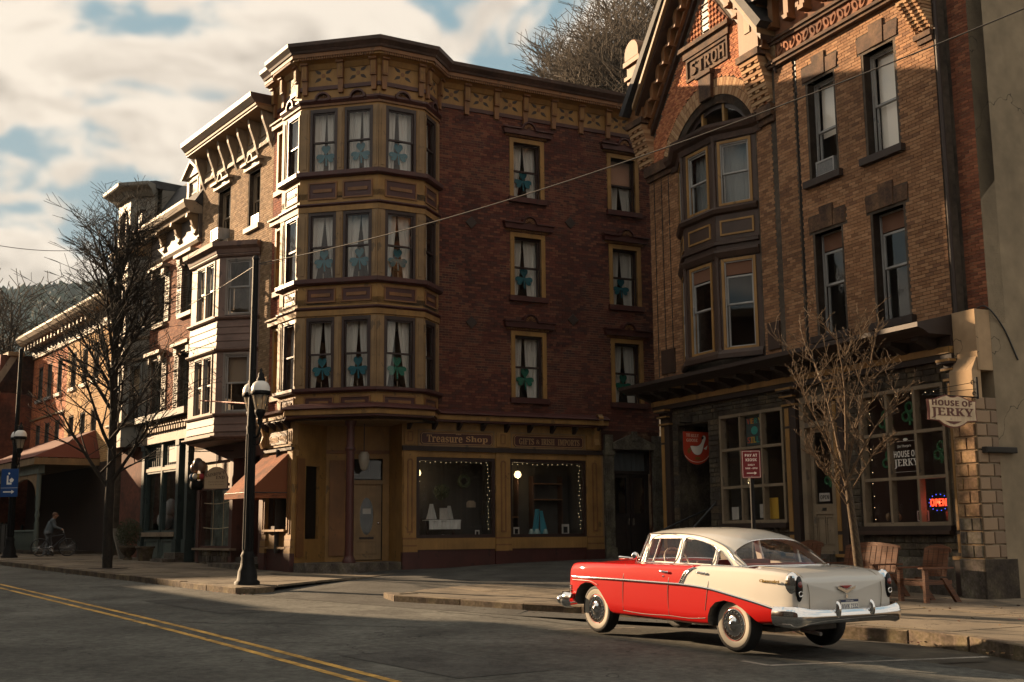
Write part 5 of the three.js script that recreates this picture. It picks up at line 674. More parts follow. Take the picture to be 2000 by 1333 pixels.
// --- long brick house with the porch
const B5 = thing('long_brick_house', 'long three-storey brick house, half red and half ochre, with heavy cornice', 'building', FL.p(-25, .7, 0));
{
  const P = (n, g, m, l) => part(B5, n, g, m, l), F = FL; const och = [[.46, .27, .11], [.52, .32, .14], [.40, .23, .09]];
  const hs = [], us = [-29.6, -27.9, -26.1, -23.7, -21.9, -20.2]; for (const u of us) for (const [c, e] of [[8.22, 9.85], [5.3, 6.95]]) { hs.push(win(B5, F, u, u + .78, c, e, { w: .06, mc: mats.grey, ms: mats.grey, dp: .14, pr: 0, shade: .4, sm: M([.24, .2, .15], .9) })); P('window_sill', bx(F, u - .12, u + .9, c - .16, c - .003, -.1, .13), mats.white); P('window_lintel', bx(F, u - .08, u + .86, e + .003, e + .18, -.1, .03), u < -25 ? M([.30, .10, .05], .9) : M([.40, .24, .1], .9)); }
  const w = P('front_wall', slab(F, rectP(-30.7, -16.5, .3, 10.6), hs, -.3, 0), mats.mortarL); bricks(w, F, { u0: -30.7, u1: -24.4, v0: 4.6, v1: 10.4 }, hs.map(h => [h[0] - .08, h[1] + .08, h[2] - .16, h[3] + .2]), { tones: [[.42, .13, .05], [.48, .16, .06], [.36, .10, .042]], seed: 51, H: .068, L: .22 }); bricks(w, F.off(.02), { u0: -24.35, u1: -16.5, v0: 4.6, v1: 10.4 }, hs.map(h => [h[0] - .08, h[1] + .08, h[2] - .16, h[3] + .2]), { tones: och, seed: 52, H: .068, L: .22 });
  const path = [FP(F, -31.3), FP(F, -20.3), FP(F, -20.3, -2)]; P('string_course', [bx(F, -30.7, -24.4, 7.25, 7.33, 0, .08), bx(F, -30.7, -16.5, 10.38, 10.5, 0, .1)], mats.tanTrim); P('frieze', bx(F, -30.7, -16.5, 10.5, 11.1, -.2, .12), mats.dkbrown); P('main_cornice', sweep([FP(F, -31.2), FP(F, -16.5)], [[-.3, 11.1], [.6, 11.12], [.75, 11.25], [.85, 11.42], [.85, 11.52], [-.3, 11.55]]), mats.cream); for (let i = 0; i < 18; i++) P('cornice_block', bx(F, -30.8 + i * .62, -30.62 + i * .62, 10.85, 11.1, .12, .5), mats.cream);
  shell(B5, F, -30.7, -16.5, 11.2, 9, mats.mortarL);
  // porch
  const pf = F.off(2.3), rd = M([.26, .07, .04], .85, { map: T.blotch });
  P('porch_roof', [(() => { const q = (u, v, d) => F.p(u, v, d).toArray(); const a = q(-30.2, 4.75, 2.7), b = q(-18.6, 4.75, 2.7), c = q(-19.4, 6.0, .05), d = q(-28.8, 6.0, .05), e = q(-18.6, 4.75, 0), f = q(-30.2, 4.75, 0); return geo([...a, ...b, ...c, ...a, ...c, ...d, ...b, ...e, ...c, ...f, ...a, ...d]); })()], rd); P('porch_eave', bx(F, -30.2, -18.6, 4.45, 4.72, 0, 2.65), mats.tanTrim); P('porch_beam', bx(F, -29.8, -18.9, 4.1, 4.45, 2.15, 2.4), mats.greenL);
  for (const u of [-29.6, -28.7, -23.6, -19.1]) { const p = pf.p(u, 0, 0); P('porch_post', lathe([[.1, .8], [.1, 2.1], [.06, 2.2], [.11, 2.4], [.07, 2.6], [.1, 2.8], [.1, 4.1]], p.x, p.z, 8), mats.greenL); }
  P('porch_arch', [ext(pf, [[-28.6, 4.1], [-28.6, 3.3], ...[...Array(13).keys()].map(i => { const t = Math.PI * (1 - i / 12); return [-23.9 + 0 - 2.3 + Math.cos(t) * 2.25, 3.2 + Math.sin(t) * .75]; }), [-23.7, 3.3], [-23.7, 4.1]], -.05, .05), ext(pf, [[-23.5, 4.1], [-23.5, 3.3], ...[...Array(13).keys()].map(i => { const t = Math.PI * (1 - i / 12); return [-21.35 + Math.cos(t) * 2.0, 3.2 + Math.sin(t) * .75]; }), [-19.2, 3.3], [-19.2, 4.1]], -.05, .05)], mats.tanTrim);
  P('porch_rail', [bx(pf, -28.6, -19.2, 1.75, 1.82, -.04, .04), ...[...Array(46).keys()].map(i => bx(pf, -28.5 + i * .2, -28.46 + i * .2, 1.0, 1.75, -.02, .02))], mats.greenL); P('porch_floor', bx(F, -30, -18.8, .3, .95, 0, 2.5), mats.stoneD); P('porch_back', [bx(F, -30.5, -17, .9, 4.6, .01, .04)], mats.dkbrown);
}
// --- slate mansard house at the far end
const B6 = thing('dormered_house', 'brick house with slate mansard and grey dormers at the end of the row', 'building', FL.p(-34, .8, 1));
{
  const P = (n, g, m) => part(B6, n, g, m), F = FL.off(1.9), rd = M([.22, .07, .035], .9, { map: T.blotch });
  const hs = []; for (const u of [-36.5, -34.4, -32.2]) for (const [c, e] of [[5.7, 7.4]]) { hs.push(win(B6, F, u, u + .8, c, e, { w: .08, mc: mats.grey, ms: mats.grey, dp: .14, pr: .02, shade: .4 })); }
  const fw = P('front_wall', slab(F, rectP(-50, -30.8, .3, 8.3), hs, -.3, 0), mats.mortarL); bricks(fw, F, { u0: -40, u1: -30.8, v0: 4.4, v1: 8.2 }, hs.map(h => [h[0] - .08, h[1] + .08, h[2] - .1, h[3] + .1]), { tones: redT, seed: 61, H: .068, L: .22 });
  P('end_wall', bx(F, -31.05, -30.8, .3, 10.6, -8, -.3), rd); P('eave_cornice', [bx(F, -50, -30.5, 8.3, 8.5, -.3, .35), bx(F, -50, -30.4, 8.5, 8.7, -.3, .5)], mats.tanTrim); P('mansard_roof', ext(F.at(-50, 0, F.az - 90), [[-.2, 8.7], [.9, 10.6], [7, 10.8], [7, 8.5]], 0, 19.2), mats.slate); P('mansard_cornice', bx(F, -50, -30.6, 10.55, 10.75, -1.4, -.6), mats.tanTrim); P('end_trim', ext(F.at(-30.9, 0, F.az - 90), [[-.25, 8.7], [.1, 8.7], [1.15, 10.6], [.8, 10.6]], 0, .12), mats.cream);
  for (const u of [-36, -34, -32.3]) { P('dormer', [slab(F, rectP(u - .55, u + .55, 8.75, 10.1), [[u - .32, u + .32, 8.95, 9.85]], -1.3, -.1), ext(F, [[u - .7, 10.1], [u + .7, 10.1], [u + .5, 10.35], [u - .5, 10.35]], -1.3, .05)], mats.grey); win(B6, F.off(-.1), u - .32, u + .32, 8.95, 9.85, { w: .05, mc: mats.white, ms: mats.white, dp: .04, pr: .02, shade: .5 }); }
  P('back_wall', [bx(F, -50, -30.8, .3, 8.5, -8.2, -8)], rd); P('room_wall', bx(F, -49, -31.1, .4, 10, -2, -1.9), mats.roomwall); P('porch_roof', ext(F.at(-50, 0, F.az - 90), [[0, 5.3], [-1.9, 4.5], [-1.9, 4.35], [0, 4.6]], 0, 18.8), rd); P('ground_floor', bx(F, -50, -30.8, .3, 4.3, 0, .03), mats.dkbrown);
}
// --- the houses on the near side of the street, behind the photographer: they shade the road
const FN = new Frame(-12.4, -9.9, 235.5);
const nearHouse = (name, label, a, b, h, tone) => { const B = thing(name, label, 'building', FN.p((a + b) / 2, 0, 0), 'houses across the street'); const hs = []; for (let u = a + 1; u < b - 1.4; u += 2.3) for (const [c, e] of [[1.5, 3.2], [4.4, 6.1], [7.4, 9.1]]) hs.push(win(B, FN, u, u + 1, c, e, { w: .09, mc: mats.cream, ms: mats.cream, dp: .12, shade: .4 })); const bs = G(...FP(FN, (a + b) / 2)); part(B, 'front_wall', slab(FN, rectP(a, b, -1, h), hs, -.3, 0), M(tone, .9, { map: T.blotch })); part(B, 'cornice', bx(FN, a - .1, b + .1, h - .4, h, -.3, .35), mats.tanTrim); shell(B, FN, a, b, h, 9, M(tone, .9)); for (const u of [a + 1.2, b - 2]) part(B, 'chimney', bx(FN, u, u + .8, h, h + 1.3, -5, -4.2), M(tone, .9)); };
nearHouse('brick_terrace', 'red brick house across the street opposite the red and white car', 4, 23.6, 12.2, [.2, .075, .04]); nearHouse('stucco_terrace', 'pale stucco house across the street opposite the corner shop', 24, 38, 12.0, [.3, .25, .18]); nearHouse('brown_terrace', 'brown brick house across the street opposite the mansard house', 38.3, 58, 10.5, [.17, .09, .05]); nearHouse('cream_terrace', 'low cream house across the street beside the tall brick block', 58.3, 67.5, 10.0, [.34, .3, .22]); nearHouse('tall_block', 'tall brick block across the street opposite the porch', 68, 104, 17.6, [.19, .07, .04]);
nearHouse('grey_terrace', 'grey house across the street behind the photographer', -14, 3.6, 12.4, [.2, .19, .17]); nearHouse('russet_terrace', 'russet brick house across the street beyond the grey house', -36, -14.4, 13, [.19, .08, .045]);

// ---------- the red and white saloon ----------
const car = thing('parked_car', 'vintage red and white four-door saloon with whitewall tyres and chrome bumpers', 'car', V(2.73, .02, -17.15));
{
  bases.delete(car); car.rotation.order = 'YXZ'; car.rotation.set(0, THREE.MathUtils.degToRad(122.34), .018);
  const lerpT = (tab, x) => { if (x >= tab[0][0]) return tab[0][1]; for (let i = 0; i < tab.length - 1; i++) if (x <= tab[i][0] && x >= tab[i + 1][0]) { const t = sm((tab[i][0] - x) / (tab[i][0] - tab[i + 1][0])) * .5 + .5 * (tab[i][0] - x) / (tab[i][0] - tab[i + 1][0]); return tab[i][1] + (tab[i + 1][1] - tab[i][1]) * t; } return tab[tab.length - 1][1]; };
  const Wt = [[2.22, .76], [2.19, .83], [2.12, .875], [1.95, .90], [1.6, .918], [1, .928], [0, .93], [-1.2, .93], [-1.9, .92], [-2.3, .895], [-2.45, .87], [-2.53, .845], [-2.57, .81]];
  const Sh = [[2.22, .93], [2.19, .975], [2.12, 1.0], [1.95, 1.02], [1.5, 1.035], [1, 1.04], [.5, 1.05], [-.5, 1.06], [-1.2, 1.07], [-1.7, 1.07], [-2.2, 1.05], [-2.42, 1.03], [-2.53, .985], [-2.57, .93]];
  const Dc = [[2.22, .80], [2.18, .9], [2.1, .96], [1.8, 1.02], [1.3, 1.075], [.9, 1.10], [.62, 1.10], [.52, .80], [.4, .62], [-1.5, .62], [-1.62, 1.02], [-1.75, 1.095], [-2.1, 1.08], [-2.35, 1.05], [-2.47, 1.01], [-2.54, .965], [-2.57, .91]];
  const Yb = [[2.22, .50], [2.1, .42], [1.9, .36], [.9, .30], [-1, .30], [-2, .385], [-2.57, .44]];
  const sect = x => { const w = lerpT(Wt, x), s = lerpT(Sh, x), d = lerpT(Dc, x), b = lerpT(Yb, x), tub = d < .95 && x < .6 && x > -1.7; const in_ = tub ? Math.min(1, (.95 - d) / .2) : 0;
    const sd = Math.min(s - .02, d); return [[0, b], [w * .6, b], [w * .93, b + .005], [w * .985, b + .05], [w * .998, b + .16], [w, .58], [w, .72], [w * .996, .82], [w * .985, .90], [w * .965, s - .055], [w * .935, s - .015], [w * .89, s], [w * (.84 + .0 * in_), s - .01 * (1 - in_)], [w * .8, (s + sd * 2) / 3 * (1 - in_) + in_ * (d + .25)], [w * .7, sd * .35 + d * .65 - (1 - in_) * .0], [w * .4, d - .008], [0, d]]; };
  const xs = [2.22, 2.2, 2.16, 2.1, 2.0, 1.85, 1.65, 1.45, 1.25, 1.05, .9, .75, .64, .58, .52, .45, .3, 0, -.3, -.6, -.9, -1.2, -1.45, -1.52, -1.57, -1.62, -1.68, -1.75, -1.85, -2.0, -2.15, -2.28, -2.38, -2.45, -2.5, -2.535, -2.56, -2.57];
  const rows = xs.map(x => { const h = sect(x); return [...h.map(p => [x, p[1], p[0]]), ...h.slice(1, -1).reverse().map(p => [x, p[1], -p[0]])]; });
  const n = rows[0].length, P = [], I = []; rows.forEach(r => r.forEach(p => P.push(...p)));
  for (let i = 0; i < rows.length - 1; i++) for (let k = 0; k < n; k++) { const a = i * n + k, b = i * n + (k + 1) % n, c = (i + 1) * n + (k + 1) % n, d = (i + 1) * n + k; I.push(a, b, c, a, c, d); }
  for (const [i, f] of [[0, 1], [rows.length - 1, 0]]) { const ci = P.length / 3, r = rows[i]; P.push(r[0][0] + (f ? .015 : -.012), r.reduce((q, p) => q + p[1], 0) / n, 0); for (let k = 0; k < n; k++) { const a = i * n + k, b = i * n + (k + 1) % n; f ? I.push(ci, b, a) : I.push(ci, a, b); } }
  let bg = new THREE.BufferGeometry(); bg.setAttribute('position', new THREE.Float32BufferAttribute(P, 3)); bg.setIndex(I); bg.computeVertexNormals();
  { // make sure normals point outwards
    const nn = bg.attributes.normal, pp = bg.attributes.position; let s = 0; for (let i = 0; i < pp.count; i++) s += nn.getZ(i) * pp.getZ(i); if (s < 0) { for (let i = 0; i < I.length; i += 3) [I[i], I[i + 1]] = [I[i + 1], I[i]]; bg.setIndex(I); bg.computeVertexNormals(); } }
  bg.setAttribute('uv', new THREE.Float32BufferAttribute(new Float32Array(P.length / 3 * 2), 2));
  const wheelX = [1.48, -1.47];
  const archF = [[1.98, .2], [1.97, .5], [1.9, .62], [1.8, .695], [1.66, .735], [1.52, .73], [1.38, .68], [1.27, .6], [1.17, .5], [.93, .2]], archR = [[-1.03, .2], [-1.06, .42], [-1.12, .54], [-1.22, .615], [-1.38, .65], [-1.55, .63], [-1.7, .57], [-1.85, .485], [-2.04, .36], [-2.1, .2]];
  const ev = new Evaluator(); ev.attributes = ['position', 'normal', 'uv']; ev.useGroups = true;
  const paintTex = (() => { const w = 2048, h = 512, d = new Uint8Array(w * h * 4); const trim = [[-.4, .81], [-.51, .81], [-1.11, .778], [-1.51, .722], [-1.96, .652], [-2.31, .585], [-2.7, .51]], dip = [[.5, -.45], [.81, -.51], [.94, -.585], [1.0, -.66], [1.05, -.79], [1.12, -1.0]]; const lin = (t, x, k) => { for (let i = 0; i < t.length - 1; i++) { const a = t[i], b = t[i + 1]; if ((x - a[0]) * (x - b[0]) <= 0) return a[1] + (b[1] - a[1]) * (x - a[0]) / (b[0] - a[0]); } return x > 0 ? t[0][1] : t[t.length - 1][1]; };
    for (let j = 0; j < h; j++) for (let i = 0; i < w; i++) { const x = -2.7 + 5.4 * (i + .5) / w, y = 1.3 * (j + .5) / h; const xd = y > 1.12 ? -1 : y < .5 ? -.45 : lin(dip, y), wh = x < xd && y > lin(trim, x); const o = (j * w + i) * 4; const c = wh ? [200, 197, 190] : [176, 6, 2]; d[o] = c[0]; d[o + 1] = c[1]; d[o + 2] = c[2]; d[o + 3] = 255; }
    const t = new THREE.DataTexture(d, w, h); t.colorSpace = THREE.SRGBColorSpace; t.magFilter = THREE.LinearFilter; t.needsUpdate = true; return t; })();
  const bodyM = M([1, 1, 1], .62, { map: paintTex, clearcoat: 1, clearcoatRoughness: .02, specularIntensity: .12 }), wellM = M([.22, .20, .17], .95, { map: T.blotch }), whiteM = M([.57, .55, .50], .5, { clearcoat: 1, clearcoatRoughness: .08 });
  let br = new Brush(bg, bodyM); br.updateMatrixWorld();
  for (const a of [archF, archR]) for (const s of [1, -1]) { const g = new THREE.ExtrudeGeometry(shape(a), { depth: .6, bevelEnabled: false }); g.translate(0, 0, s > 0 ? .52 : -1.12); const b = new Brush(clean(g), wellM); b.updateMatrixWorld(); br = ev.evaluate(br, b, SUBTRACTION); br.updateMatrixWorld(); }
  { const g = br.geometry, pp = g.attributes.position, uv = g.attributes.uv; for (let i = 0; i < pp.count; i++) uv.setXY(i, (pp.getX(i) + 2.7) / 5.4, pp.getY(i) / 1.3);
    const mm = Array.isArray(br.material) ? br.material : [br.material]; const grp = g.groups.length ? g.groups : [{ start: 0, count: g.index ? g.index.count : pp.count, materialIndex: 0 }]; const idx = g.index ? g.index.array : null;
    const pick = (want) => { const Q = [], N2 = [], U2 = []; for (const r of grp) { if ((mm[r.materialIndex] === wellM) !== want) continue; for (let i = r.start; i < r.start + r.count; i++) { const k = idx ? idx[i] : i; Q.push(pp.getX(k), pp.getY(k), pp.getZ(k)); N2.push(g.attributes.normal.getX(k), g.attributes.normal.getY(k), g.attributes.normal.getZ(k)); U2.push(uv.getX(k), uv.getY(k)); } } return Q.length ? geo(Q, N2, U2) : null; };
    const body = part(car, 'body', pick(false), bodyM, 'red lower body with white rear wings and boot'); const well = pick(true); if (well) part(body, 'wheel_well', well, wellM); }
  const zAt = (x, y) => { const s = sect(x); for (let i = 3; i < 11; i++) if (y >= s[i][1] && y <= s[i + 1][1]) { const t = (y - s[i][1]) / (s[i + 1][1] - s[i][1] + 1e-6); return s[i][0] + (s[i + 1][0] - s[i][0]) * t; } return s[5][0]; };
  const chrome = mats.chrome, blackM = M([.012, .012, .012], .5), rubber = M([.018, .018, .018], .75, { bumpMap: T.grain, bumpScale: .002 });
  const strip = (pts, r, m, name, sides = [-1, 1], out = .004) => { for (const s of sides) part(car, name, wire(pts.map(p => V(p[0], p[1], s * (zAt(p[0], p[1]) + out))), r, Math.max(12, pts.length * 8)), m); };
  strip([[2.03, .80], [1.6, .805], [1, .81], [.3, .81], [-.51, .81]], .02, chrome, 'side_trim'); strip([[-.5, .81], [-.8, .80], [-1.11, .778], [-1.51, .722], [-1.96, .652], [-2.31, .585], [-2.5, .545]], .02, chrome, 'side_trim'); strip([[-.51, .815], [-.55, .88], [-.585, .94], [-.66, 1.0], [-.77, 1.04]], .014, chrome, 'dip_trim'); strip([[-.56, .815], [-.6, .88], [-.635, .94], [-.71, 1.0], [-.81, 1.035]], .010, chrome, 'dip_trim');
  strip([[2.03, .755], [1.9, .756], [1.7, .757], [1.5, .75], [1.35, .71]], .010, M([.5, .03, .02], .4), 'arch_crease');
  for (const pts of [[[.74, 1.03], [.73, .85], [.735, .6], [.74, .38]], [[-.33, 1.05], [-.28, .85], [-.27, .6], [-.28, .38]], [[-1.09, 1.06], [-1.085, .85], [-1.06, .7], [-1.02, .5]], [[.74, .38], [.3, .365], [-.28, .38]], [[-.28, .38], [-.7, .375], [-1.02, .4]]]) strip(pts, .006, blackM, 'door_seam', [-1, 1], -.001);
  for (const s of [-1, 1]) for (const [x, y] of [[-.16, .965], [-.92, .98]]) { const h = part(car, 'door_handle', wire([V(x + .09, y, s * (zAt(x, y) + .006)), V(x + .03, y + .005, s * (zAt(x, y) + .035)), V(x - .09, y - .005, s * (zAt(x, y) + .03))], .012, 10), chrome); part(h, 'handle_button', sph(x - .1, y - .005, s * (zAt(x, y) + .022), .018), chrome); }
  for (const s of [-1, 1]) part(car, 'lock', sph(-.16, .90, s * zAt(-.16, .9), .014), chrome);
  // glasshouse
  const edge = [[.50, 1.05], [.47, 1.2], [.43, 1.40], [.42, 1.462], [.2, 1.475], [-.3, 1.475], [-.65, 1.45], [-.95, 1.395], [-1.2, 1.315], [-1.38, 1.22], [-1.55, 1.12], [-1.64, 1.05]];
  const holes = [[[.385, 1.092], [.345, 1.40], [-.285, 1.415], [-.265, 1.092]], [[-.365, 1.092], [-.385, 1.412], [-.62, 1.398], [-.86, 1.355], [-1.035, 1.30], [-1.02, 1.088]], [[-1.085, 1.086], [-1.10, 1.275], [-1.2, 1.225], [-1.30, 1.155], [-1.375, 1.084]]];
  const zg = (x, y) => .805 - (y - 1.05) * .34 - Math.max(0, -x - .9) ** 2 * .12 - Math.max(0, x - .2) ** 2 * .25;
  const dens = poly => { const o = []; for (let i = 0; i < poly.length; i++) { const a = poly[i], b = poly[(i + 1) % poly.length]; const k = Math.max(1, Math.round(Math.hypot(b[0] - a[0], b[1] - a[1]) / .12)); for (let j = 0; j < k; j++) o.push([a[0] + (b[0] - a[0]) * j / k, a[1] + (b[1] - a[1]) * j / k]); } return o; };
  for (const s of [-1, 1]) {
    const g = clean(new THREE.ExtrudeGeometry(shape(dens(edge), holes.map(dens)), { depth: .035, bevelEnabled: false })), p = g.attributes.position; for (let i = 0; i < p.count; i++) { const x = p.getX(i), y = p.getY(i); p.setZ(i, s * (zg(x, y) - .035 + p.getZ(i))); } if (s < 0) { const a = p.array; for (let i = 0; i < a.length; i += 9) for (let k = 0; k < 3; k++) [a[i + k], a[i + 3 + k]] = [a[i + 3 + k], a[i + k]]; } g.computeVertexNormals();
    const fr = part(car, 'window_frame', g, whiteM);
    holes.forEach((h, i) => { const gg = clean(new THREE.ShapeGeometry(shape(h))); const q = gg.attributes.position; for (let k = 0; k < q.count; k++) q.setZ(k, s * (zg(q.getX(k), q.getY(k)) - .018)); gg.computeVertexNormals(); part(fr, 'side_glass', gg, mats.glass); part(fr, 'chrome_surround', wire([...h, h[0]].map(p => V(p[0], p[1], s * (zg(...p) + .003))), .006, 60), chrome); });
    part(fr, 'vent_post', wire([V(.2, 1.09, s * zg(.2, 1.09)), V(.16, 1.41, s * zg(.16, 1.41))], .01, 6), chrome); part(fr, 'drip_rail', wire(edge.slice(3, 10).map(p => V(p[0], p[1] + .006, s * (zg(...p) + .012))), .007, 30), M([.12, .11, .1], .5)); part(fr, 'belt_trim', wire([V(.52, 1.068, s * .822), V(0, 1.072, s * .83), V(-.7, 1.072, s * .828), V(-1.35, 1.075, s * .81), V(-1.6, 1.078, s * .79)], .009, 30), chrome);
  }
  { const st = [.56, .5, .42, .3, .1, -.15, -.4, -.65, -.85, -1.0, -1.12, -1.22, -1.3, -1.36], yc = [[.56, 1.487], [.5, 1.51], [.42, 1.53], [.3, 1.545], [.1, 1.558], [-.4, 1.565], [-.85, 1.545], [-1.12, 1.50], [-1.3, 1.445], [-1.36, 1.42]], ye = x => { const e = edge.slice(3, 10); if (x > .42) return 1.462 - (x - .42) * .05; for (let i = 0; i < e.length - 1; i++) if (x <= e[i][0] && x >= e[i + 1][0]) return e[i][1] + (e[i + 1][1] - e[i][1]) * (e[i][0] - x) / (e[i][0] - e[i + 1][0]); return 1.22; };
    const Q = [], Iq = [], m = 24; st.forEach(x => { const e = ye(x), ze = zg(Math.min(x, .42), e) + .004, c = lerpT(yc, x), shrink = x > .42 ? 1 - ((x - .42) / .14) ** 2 * .25 : 1; for (let k = 0; k <= m; k++) { const t = -1 + 2 * k / m; const z = Math.sign(t) * (1 - (1 - Math.abs(t)) ** 1.25) * ze * shrink; const r = Math.abs(z / (ze * shrink)); Q.push(x, e + (c - e) * (1 - r ** 2.6) ** .8, z); } }); for (let i = 0; i < st.length - 1; i++) for (let k = 0; k < m; k++) { const a = i * (m + 1) + k, b = a + 1, c = a + m + 2, d = a + m + 1; Iq.push(a, c, b, a, d, c); } const g = new THREE.BufferGeometry(); g.setAttribute('position', new THREE.Float32BufferAttribute(Q, 3)); g.setIndex(Iq); g.computeVertexNormals(); if (g.attributes.normal.getY(12 + 25 * 5) < 0) { for (let i = 0; i < Iq.length; i += 3) [Iq[i], Iq[i + 1]] = [Iq[i + 1], Iq[i]]; g.setIndex(Iq); g.computeVertexNormals(); } part(car, 'roof', g, whiteM, 'cream roof'); }
  const wrap = (name, topF, botF, nx = 24, ny = 8, bulge = .03, dir = 1) => { const Q = [], Iq = []; for (let j = 0; j <= ny; j++) for (let i = 0; i <= nx; i++) { const s = -1 + 2 * i / nx, t = j / ny, a = topF(s), b = botF(s); Q.push(a[0] + (b[0] - a[0]) * t + dir * bulge * Math.sin(Math.PI * t), a[1] + (b[1] - a[1]) * t + bulge * .6 * Math.sin(Math.PI * t), a[2] + (b[2] - a[2]) * t); } for (let j = 0; j < ny; j++) for (let i = 0; i < nx; i++) { const a = j * (nx + 1) + i; Iq.push(a, a + 1, a + nx + 2, a, a + nx + 2, a + nx + 1); } const g = new THREE.BufferGeometry(); g.setAttribute('position', new THREE.Float32BufferAttribute(Q, 3)); g.setIndex(Iq); g.computeVertexNormals(); const w = part(car, name, g, mats.glass); const ring = []; for (let i = 0; i <= nx; i += 2) ring.push(V(...topF(-1 + 2 * i / nx))); for (let i = nx; i >= 0; i -= 2) ring.push(V(...botF(-1 + 2 * i / nx))); ring.push(ring[0].clone()); part(w, 'glass_surround', wire(ring, .011, 120), chrome); };
  const cc = s => Math.max(0, 1 - Math.abs(s) ** 2.6);
  wrap('windscreen', s => [.44 + .13 * cc(s), 1.455 + .03 * cc(s), .665 * s], s => [.52 + .34 * cc(s), 1.075 + .025 * cc(s), .80 * s], 24, 8, .02, 1);
  wrap('rear_window', s => [-1.22 - .15 * cc(s), 1.29 + .13 * cc(s), .70 * s], s => [-1.56 - .30 * cc(s), 1.082 + .012 * cc(s), .765 * s], 24, 8, .04, -1);
  // cabin
  const trimR = M([.28, .035, .03], .7, { map: T.blotch }), dark = M([.03, .02, .02], .85);
  const rb = (x0, x1, y0, y1, z0, z1, m, nm) => part(car, nm, clean(new THREE.ExtrudeGeometry(shape(rectP(x0, x1, y0, y1)), { depth: z1 - z0 - .06, bevelEnabled: true, bevelSize: .03, bevelThickness: .03, bevelOffset: -.03, bevelSegments: 3 })).translate(0, 0, z0 + .03), m);
  rb(-.52, -.02, .55, .74, -.68, .68, trimR, 'front_seat'); rb(-.62, -.46, .68, 1.12, -.68, .68, trimR, 'front_seat_back'); rb(-1.35, -.85, .55, .76, -.66, .66, trimR, 'rear_seat'); rb(-1.5, -1.32, .7, 1.1, -.66, .66, trimR, 'rear_seat_back'); rb(-1.72, -1.45, 1.0, 1.06, -.66, .66, trimR, 'parcel_shelf'); rb(.45, .7, .8, 1.06, -.74, .74, dark, 'dashboard');
  { const g = clean(new THREE.TorusGeometry(.21, .012, 8, 32)); g.rotateY(Math.PI / 2); g.rotateZ(-.5); g.translate(.2, 1.08, -.36); const w = part(car, 'steering_wheel', g, M([.55, .5, .42], .4)); part(w, 'steering_column', tube(V(.2, 1.08, -.36), V(.5, .92, -.36), .025), dark); part(w, 'spoke', tube(V(.18, 1.12, -.55), V(.18, 1.12, -.17), .009), chrome); }
  part(car, 'rear_view_mirror', clean(new THREE.BoxGeometry(.03, .06, .2).translate(.42, 1.38, 0)), chrome);
  // wheels
  for (const x of wheelX) for (const s of [-1, 1]) {
    const w = new THREE.Group(); w.name = 'wheel'; w.position.set(x, .352, s * .755); if (s < 0) w.rotation.y = Math.PI; car.add(w);
    const ax = (pts, seg = 40) => clean(new THREE.LatheGeometry(pts.map(p => new THREE.Vector2(p[0], p[1])), seg)).rotateX(Math.PI / 2);
    part(w, 'tyre', ax([[.215, -.09], [.30, -.1], [.335, -.085], [.352, -.05], [.352, .05], [.337, .085], [.315, .098], [.288, .098], [.215, .085]]), rubber); part(w, 'whitewall', ax([[.288, .0985], [.281, .1015], [.22, .094], [.213, .085]]), M([.40, .365, .30], .7)); part(w, 'rim_stripe', ax([[.214, .086], [.205, .088], [.198, .08]]), M([.4, .02, .015], .4)); part(w, 'hubcap', ax([[.2, .078], [.196, .098], [.185, .102], [.155, .092], [.12, .096], [.085, .1], [.078, .122], [.05, .132], [.025, .148], [0, .152]]), chrome);
    part(w, 'hub_slot', [...Array(18).keys()].map(i => { const t = i / 18 * 6.283; return sph(Math.cos(t) * .155, Math.sin(t) * .155, .092, .012, 1, 6); }), blackM, null, 'stuff'); part(w, 'brake_drum', ax([[0, -.09], [.214, -.088], [.214, -.07]]), blackM);
  }
  // bumpers: bent chrome bars
  const bump = (name, plan, y0, y1, o) => { const Q = [], Iq = [], prof = [[-.02, 0], [.035, .12], [.06, .45], [.05, .75], [.02, 1], [-.03, 1]], L = plan.length; plan.forEach((p, i) => { const a = plan[Math.max(0, i - 1)], b = plan[Math.min(L - 1, i + 1)], dx = b[0] - a[0], dz = b[1] - a[1], l = Math.hypot(dx, dz), nx = dz / l * o, nz = -dx / l * o, k = p[2] || 0; prof.forEach(q => Q.push(p[0] + nx * q[0], y0 - k + (y1 - y0 + 2 * k) * q[1], p[1] + nz * q[0])); }); const m = prof.length; for (let i = 0; i < L - 1; i++) for (let k = 0; k < m - 1; k++) { const a = i * m + k; Iq.push(a, a + 1, a + m + 1, a, a + m + 1, a + m); } const g = new THREE.BufferGeometry(); g.setAttribute('position', new THREE.Float32BufferAttribute(Q, 3)); g.setIndex(Iq); g.computeVertexNormals(); chrome.side = THREE.DoubleSide; return part(car, name, g, chrome); };
  const curve = (pts, k = 60) => new THREE.CatmullRomCurve3(pts.map(p => V(p[0], p[2] || 0, p[1]))).getPoints(k).map(p => [p.x, p.z, p.y]);
  const rbm = bump('rear_bumper', curve([[-2.3, -.945, .035], [-2.5, -.945, .04], [-2.61, -.885, .04], [-2.655, -.7, .015], [-2.675, -.3, 0], [-2.68, 0, 0], [-2.675, .3, 0], [-2.655, .7, .015], [-2.61, .885, .04], [-2.5, .945, .04], [-2.3, .945, .035]]), .43, .60, -1);
  bump('front_bumper', curve([[1.95, .95, .02], [2.2, .94, .03], [2.33, .8, .02], [2.4, .4], [2.42, 0], [2.4, -.4], [2.33, -.8, .02], [2.2, -.94, .03], [1.95, -.95, .02]]), .36, .54, -1);
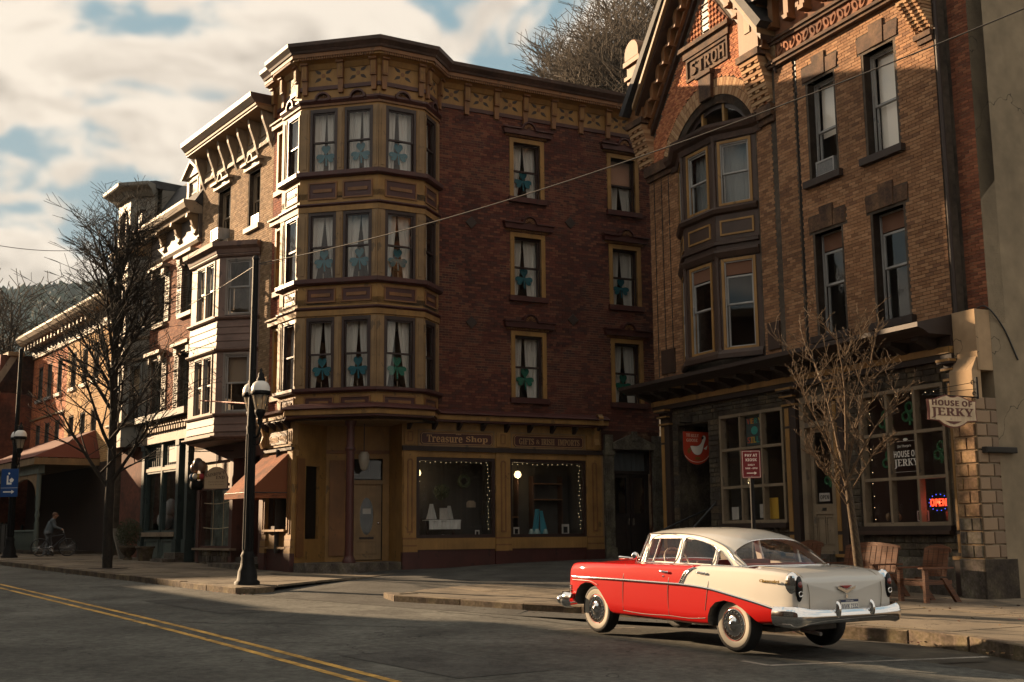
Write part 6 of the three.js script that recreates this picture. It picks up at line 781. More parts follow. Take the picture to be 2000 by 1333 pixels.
  for (const z of [-.3, .3]) part(car, 'bumper_guard', clean(new THREE.SphereGeometry(1, 14, 12)).scale(.055, .105, .04).translate(-2.715, .595, z), chrome); for (const z of [-.5, .5]) part(car, 'bumper_iron', box0(-2.66, -2.45, .47, .51, z - .03, z + .03), M([.06, .055, .05], .7));
  part(car, 'bumper_bullet', sph(2.28, .45, -.93, .075), chrome); part(car, 'bumper_bullet', sph(2.28, .45, .93, .075), chrome);
  for (const s of [-1, 1]) part(car, 'front_light_grille', [0, 1, 2].map(i => wire([V(2.06, .66 - i * .035, s * (zAt(2.06, .62) + .006)), V(2.15, .66 - i * .035, s * (zAt(2.15, .62) + .008)), V(2.225, .66 - i * .035, s * .74)], .013, 10)), chrome);
  for (const s of [-1, 1]) { const hl = part(car, 'headlight', clean(new THREE.SphereGeometry(.1, 16, 12)).scale(.4, 1, 1).translate(2.2, .86, s * .68), chrome); part(hl, 'headlight_lens', clean(new THREE.SphereGeometry(.085, 16, 12)).scale(.4, 1, 1).translate(2.215, .86, s * .68), M([.6, .6, .58], .1)); }
  part(car, 'radiator_grille', [...Array(8).keys()].map(i => box0(2.21, 2.25, .56 + i * .035, .575 + i * .035, -.6, .6)), chrome);
  // tail lights in chrome pods
  for (const s of [-1, 1]) {
    const g = clean(new THREE.SphereGeometry(1, 18, 18)), p = g.attributes.position; for (let i = 0; i < p.count; i++) { let x = p.getX(i), y = p.getY(i), z = p.getZ(i); const w = y > 0 ? 1 : 1 + y * .28; p.setXYZ(i, -2.475 - .005 * y + x * (y > 0 ? .125 : .105 + .02 * y) + .045 * Math.max(0, -y), .855 + y * .195, s * (.795 + .012 * y) + z * .08 * w); } g.computeVertexNormals(); const tl = part(car, 'tail_light', g, chrome);
    part(tl, 'dark_recess', (() => { const q = clean(new THREE.SphereGeometry(1, 14, 14)); q.scale(.034, .155, .058).translate(-2.572, .85, s * .795); return q; })(), M([.02, .02, .022], .2, { metal: .6 })); part(tl, 'tail_lens', clean(new THREE.SphereGeometry(.045, 14, 10)).scale(.55, 1.2, .95).translate(-2.585, .895, s * .795), M([.16, .012, .01], .15, { clearcoat: 1 })); part(tl, 'lens_bezel', clean(new THREE.TorusGeometry(.03, .008, 6, 20)).rotateY(Math.PI / 2).translate(-2.598, .79, s * .795), chrome); }
  // boot lid, badge, plate
  part(car, 'boot_seam', [wire([V(-1.75, 1.085, -.66), V(-2.2, 1.066, -.67), V(-2.45, 1.012, -.66), V(-2.572, .9, -.65), V(-2.582, .56, -.63)], .005, 30), wire([V(-1.75, 1.085, .66), V(-2.2, 1.066, .67), V(-2.45, 1.012, .66), V(-2.572, .9, .65), V(-2.582, .56, .63)], .005, 30)].map(g => g), M([.28, .25, .2], .6));
  const rF = { m: new THREE.Matrix4().makeBasis(V(0, 0, 1), V(0, 1, 0), V(-1, 0, 0)).setPosition(-2.585, 0, 0) };
  part(car, 'bonnet_badge', ext(rF, [[-.16, .865], [-.1, .85], [0, .815], [.1, .85], [.16, .865], [.15, .835], [0, .775], [-.15, .835]], -.01, .02), chrome); part(car, 'badge_crest', ext(rF, [[-.1, .87], [.1, .87], [.0, .83]], -.01, .018), M([.3, .03, .03], .3)); part(car, 'boot_lock', ext(rF, [[-.015, .72], [.015, .72], [.015, .76], [-.015, .76]], -.01, .015), chrome);
  const pl = part(car, 'number_plate', ext(rF, rectP(-.16, .16, .545, .705), .04, .055), M([.2, .2, .2], .5)); const pt = print(512, 256, (g, w, h) => { g.fillStyle = '#dcd9d0'; g.fillRect(0, 0, w, h); g.fillStyle = '#1d2b52'; g.fillRect(0, 0, w, 46); g.fillStyle = '#d8a12a'; g.fillRect(0, h - 46, w, 46); g.fillStyle = '#16224a'; g.font = 'bold 128px sans-serif'; g.textAlign = 'center'; g.textBaseline = 'middle'; g.fillText('MWK 7332', w / 2, h / 2 + 4, w * .94); g.fillStyle = '#e8e6df'; g.font = 'bold 30px sans-serif'; g.fillText('PENNSYLVANIA', w / 2, 24); }); part(pl, 'plate_print', face(rF, -.155, .155, .55, .70, .056), M([1, 1, 1], .5, { map: pt }));
  for (const s of [-1, 1]) { const Fz = { m: new THREE.Matrix4().makeBasis(V(s, 0, 0).multiplyScalar(1), V(0, 1, 0), V(0, 0, s)).setPosition(0, 0, 0) }; const g = letters(Fz, 'Chevrolet', s < 0 ? 2.02 : -2.36, s < 0 ? 2.36 : -2.02, .91, .036, .903, .01, 'serif_bold'); part(car, 'wing_script', g, M([.55, .40, .16], .25, { metal: 1 })); }
  // bonnet ornament, mirror, aerial, wipers, exhaust
  part(car, 'bonnet_ornament', [clean(new THREE.ConeGeometry(.035, .5, 10)).rotateZ(Math.PI / 2).translate(1.75, 1.07, 0), clean(new THREE.BoxGeometry(.16, .012, .36)).translate(1.62, 1.075, 0), sph(1.5, 1.085, 0, .03)], chrome); part(car, 'wing_mirror', [sph(.5, 1.16, -.88, .055, 1), tube(V(.52, 1.06, -.84), V(.5, 1.14, -.88), .012)], chrome); part(car, 'exhaust_pipe', tube(V(-2.3, .33, -.5), V(-2.64, .31, -.52), .025), M([.1, .09, .08], .6)); part(car, 'floor_pan', box0(-1.9, 1.8, .27, .33, -.55, .55), wellM); part(car, 'axle', tube(V(-1.47, .35, -.7), V(-1.47, .35, .7), .05), wellM);
}

// ---------- street furniture ----------
const IRON = M([.012, .012, .013], .6, { map: T.blotch, bumpMap: T.grain, bumpScale: .002, specularIntensity: .35 }), lampGlass = M([.75, .68, .55], .25, { transmission: .75, thickness: 0 }), lampWhite = M([.72, .70, .66], .35);
function lampPost(base, label, top) {
  const L = thing('street_lamp', label, 'street lamp', base, 'twin lantern street lamps'), { x, z } = base, y = base.y;
  part(L, 'post_base', lathe([[.30, y - .05], [.30, y + .06], [.24, y + .1], [.22, y + .3], [.17, y + .42], [.15, y + .6], [.17, y + .66], [.13, y + .75]], x, z, 16), IRON);
  part(L, 'post', [lathe([[.125, y + .7], [.105, y + 3.6], [.12, y + 3.65], [.1, y + 3.72], [.085, y + 4.6], [.07, y + top - .1], [.09, y + top - .08], [.06, y + top], [0, y + top + .03]], x, z, 14), ...[...Array(10).keys()].map(i => { const t = i / 10 * 6.283; return tube(V(x + Math.cos(t) * .122, y + .8, z + Math.sin(t) * .122), V(x + Math.cos(t) * .105, y + 3.5, z + Math.sin(t) * .105), .016, .014, 5); })], IRON);
  for (const s of [-1, 1]) {
    const hx = x + .25 * s * .58 + .1, hz = z + .25 * s * .81, c = y + 4.05;
    const H = part(L, 'lantern', lathe([[.03, c - .35], [.07, c - .3], [.05, c - .2], [.12, c - .08], [.13, c], [.1, c + .02]], hx, hz, 14), IRON); part(H, 'lantern_glass', lathe([[.115, c + .02], [.16, c + .2], [.2, c + .38]], hx, hz, 8), lampGlass); part(H, 'glazing_bar', [...Array(6).keys()].map(i => { const t = i / 6 * 6.283; return tube(V(hx + Math.cos(t) * .118, c + .02, hz + Math.sin(t) * .118), V(hx + Math.cos(t) * .203, c + .38, hz + Math.sin(t) * .203), .009, .009, 5); }), IRON); part(H, 'lantern_band', lathe([[.205, c + .36], [.235, c + .38], [.235, c + .45], [.205, c + .47]], hx, hz, 20), IRON); part(H, 'lantern_dome', lathe([[.225, c + .46], [.22, c + .55], [.18, c + .64], [.12, c + .69], [.09, c + .7]], hx, hz, 20), lampWhite); part(H, 'lantern_cap', lathe([[.1, c + .69], [.11, c + .73], [.07, c + .8], [.075, c + .86], [.03, c + .92], [.035, c + .97], [0, c + 1.02]], hx, hz, 12), IRON); part(H, 'lamp_bulb', sph(hx, c + .2, hz, .05), lampWhite);
    part(L, 'lantern_bracket', [wire([V(x, c - .55, z), V(x + (hx - x) * .7, c - .62, z + (hz - z) * .7), V(hx, c - .45, hz), V(hx, c - .3, hz)], .03, 14), wire([V(x, c - .75, z), V(x + (hx - x) * .9, c - .8, z + (hz - z) * .9), V(hx + (hx - x) * .2, c - .6, hz + (hz - z) * .2), V(hx, c - .5, hz)], .018, 14)], IRON);
  }
  return L;
}
const lp1 = gp(482, 1142, .14), lp2 = gp(17, 1090, .14);
lampPost(lp1, 'tall black twin lantern lamp post at the corner kerb beside the orange awning', 7.85); lampPost(lp2, 'black twin lantern lamp post carrying the blue library sign', 7.9);
// library sign on the far lamp
{ const F = new Frame(lp2.x, lp2.z, 14).off(.16), v0 = lp2.y + 2.25, S = solo('library_sign', 'blue sign with white reading figure and arrow on far lamp post', 'sign', F.p(0, v0, 0), ext(F, rectP(-.42, .33, v0, v0 + 1.05), 0, .02, [], .004), M([.02, .06, .16], .5)); const t = print(256, 360, (g, w, h) => { g.fillStyle = '#13417c'; g.fillRect(0, 0, w, h); g.fillStyle = '#e9e6df'; g.beginPath(); g.arc(118, 58, 14, 0, 7); g.fill(); g.fillRect(86, 84, 26, 116); g.fillRect(86, 176, 76, 26); g.beginPath(); g.moveTo(124, 140); g.lineTo(160, 112); g.lineTo(196, 140); g.lineTo(176, 172); g.lineTo(140, 172); g.closePath(); g.fill(); g.fillRect(0, 244, w, 4); g.fillRect(40, 290, 130, 16); g.beginPath(); g.moveTo(165, 272); g.lineTo(212, 298); g.lineTo(165, 324); g.fill(); }); part(S, 'sign_print', face(F, -.41, .32, v0 + .01, v0 + 1.04, .0215), M([1, 1, 1], .5, { map: t })); }
// wires across the street
const cable = (name, label, a, b, sag, r = .012) => solo(name, label, 'cable', a, wire([...Array(9).keys()].map(i => { const t = i / 8, p = a.clone().lerp(b, t); p.y -= 4 * sag * t * (1 - t); return p; }), r, 60), M([.05, .045, .04], .6));
const onF = (F, px, py, d = 0) => { const [u, v] = F.uv(px, py, d); return F.p(u, v, d); };
const poleTop = onF(new Frame(lp1.x, lp1.z, 0), 503, 516);
cable('overhead_cable', 'long cable from lamp post top crossing the corner building to upper right', poleTop, V(9.0, 9.2, -14.5), .5); cable('overhead_cable', 'cable from the far lamp post rising to the left edge', onF(FL, 235, 478, .9), V(-19, 11.3, -34), .7); cable('overhead_cable', 'cable from lamp post top down the row past the street tree', poleTop, onF(FL, 200, 665, 1.5), .25); cable('overhead_cable', 'thin cable from lamp post top to the sunlit bay face', poleTop, onF(FL, 556, 507, .3), .05, .008);
solo('flag_pole', 'short rust red pole slanting out from the lamp post towards the mauve bay', 'pole', onF(FL, 392, 783, 1.4), tube(onF(FL, 392, 783, 2.2), V(lp1.x, onF(new Frame(lp1.x, lp1.z, 0), 482, 789).y, lp1.z), .02, .02, 6), M([.25, .06, .03], .6));
// parking sign
{ const d = ray(1471, 1000), k = 19.0 / Math.hypot(d.x, d.z), px = d.x * k, pz = d.z * k, y = G(px, pz) + .14, F = new Frame(px, pz, 8); const S = thing('parking_sign', 'dark red pay at kiosk sign on black post behind the car', 'sign', V(px, y, pz)); const vT = onF(F, 1471, 880).y, vB = onF(F, 1471, 935).y; part(S, 'sign_post', [lathe([[.045, y], [.035, y + .1], [.032, vT - .1]], px, pz, 10)], IRON); const pn = part(S, 'sign_panel', ext(F, (() => { const r = .03, w = .15, q = []; for (const [cx, cy, a] of [[w - r, vT - r, 0], [-w + r, vT - r, 1], [-w + r, vB + r, 2], [w - r, vB + r, 3]]) for (let i = 0; i <= 4; i++) { const t = (a + i / 4) * Math.PI / 2; q.push([cx + Math.cos(t) * r, cy + Math.sin(t) * r]); } return q; })(), .036, .042), M([.16, .012, .014], .5)); const t = print(256, 384, (g, w, h) => { g.fillStyle = '#6d1016'; g.fillRect(0, 0, w, h); g.strokeStyle = '#e3d3c6'; g.lineWidth = 6; g.strokeRect(8, 8, w - 16, h - 16); g.fillStyle = '#eadfd2'; g.textAlign = 'center'; g.font = 'bold 54px sans-serif'; g.fillText('PAY AT', w / 2, 86); g.fillText('KIOSK', w / 2, 150); g.font = 'bold 34px sans-serif'; g.fillText('DAILY', w / 2, 214); g.fillText('9AM - 6PM', w / 2, 262, w * .84); g.fillRect(62, 312, 110, 12); g.beginPath(); g.moveTo(168, 296); g.lineTo(204, 318); g.lineTo(168, 340); g.fill(); }); part(pn, 'sign_print', face(F, -.142, .142, vB + .008, vT - .008, .0435), M([1, 1, 1], .55, { map: t })); part(S, 'bolt', sph(...F.p(0, vT - .03, .045).toArray(), .008), mats.chrome); part(S, 'bolt', sph(...F.p(0, vB + .03, .045).toArray(), .008), mats.chrome); }
// hanging signs, square to the walls
{ // jerky shop
  const F = FS.at(.70, .3, 64.5 - 90), y0 = onF(F, 1858, 836).y, y1 = onF(F, 1858, 772).y, H = y1 - y0, a = F.uv(1812, 805)[0], b = F.uv(1907, 805)[0], W = b - a, X = s => a + W * s, Y = s => y0 + H * s;
  const out = [[0, .22], [.2, .2], [.3, .08], [.42, .01], [.5, 0], [.58, .01], [.7, .08], [.8, .2], [1, .22], [.985, .5], [1, .84], [.85, .86], [.72, .95], [.62, 1], [.56, .955], [.5, .945], [.44, .955], [.38, 1], [.28, .95], [.15, .86], [0, .84], [.015, .5]].map(p => [X(p[0]), Y(p[1])]);
  const S = thing('hanging_shop_sign', 'cream hanging sign with maroon lettering on scrolled bracket above the pier', 'sign', F.p((a + b) / 2, y0, 0)); const bd = part(S, 'sign_board', ext(F, out, -.025, .02), M([.16, .05, .035], .6)); const c = [(a + b) / 2, (y0 + y1) / 2]; part(bd, 'sign_face', ext(F, out.map(p => [c[0] + (p[0] - c[0]) * .95, c[1] + (p[1] - c[1]) * .93]), .02, .028), M([.86, .66, .44], .7, { map: re(T.peel, 1.5) }));
  const mk = M([.11, .03, .02], .6); part(bd, 'lettering', [letters(F, 'HOUSE OF', X(.08), X(.9), Y(.66), H * .17, .029, .008, 'sans_bold')], mk); part(bd, 'lettering', letters(F, 'JERKY', X(.06), X(.92), Y(.28), H * .32, .029, .008, 'serif_bold'), mk); part(bd, 'flourish', [ext(F, [[X(.33), Y(.2)], [X(.42), Y(.14)], [X(.5), Y(.1)], [X(.58), Y(.14)], [X(.67), Y(.2)], [X(.5), Y(.19)]], .028, .034)], mk);
  const bu = b + .06, bv = onF(F, 1906, 758).y; part(S, 'bracket_bar', [bx(F, bu - .02, bu + .03, bv - .22, bv + .22, -.02, .02)], IRON); part(S, 'bracket_arm', [tube(F.p(bu, bv - .19, 0), F.p(a - .1, bv - .19, 0), .014)], IRON); part(S, 'bracket_stay', tube(F.p(bu, bv + .12, 0), F.p(a + .0, bv - .12, 0), .006), IRON); part(S, 'bracket_stay', tube(F.p(bu, bv - .02, 0), F.p(a + .1, bv - .17, 0), .006), IRON); part(S, 'bracket_scroll', [wire([...Array(12).keys()].map(i => { const t = i / 11 * 5.2; return F.p(bu - .1 + Math.cos(t) * (.05 - i * .002), bv + .1 + Math.sin(t) * (.05 - i * .002), 0); }), .011, 30), wire([...Array(12).keys()].map(i => { const t = i / 11 * 5.2; return F.p(bu - .08 + Math.cos(t) * (.045 - i * .002), bv - .12 + Math.sin(t) * (.045 - i * .002), 0); }), .011, 30)], IRON); for (const s of [.25, .75]) part(S, 'hanger', tube(F.p(X(s), Y(.86), 0), F.p(X(s), bv - .19, 0), .006), IRON);
}
{ // goose sign
  const F = FS.at(-9.75, .15, 64.5 - 90), a = F.uv(1334, 850)[0], b = F.uv(1386, 850)[0], y1 = onF(F, 1360, 844).y, y0 = onF(F, 1360, 908).y, W = b - a, H = y1 - y0, c = (a + b) / 2; const out = [[a, y1], [a, y0 + H * .45], ...[...Array(13).keys()].map(i => { const t = Math.PI + Math.PI * i / 12; return [c + Math.cos(t) * W / 2, y0 + H * .45 + Math.sin(t) * H * .45]; }), [b, y1]];
  const S = thing('goose_shop_sign', 'orange red shield-shaped sign with a white goose above the entry', 'sign', F.p(c, y0, 0)); part(S, 'sign_board', ext(F, out, -.03, .0), M([.05, .02, .02], .6)); const t = print(512, 640, (g, w, h) => { g.fillStyle = '#b93a1c'; g.fillRect(0, 0, w, h); g.fillStyle = '#e6d6be'; g.font = 'bold 80px serif'; g.fillText('THE', 60, 96, 80); g.fillText('SILLY', 150, 104, 150); g.fillText('GOOSE', 60, 196, 220); g.fillStyle = '#ece7dc'; g.strokeStyle = '#2a2320'; g.lineWidth = 6; g.beginPath(); g.moveTo(130, 280); g.bezierCurveTo(160, 420, 220, 470, 300, 450); g.bezierCurveTo(370, 420, 370, 330, 400, 240); g.bezierCurveTo(420, 180, 450, 130, 430, 90); g.bezierCurveTo(410, 50, 360, 70, 366, 110); g.bezierCurveTo(370, 170, 350, 220, 300, 260); g.bezierCurveTo(240, 300, 190, 260, 130, 280); g.fill(); g.stroke(); g.beginPath(); g.moveTo(385, 330); g.lineTo(465, 260); g.lineTo(440, 350); g.closePath(); g.fill(); g.fillStyle = '#8a5a1c'; g.beginPath(); g.ellipse(110, 370, 34, 58, .3, 0, 7); g.fill(); g.beginPath(); g.ellipse(270, 520, 56, 34, 0, 0, 7); g.fill(); g.fillStyle = '#2a2320'; g.beginPath(); g.ellipse(372, 118, 22, 34, .4, 0, 7); g.fill(); g.strokeStyle = '#e6d6be'; g.lineWidth = 10; g.beginPath(); g.arc(256, 330, 262, .55, 2.6); g.stroke(); });
  const fg = clean(new THREE.ShapeGeometry(shape(out))); const p = fg.attributes.position, uv = fg.attributes.uv; for (let i = 0; i < p.count; i++) uv.setXY(i, (p.getX(i) - a) / W, (p.getY(i) - y0) / H); fg.translate(0, 0, .003); part(S, 'sign_print', fg.applyMatrix4(F.m), M([1, 1, 1], .6, { map: t })); part(S, 'bracket_arm', tube(F.p(b + .15, y1 + .25, 0), F.p(a - .1, y1 + .25, 0), .018), IRON); for (const s of [.1, .9]) part(S, 'hanger', tube(F.p(a + W * s, y1, 0), F.p(a + W * s, y1 + .25, 0), .01), IRON);
}
{ // rainbow sign with pot and balloons
  const F = FL.at(-4.6, .3, 12), y1 = onF(F, 430, 912).y, y0 = onF(F, 430, 956).y, a = F.uv(398, 935)[0], b = F.uv(445, 935)[0], c = (a + b) / 2, W = b - a, H = y1 - y0; const S = thing('arched_shop_sign', 'weathered cream arched sign hanging under the mauve bay', 'sign', F.p(c, y0, 0)); const out = [[a, y0], [b, y0], [b, y0 + H * .55], ...[...Array(11).keys()].map(i => { const t = .25 + (Math.PI - .5) * i / 10; return [c + Math.cos(t) * W * .51, y0 + H * .35 + Math.sin(t) * H * .65]; }), [a, y0 + H * .55]]; part(S, 'sign_board', ext(F, out, -.03, 0), M([.14, .07, .05], .7));
  const t = print(512, 480, (g, w, h) => { g.fillStyle = '#b7a283'; g.fillRect(0, 0, w, h); g.fillStyle = '#2c1d16'; g.font = 'bold 92px serif'; g.textAlign = 'center'; g.save(); g.translate(w / 2 - 20, h * .40); g.rotate(-.16); g.fillText("RAINBOW'S", 0, 0, w * .8); g.restore(); g.fillText('END', w * .68, h * .55, 190); g.fillStyle = '#6e5c49'; g.font = 'italic 40px serif'; g.fillText('Handcrafted Gifts', w / 2, h * .70); g.fillText('Toys & Souvenirs', w / 2, h * .82); }); const fg = clean(new THREE.ShapeGeometry(shape(out.map(p => [c + (p[0] - c) * .95, y0 + H * .5 + (p[1] - y0 - H * .5) * .94])))); const p = fg.attributes.position, uv = fg.attributes.uv; for (let i = 0; i < p.count; i++) uv.setXY(i, (p.getX(i) - a) / W, (p.getY(i) - y0) / H); fg.translate(0, 0, .004); part(S, 'sign_print', fg.applyMatrix4(F.m), M([1, 1, 1], .7, { map: t })); part(S, 'bracket_arm', tube(F.p(b + .5, y1 + .5, 0), F.p(a - .6, y1 + .5, 0), .015), IRON); part(S, 'hanger', tube(F.p(c, y1, 0), F.p(c, y1 + .5, 0), .008), IRON);
  const pc = onF(F, 384, 945); const K = thing('hanging_pot', 'black pot with paper rainbow and balloons hanging beside the arched sign', 'ornament', pc); part(K, 'pot', lathe([[.0, pc.y - .22], [.16, pc.y - .2], [.22, pc.y - .08], [.2, pc.y + .05], [.22, pc.y + .08]], pc.x, pc.z, 14), IRON); part(K, 'balloon', sph(pc.x + .02, pc.y + .62, pc.z, .17, 1.2), M([.07, .05, .045], .4)); part(K, 'balloon', sph(pc.x + .16, pc.y + .55, pc.z + .05, .15, 1.2), M([.18, .11, .07], .4)); part(K, 'balloon', sph(pc.x - .1, pc.y + .5, pc.z - .05, .14, 1.2), M([.12, .07, .05], .4)); [[-.16, [.02, .07, .16]], [.06, [.5, .28, .02]], [.16, [.36, .04, .05]], [-.04, [.55, .5, .42]]].forEach(([dx, c2], i) => part(K, 'streamer', sph(pc.x + dx, pc.y + .22, pc.z + .03 * i, .09, 1.1, 8), M(c2, .7)));
}
// door and window lettering, neon
{ const d = -.079, wt = M([.62, .60, .55], .7); const S = solo('window_lettering', 'white painted shop name on the middle pane of the right window', 'lettering', FS.p(-1.7, 3, d), [letters(FS, 'HOUSE OF', -2.02, -1.32, 3.08, .14, d + .006, .003, 'sans_bold'), letters(FS, 'JERKY', -2.02, -1.3, 2.84, .2, d + .006, .003, 'serif_bold'), letters(FS, "Jim Thorpe's", -1.9, -1.5, 3.28, .07, d + .006, .003, 'serif_regular'), bx(FS, -2.0, -1.3, 2.76, 2.765, d + .006, d + .009), bx(FS, -2.0, -1.3, 3.42, 3.425, d + .006, d + .009), ext(FS, [...Array(12).keys()].map(i => [-1.65 + Math.cos(i / 12 * 6.28) * .07, 3.46 + Math.sin(i / 12 * 6.28) * .03]), d + .006, d + .009)], wt);
  const nr = M([.4, .02, .01], .5, { emissive: col(1, .06, .02), emissiveIntensity: .9 }), nb = M([.02, .05, .3], .5, { emissive: col(.05, .12, 1), emissiveIntensity: .5 }); const N2 = thing('neon_sign', 'red and blue lit neon open sign in lower window pane', 'neon sign', FS.p(-.72, 1.9, -.2)); part(N2, 'neon_letters', letters(FS, 'OPEN', -1.08, -.64, 2.0, .16, -.13, .02, 'sans_bold'), nr); part(N2, 'neon_ring', [...Array(14).keys()].map(i => { const t = i / 14 * 6.283; return sph(...FS.p(-.86 + Math.cos(t) * .27, 2.08 + Math.sin(t) * .17, -.13).toArray(), .012, 1, 6); }), nb, null, 'stuff'); const nl = new THREE.PointLight(col(1, .12, .05), .12, 0, 2); nl.position.copy(FS.p(-.86, 2.08, -.1).sub(FS.p(-.72, 1.9, -.2))); nl.castShadow = true; N2.add(nl);
  const ob = thing('open_sign', 'small white open sign hanging inside the tan shop door', 'sign', FS.p(-4.45, 2.2, -.15)); part(ob, 'sign_card', bx(FS, -4.66, -4.28, 2.2, 2.4, -.155, -.15), mats.white); part(ob, 'lettering', letters(FS, 'OPEN', -4.62, -4.32, 2.25, .1, -.15, .003, 'sans_bold'), mats.black);
  for (const [u, v, r, w] of [[-2.45, 3.95, .22, 'beside the tree'], [-1.7, 4.05, .24, 'over the painted shop name'], [-.85, 3.15, .22, 'beside the painted shop name'], [-2.4, 3.05, .22, 'behind the bare branches'], [-4.4, 2.75, .2, 'in the glazed door']]) { const g = []; for (let k = 0; k < 3; k++) { const a = Math.PI / 2 + k * 2.094; g.push(clean(new THREE.TorusGeometry(r * .42, .035, 6, 16)).translate(u + Math.cos(a) * r * .55, v + Math.sin(a) * r * .55, -.3).applyMatrix4(FS.m)); } g.push(bx(FS, u - .03, u + .03, v - r * 1.1, v - r * .2, -.31, -.28)); solo('shamrock_wreath', 'green shamrock wreath ' + w, 'wreath', FS.p(u, v, -.3), g, M([.01, .09, .03], .8, { bumpMap: T.rough, bumpScale: .02 }), 'shamrock wreaths in the jerky shop'); }
  solo('paper_notice', 'white and yellow paper notices in the left shop window', 'notice', FS.p(-6.7, 1.9, -.12), [bx(FS, -6.95, -6.75, 1.85, 2.2, -.13, -.125)], mats.white); solo('yellow_poster', 'yellow poster leaning in the left shop window', 'poster', FS.p(-6.3, 1.9, -.2), [bx(FS, -6.75, -6.3, 1.82, 2.35, -.22, -.21)], M([.5, .3, .03], .8)); solo('paper_poster', 'small white poster with red heading in the left shop window', 'poster', FS.p(-8, 1.85, -.12), [bx(FS, -8.15, -7.85, 1.82, 2.15, -.13, -.125)], mats.white); 
  const fl = thing('painted_poster', 'hand painted poster of coloured letters in upper shop window pane', 'poster', FS.p(-7, 3.8, -.14)); part(fl, 'poster_sheet', bx(FS, -7.4, -6.72, 3.72, 4.5, -.14, -.135), M([.03, .05, .05], .8)); 'VERY'.split('').forEach((c, i) => part(fl, 'letter', letters(FS, c, -7.36 + i * .16, -7.23 + i * .16, 4.28, .14, -.134, .004, 'sans_bold'), M([[.4, .06, .03], [.45, .2, .02], [.02, .2, .16], [.4, .3, .03]][i], .8))); 'SILLY'.split('').forEach((c, i) => part(fl, 'letter', letters(FS, c, -7.36 + i * .13, -7.25 + i * .13, 3.78, .16, -.134, .004, 'sans_bold'), M([[.4, .06, .03], [.45, .2, .02], [.4, .3, .03], [.02, .2, .16], [.4, .05, .1]][i], .8))); part(fl, 'motif', ext(FS, [...Array(10).keys()].map(i => [-7.05 + Math.cos(i * .628) * .14, 4.1 + Math.sin(i * .628) * .11]), -.134, -.13), M([.02, .25, .22], .8)); }
// window air conditioners
for (const [F, u0, u1, v0, v1, lb] of [[FS, -4.05, -3.4, 10.03, 10.42, 'pale window air conditioner in the gabled building upper window'], [FL, -6.2, -5.55, 11.42, 11.82, 'white air conditioner hanging out of tan house window, farther one'], [FL, -3.55, -2.95, 11.42, 11.78, 'air conditioner in the tan house window beside the corner building']]) { const big = lb.startsWith('white'); const A = thing('air_conditioner', lb, 'air conditioner', F.p((u0 + u1) / 2, v0, -.1), 'window air conditioners'); part(A, 'case', [...frameBars(F, u0, u1, v0, v1, .04, -.3, big ? .3 : -.04), bx(F, u0 + .03, u1 - .03, v0 + .03, v1 - .03, -.3, big ? .28 : -.06)], mats.sashW); part(A, 'coil_grille', [bx(F, u0 + .05, u1 - .05, v0 + .05, v1 - .05, big ? .28 : -.06, big ? .285 : -.052)], M([.2, .2, .2], .6, { map: re(T.rough, .2) })); }
// ---------- benches ----------
function bench(F, u0, u1, label) {          // F: u along the seat, d towards the street, base at the ground
  const y = G(...FP(F, (u0 + u1) / 2)) + .14, o = y; const B = thing('wooden_bench', label, 'bench', F.p((u0 + u1) / 2, y, 0), 'wooden benches outside the shop'); const wd = mats.wood; F = F.off(0); const n = Math.max(4, Math.round((u1 - u0) / .16));
  for (let i = 0; i < n; i++) { const a = u0 + .04 + (u1 - u0 - .08) * i / n, b = u0 + .04 + (u1 - u0 - .08) * (i + 1) / n - .012, m = Math.abs((i + .5) / n - .5), top = 1.0 - .1 * m * m * 2; const g = ext(F, [[a, o + .47], [b, o + .47], [b, o + top], [a, o + top]], 0, .025, [], .004); const p = g.attributes.position; const c = F.p(0, 0, 0); for (let k = 0; k < p.count; k++) { const h = p.getY(k) - o - .45; p.setX(k, p.getX(k) - F.N.x * h * .25); p.setZ(k, p.getZ(k) - F.N.z * h * .25); } part(B, 'back_slat', g, wd); }
  part(B, 'top_rail', (() => { const g = ext(F, [[u0 + .02, o + .92], [u1 - .02, o + .92], [u1 - .02, o + .99], ...[...Array(7).keys()].map(i => [u1 - .02 - (u1 - u0 - .04) * (i + .5) / 7, o + 1.0 + .07 * Math.sin(Math.PI * (i + .5) / 7)]), [u0 + .02, o + .99]], -.02, .0); g.translate(-F.N.x * .12, 0, -F.N.z * .12); return g; })(), wd);
  for (let i = 0; i < 5; i++) part(B, 'seat_slat', bx(F, u0 + .05, u1 - .05, o + .41 - .01 * (4 - i), o + .435 - .01 * (4 - i), .05 + i * .1, .14 + i * .1), wd); part(B, 'seat_apron', bx(F, u0 + .06, u1 - .06, o + .31, o + .40, .52, .55), wd);
  for (const s of [u0, u1 - .07]) { part(B, 'front_leg', bx(F, s, s + .07, o, o + .62, .5, .59), wd); part(B, 'rear_leg', ext(F.at(s + .07, 0, F.az - 90), [[-.16, o + .45], [-.04, o + .45], [.3, o], [.18, o]].map(p => p), -.07, 0), wd); part(B, 'arm_rest', bx(F, s - .03, s + .1, o + .62, o + .65, -.12, .66), wd); part(B, 'side_rail', bx(F, s + .01, s + .05, o + .33, o + .41, -.1, .5), wd); }
  return B;
}
const bF = FS.off(1.6); bench(bF, .26, .98, 'single wooden bench seat by the stone block pier'); bench(bF.off(-.2), -2.2, -.55, 'wide wooden bench between single seat and bare tree'); bench(bF.off(-.5), -4.1, -3.25, 'single wooden bench seat outside the tan shop door');
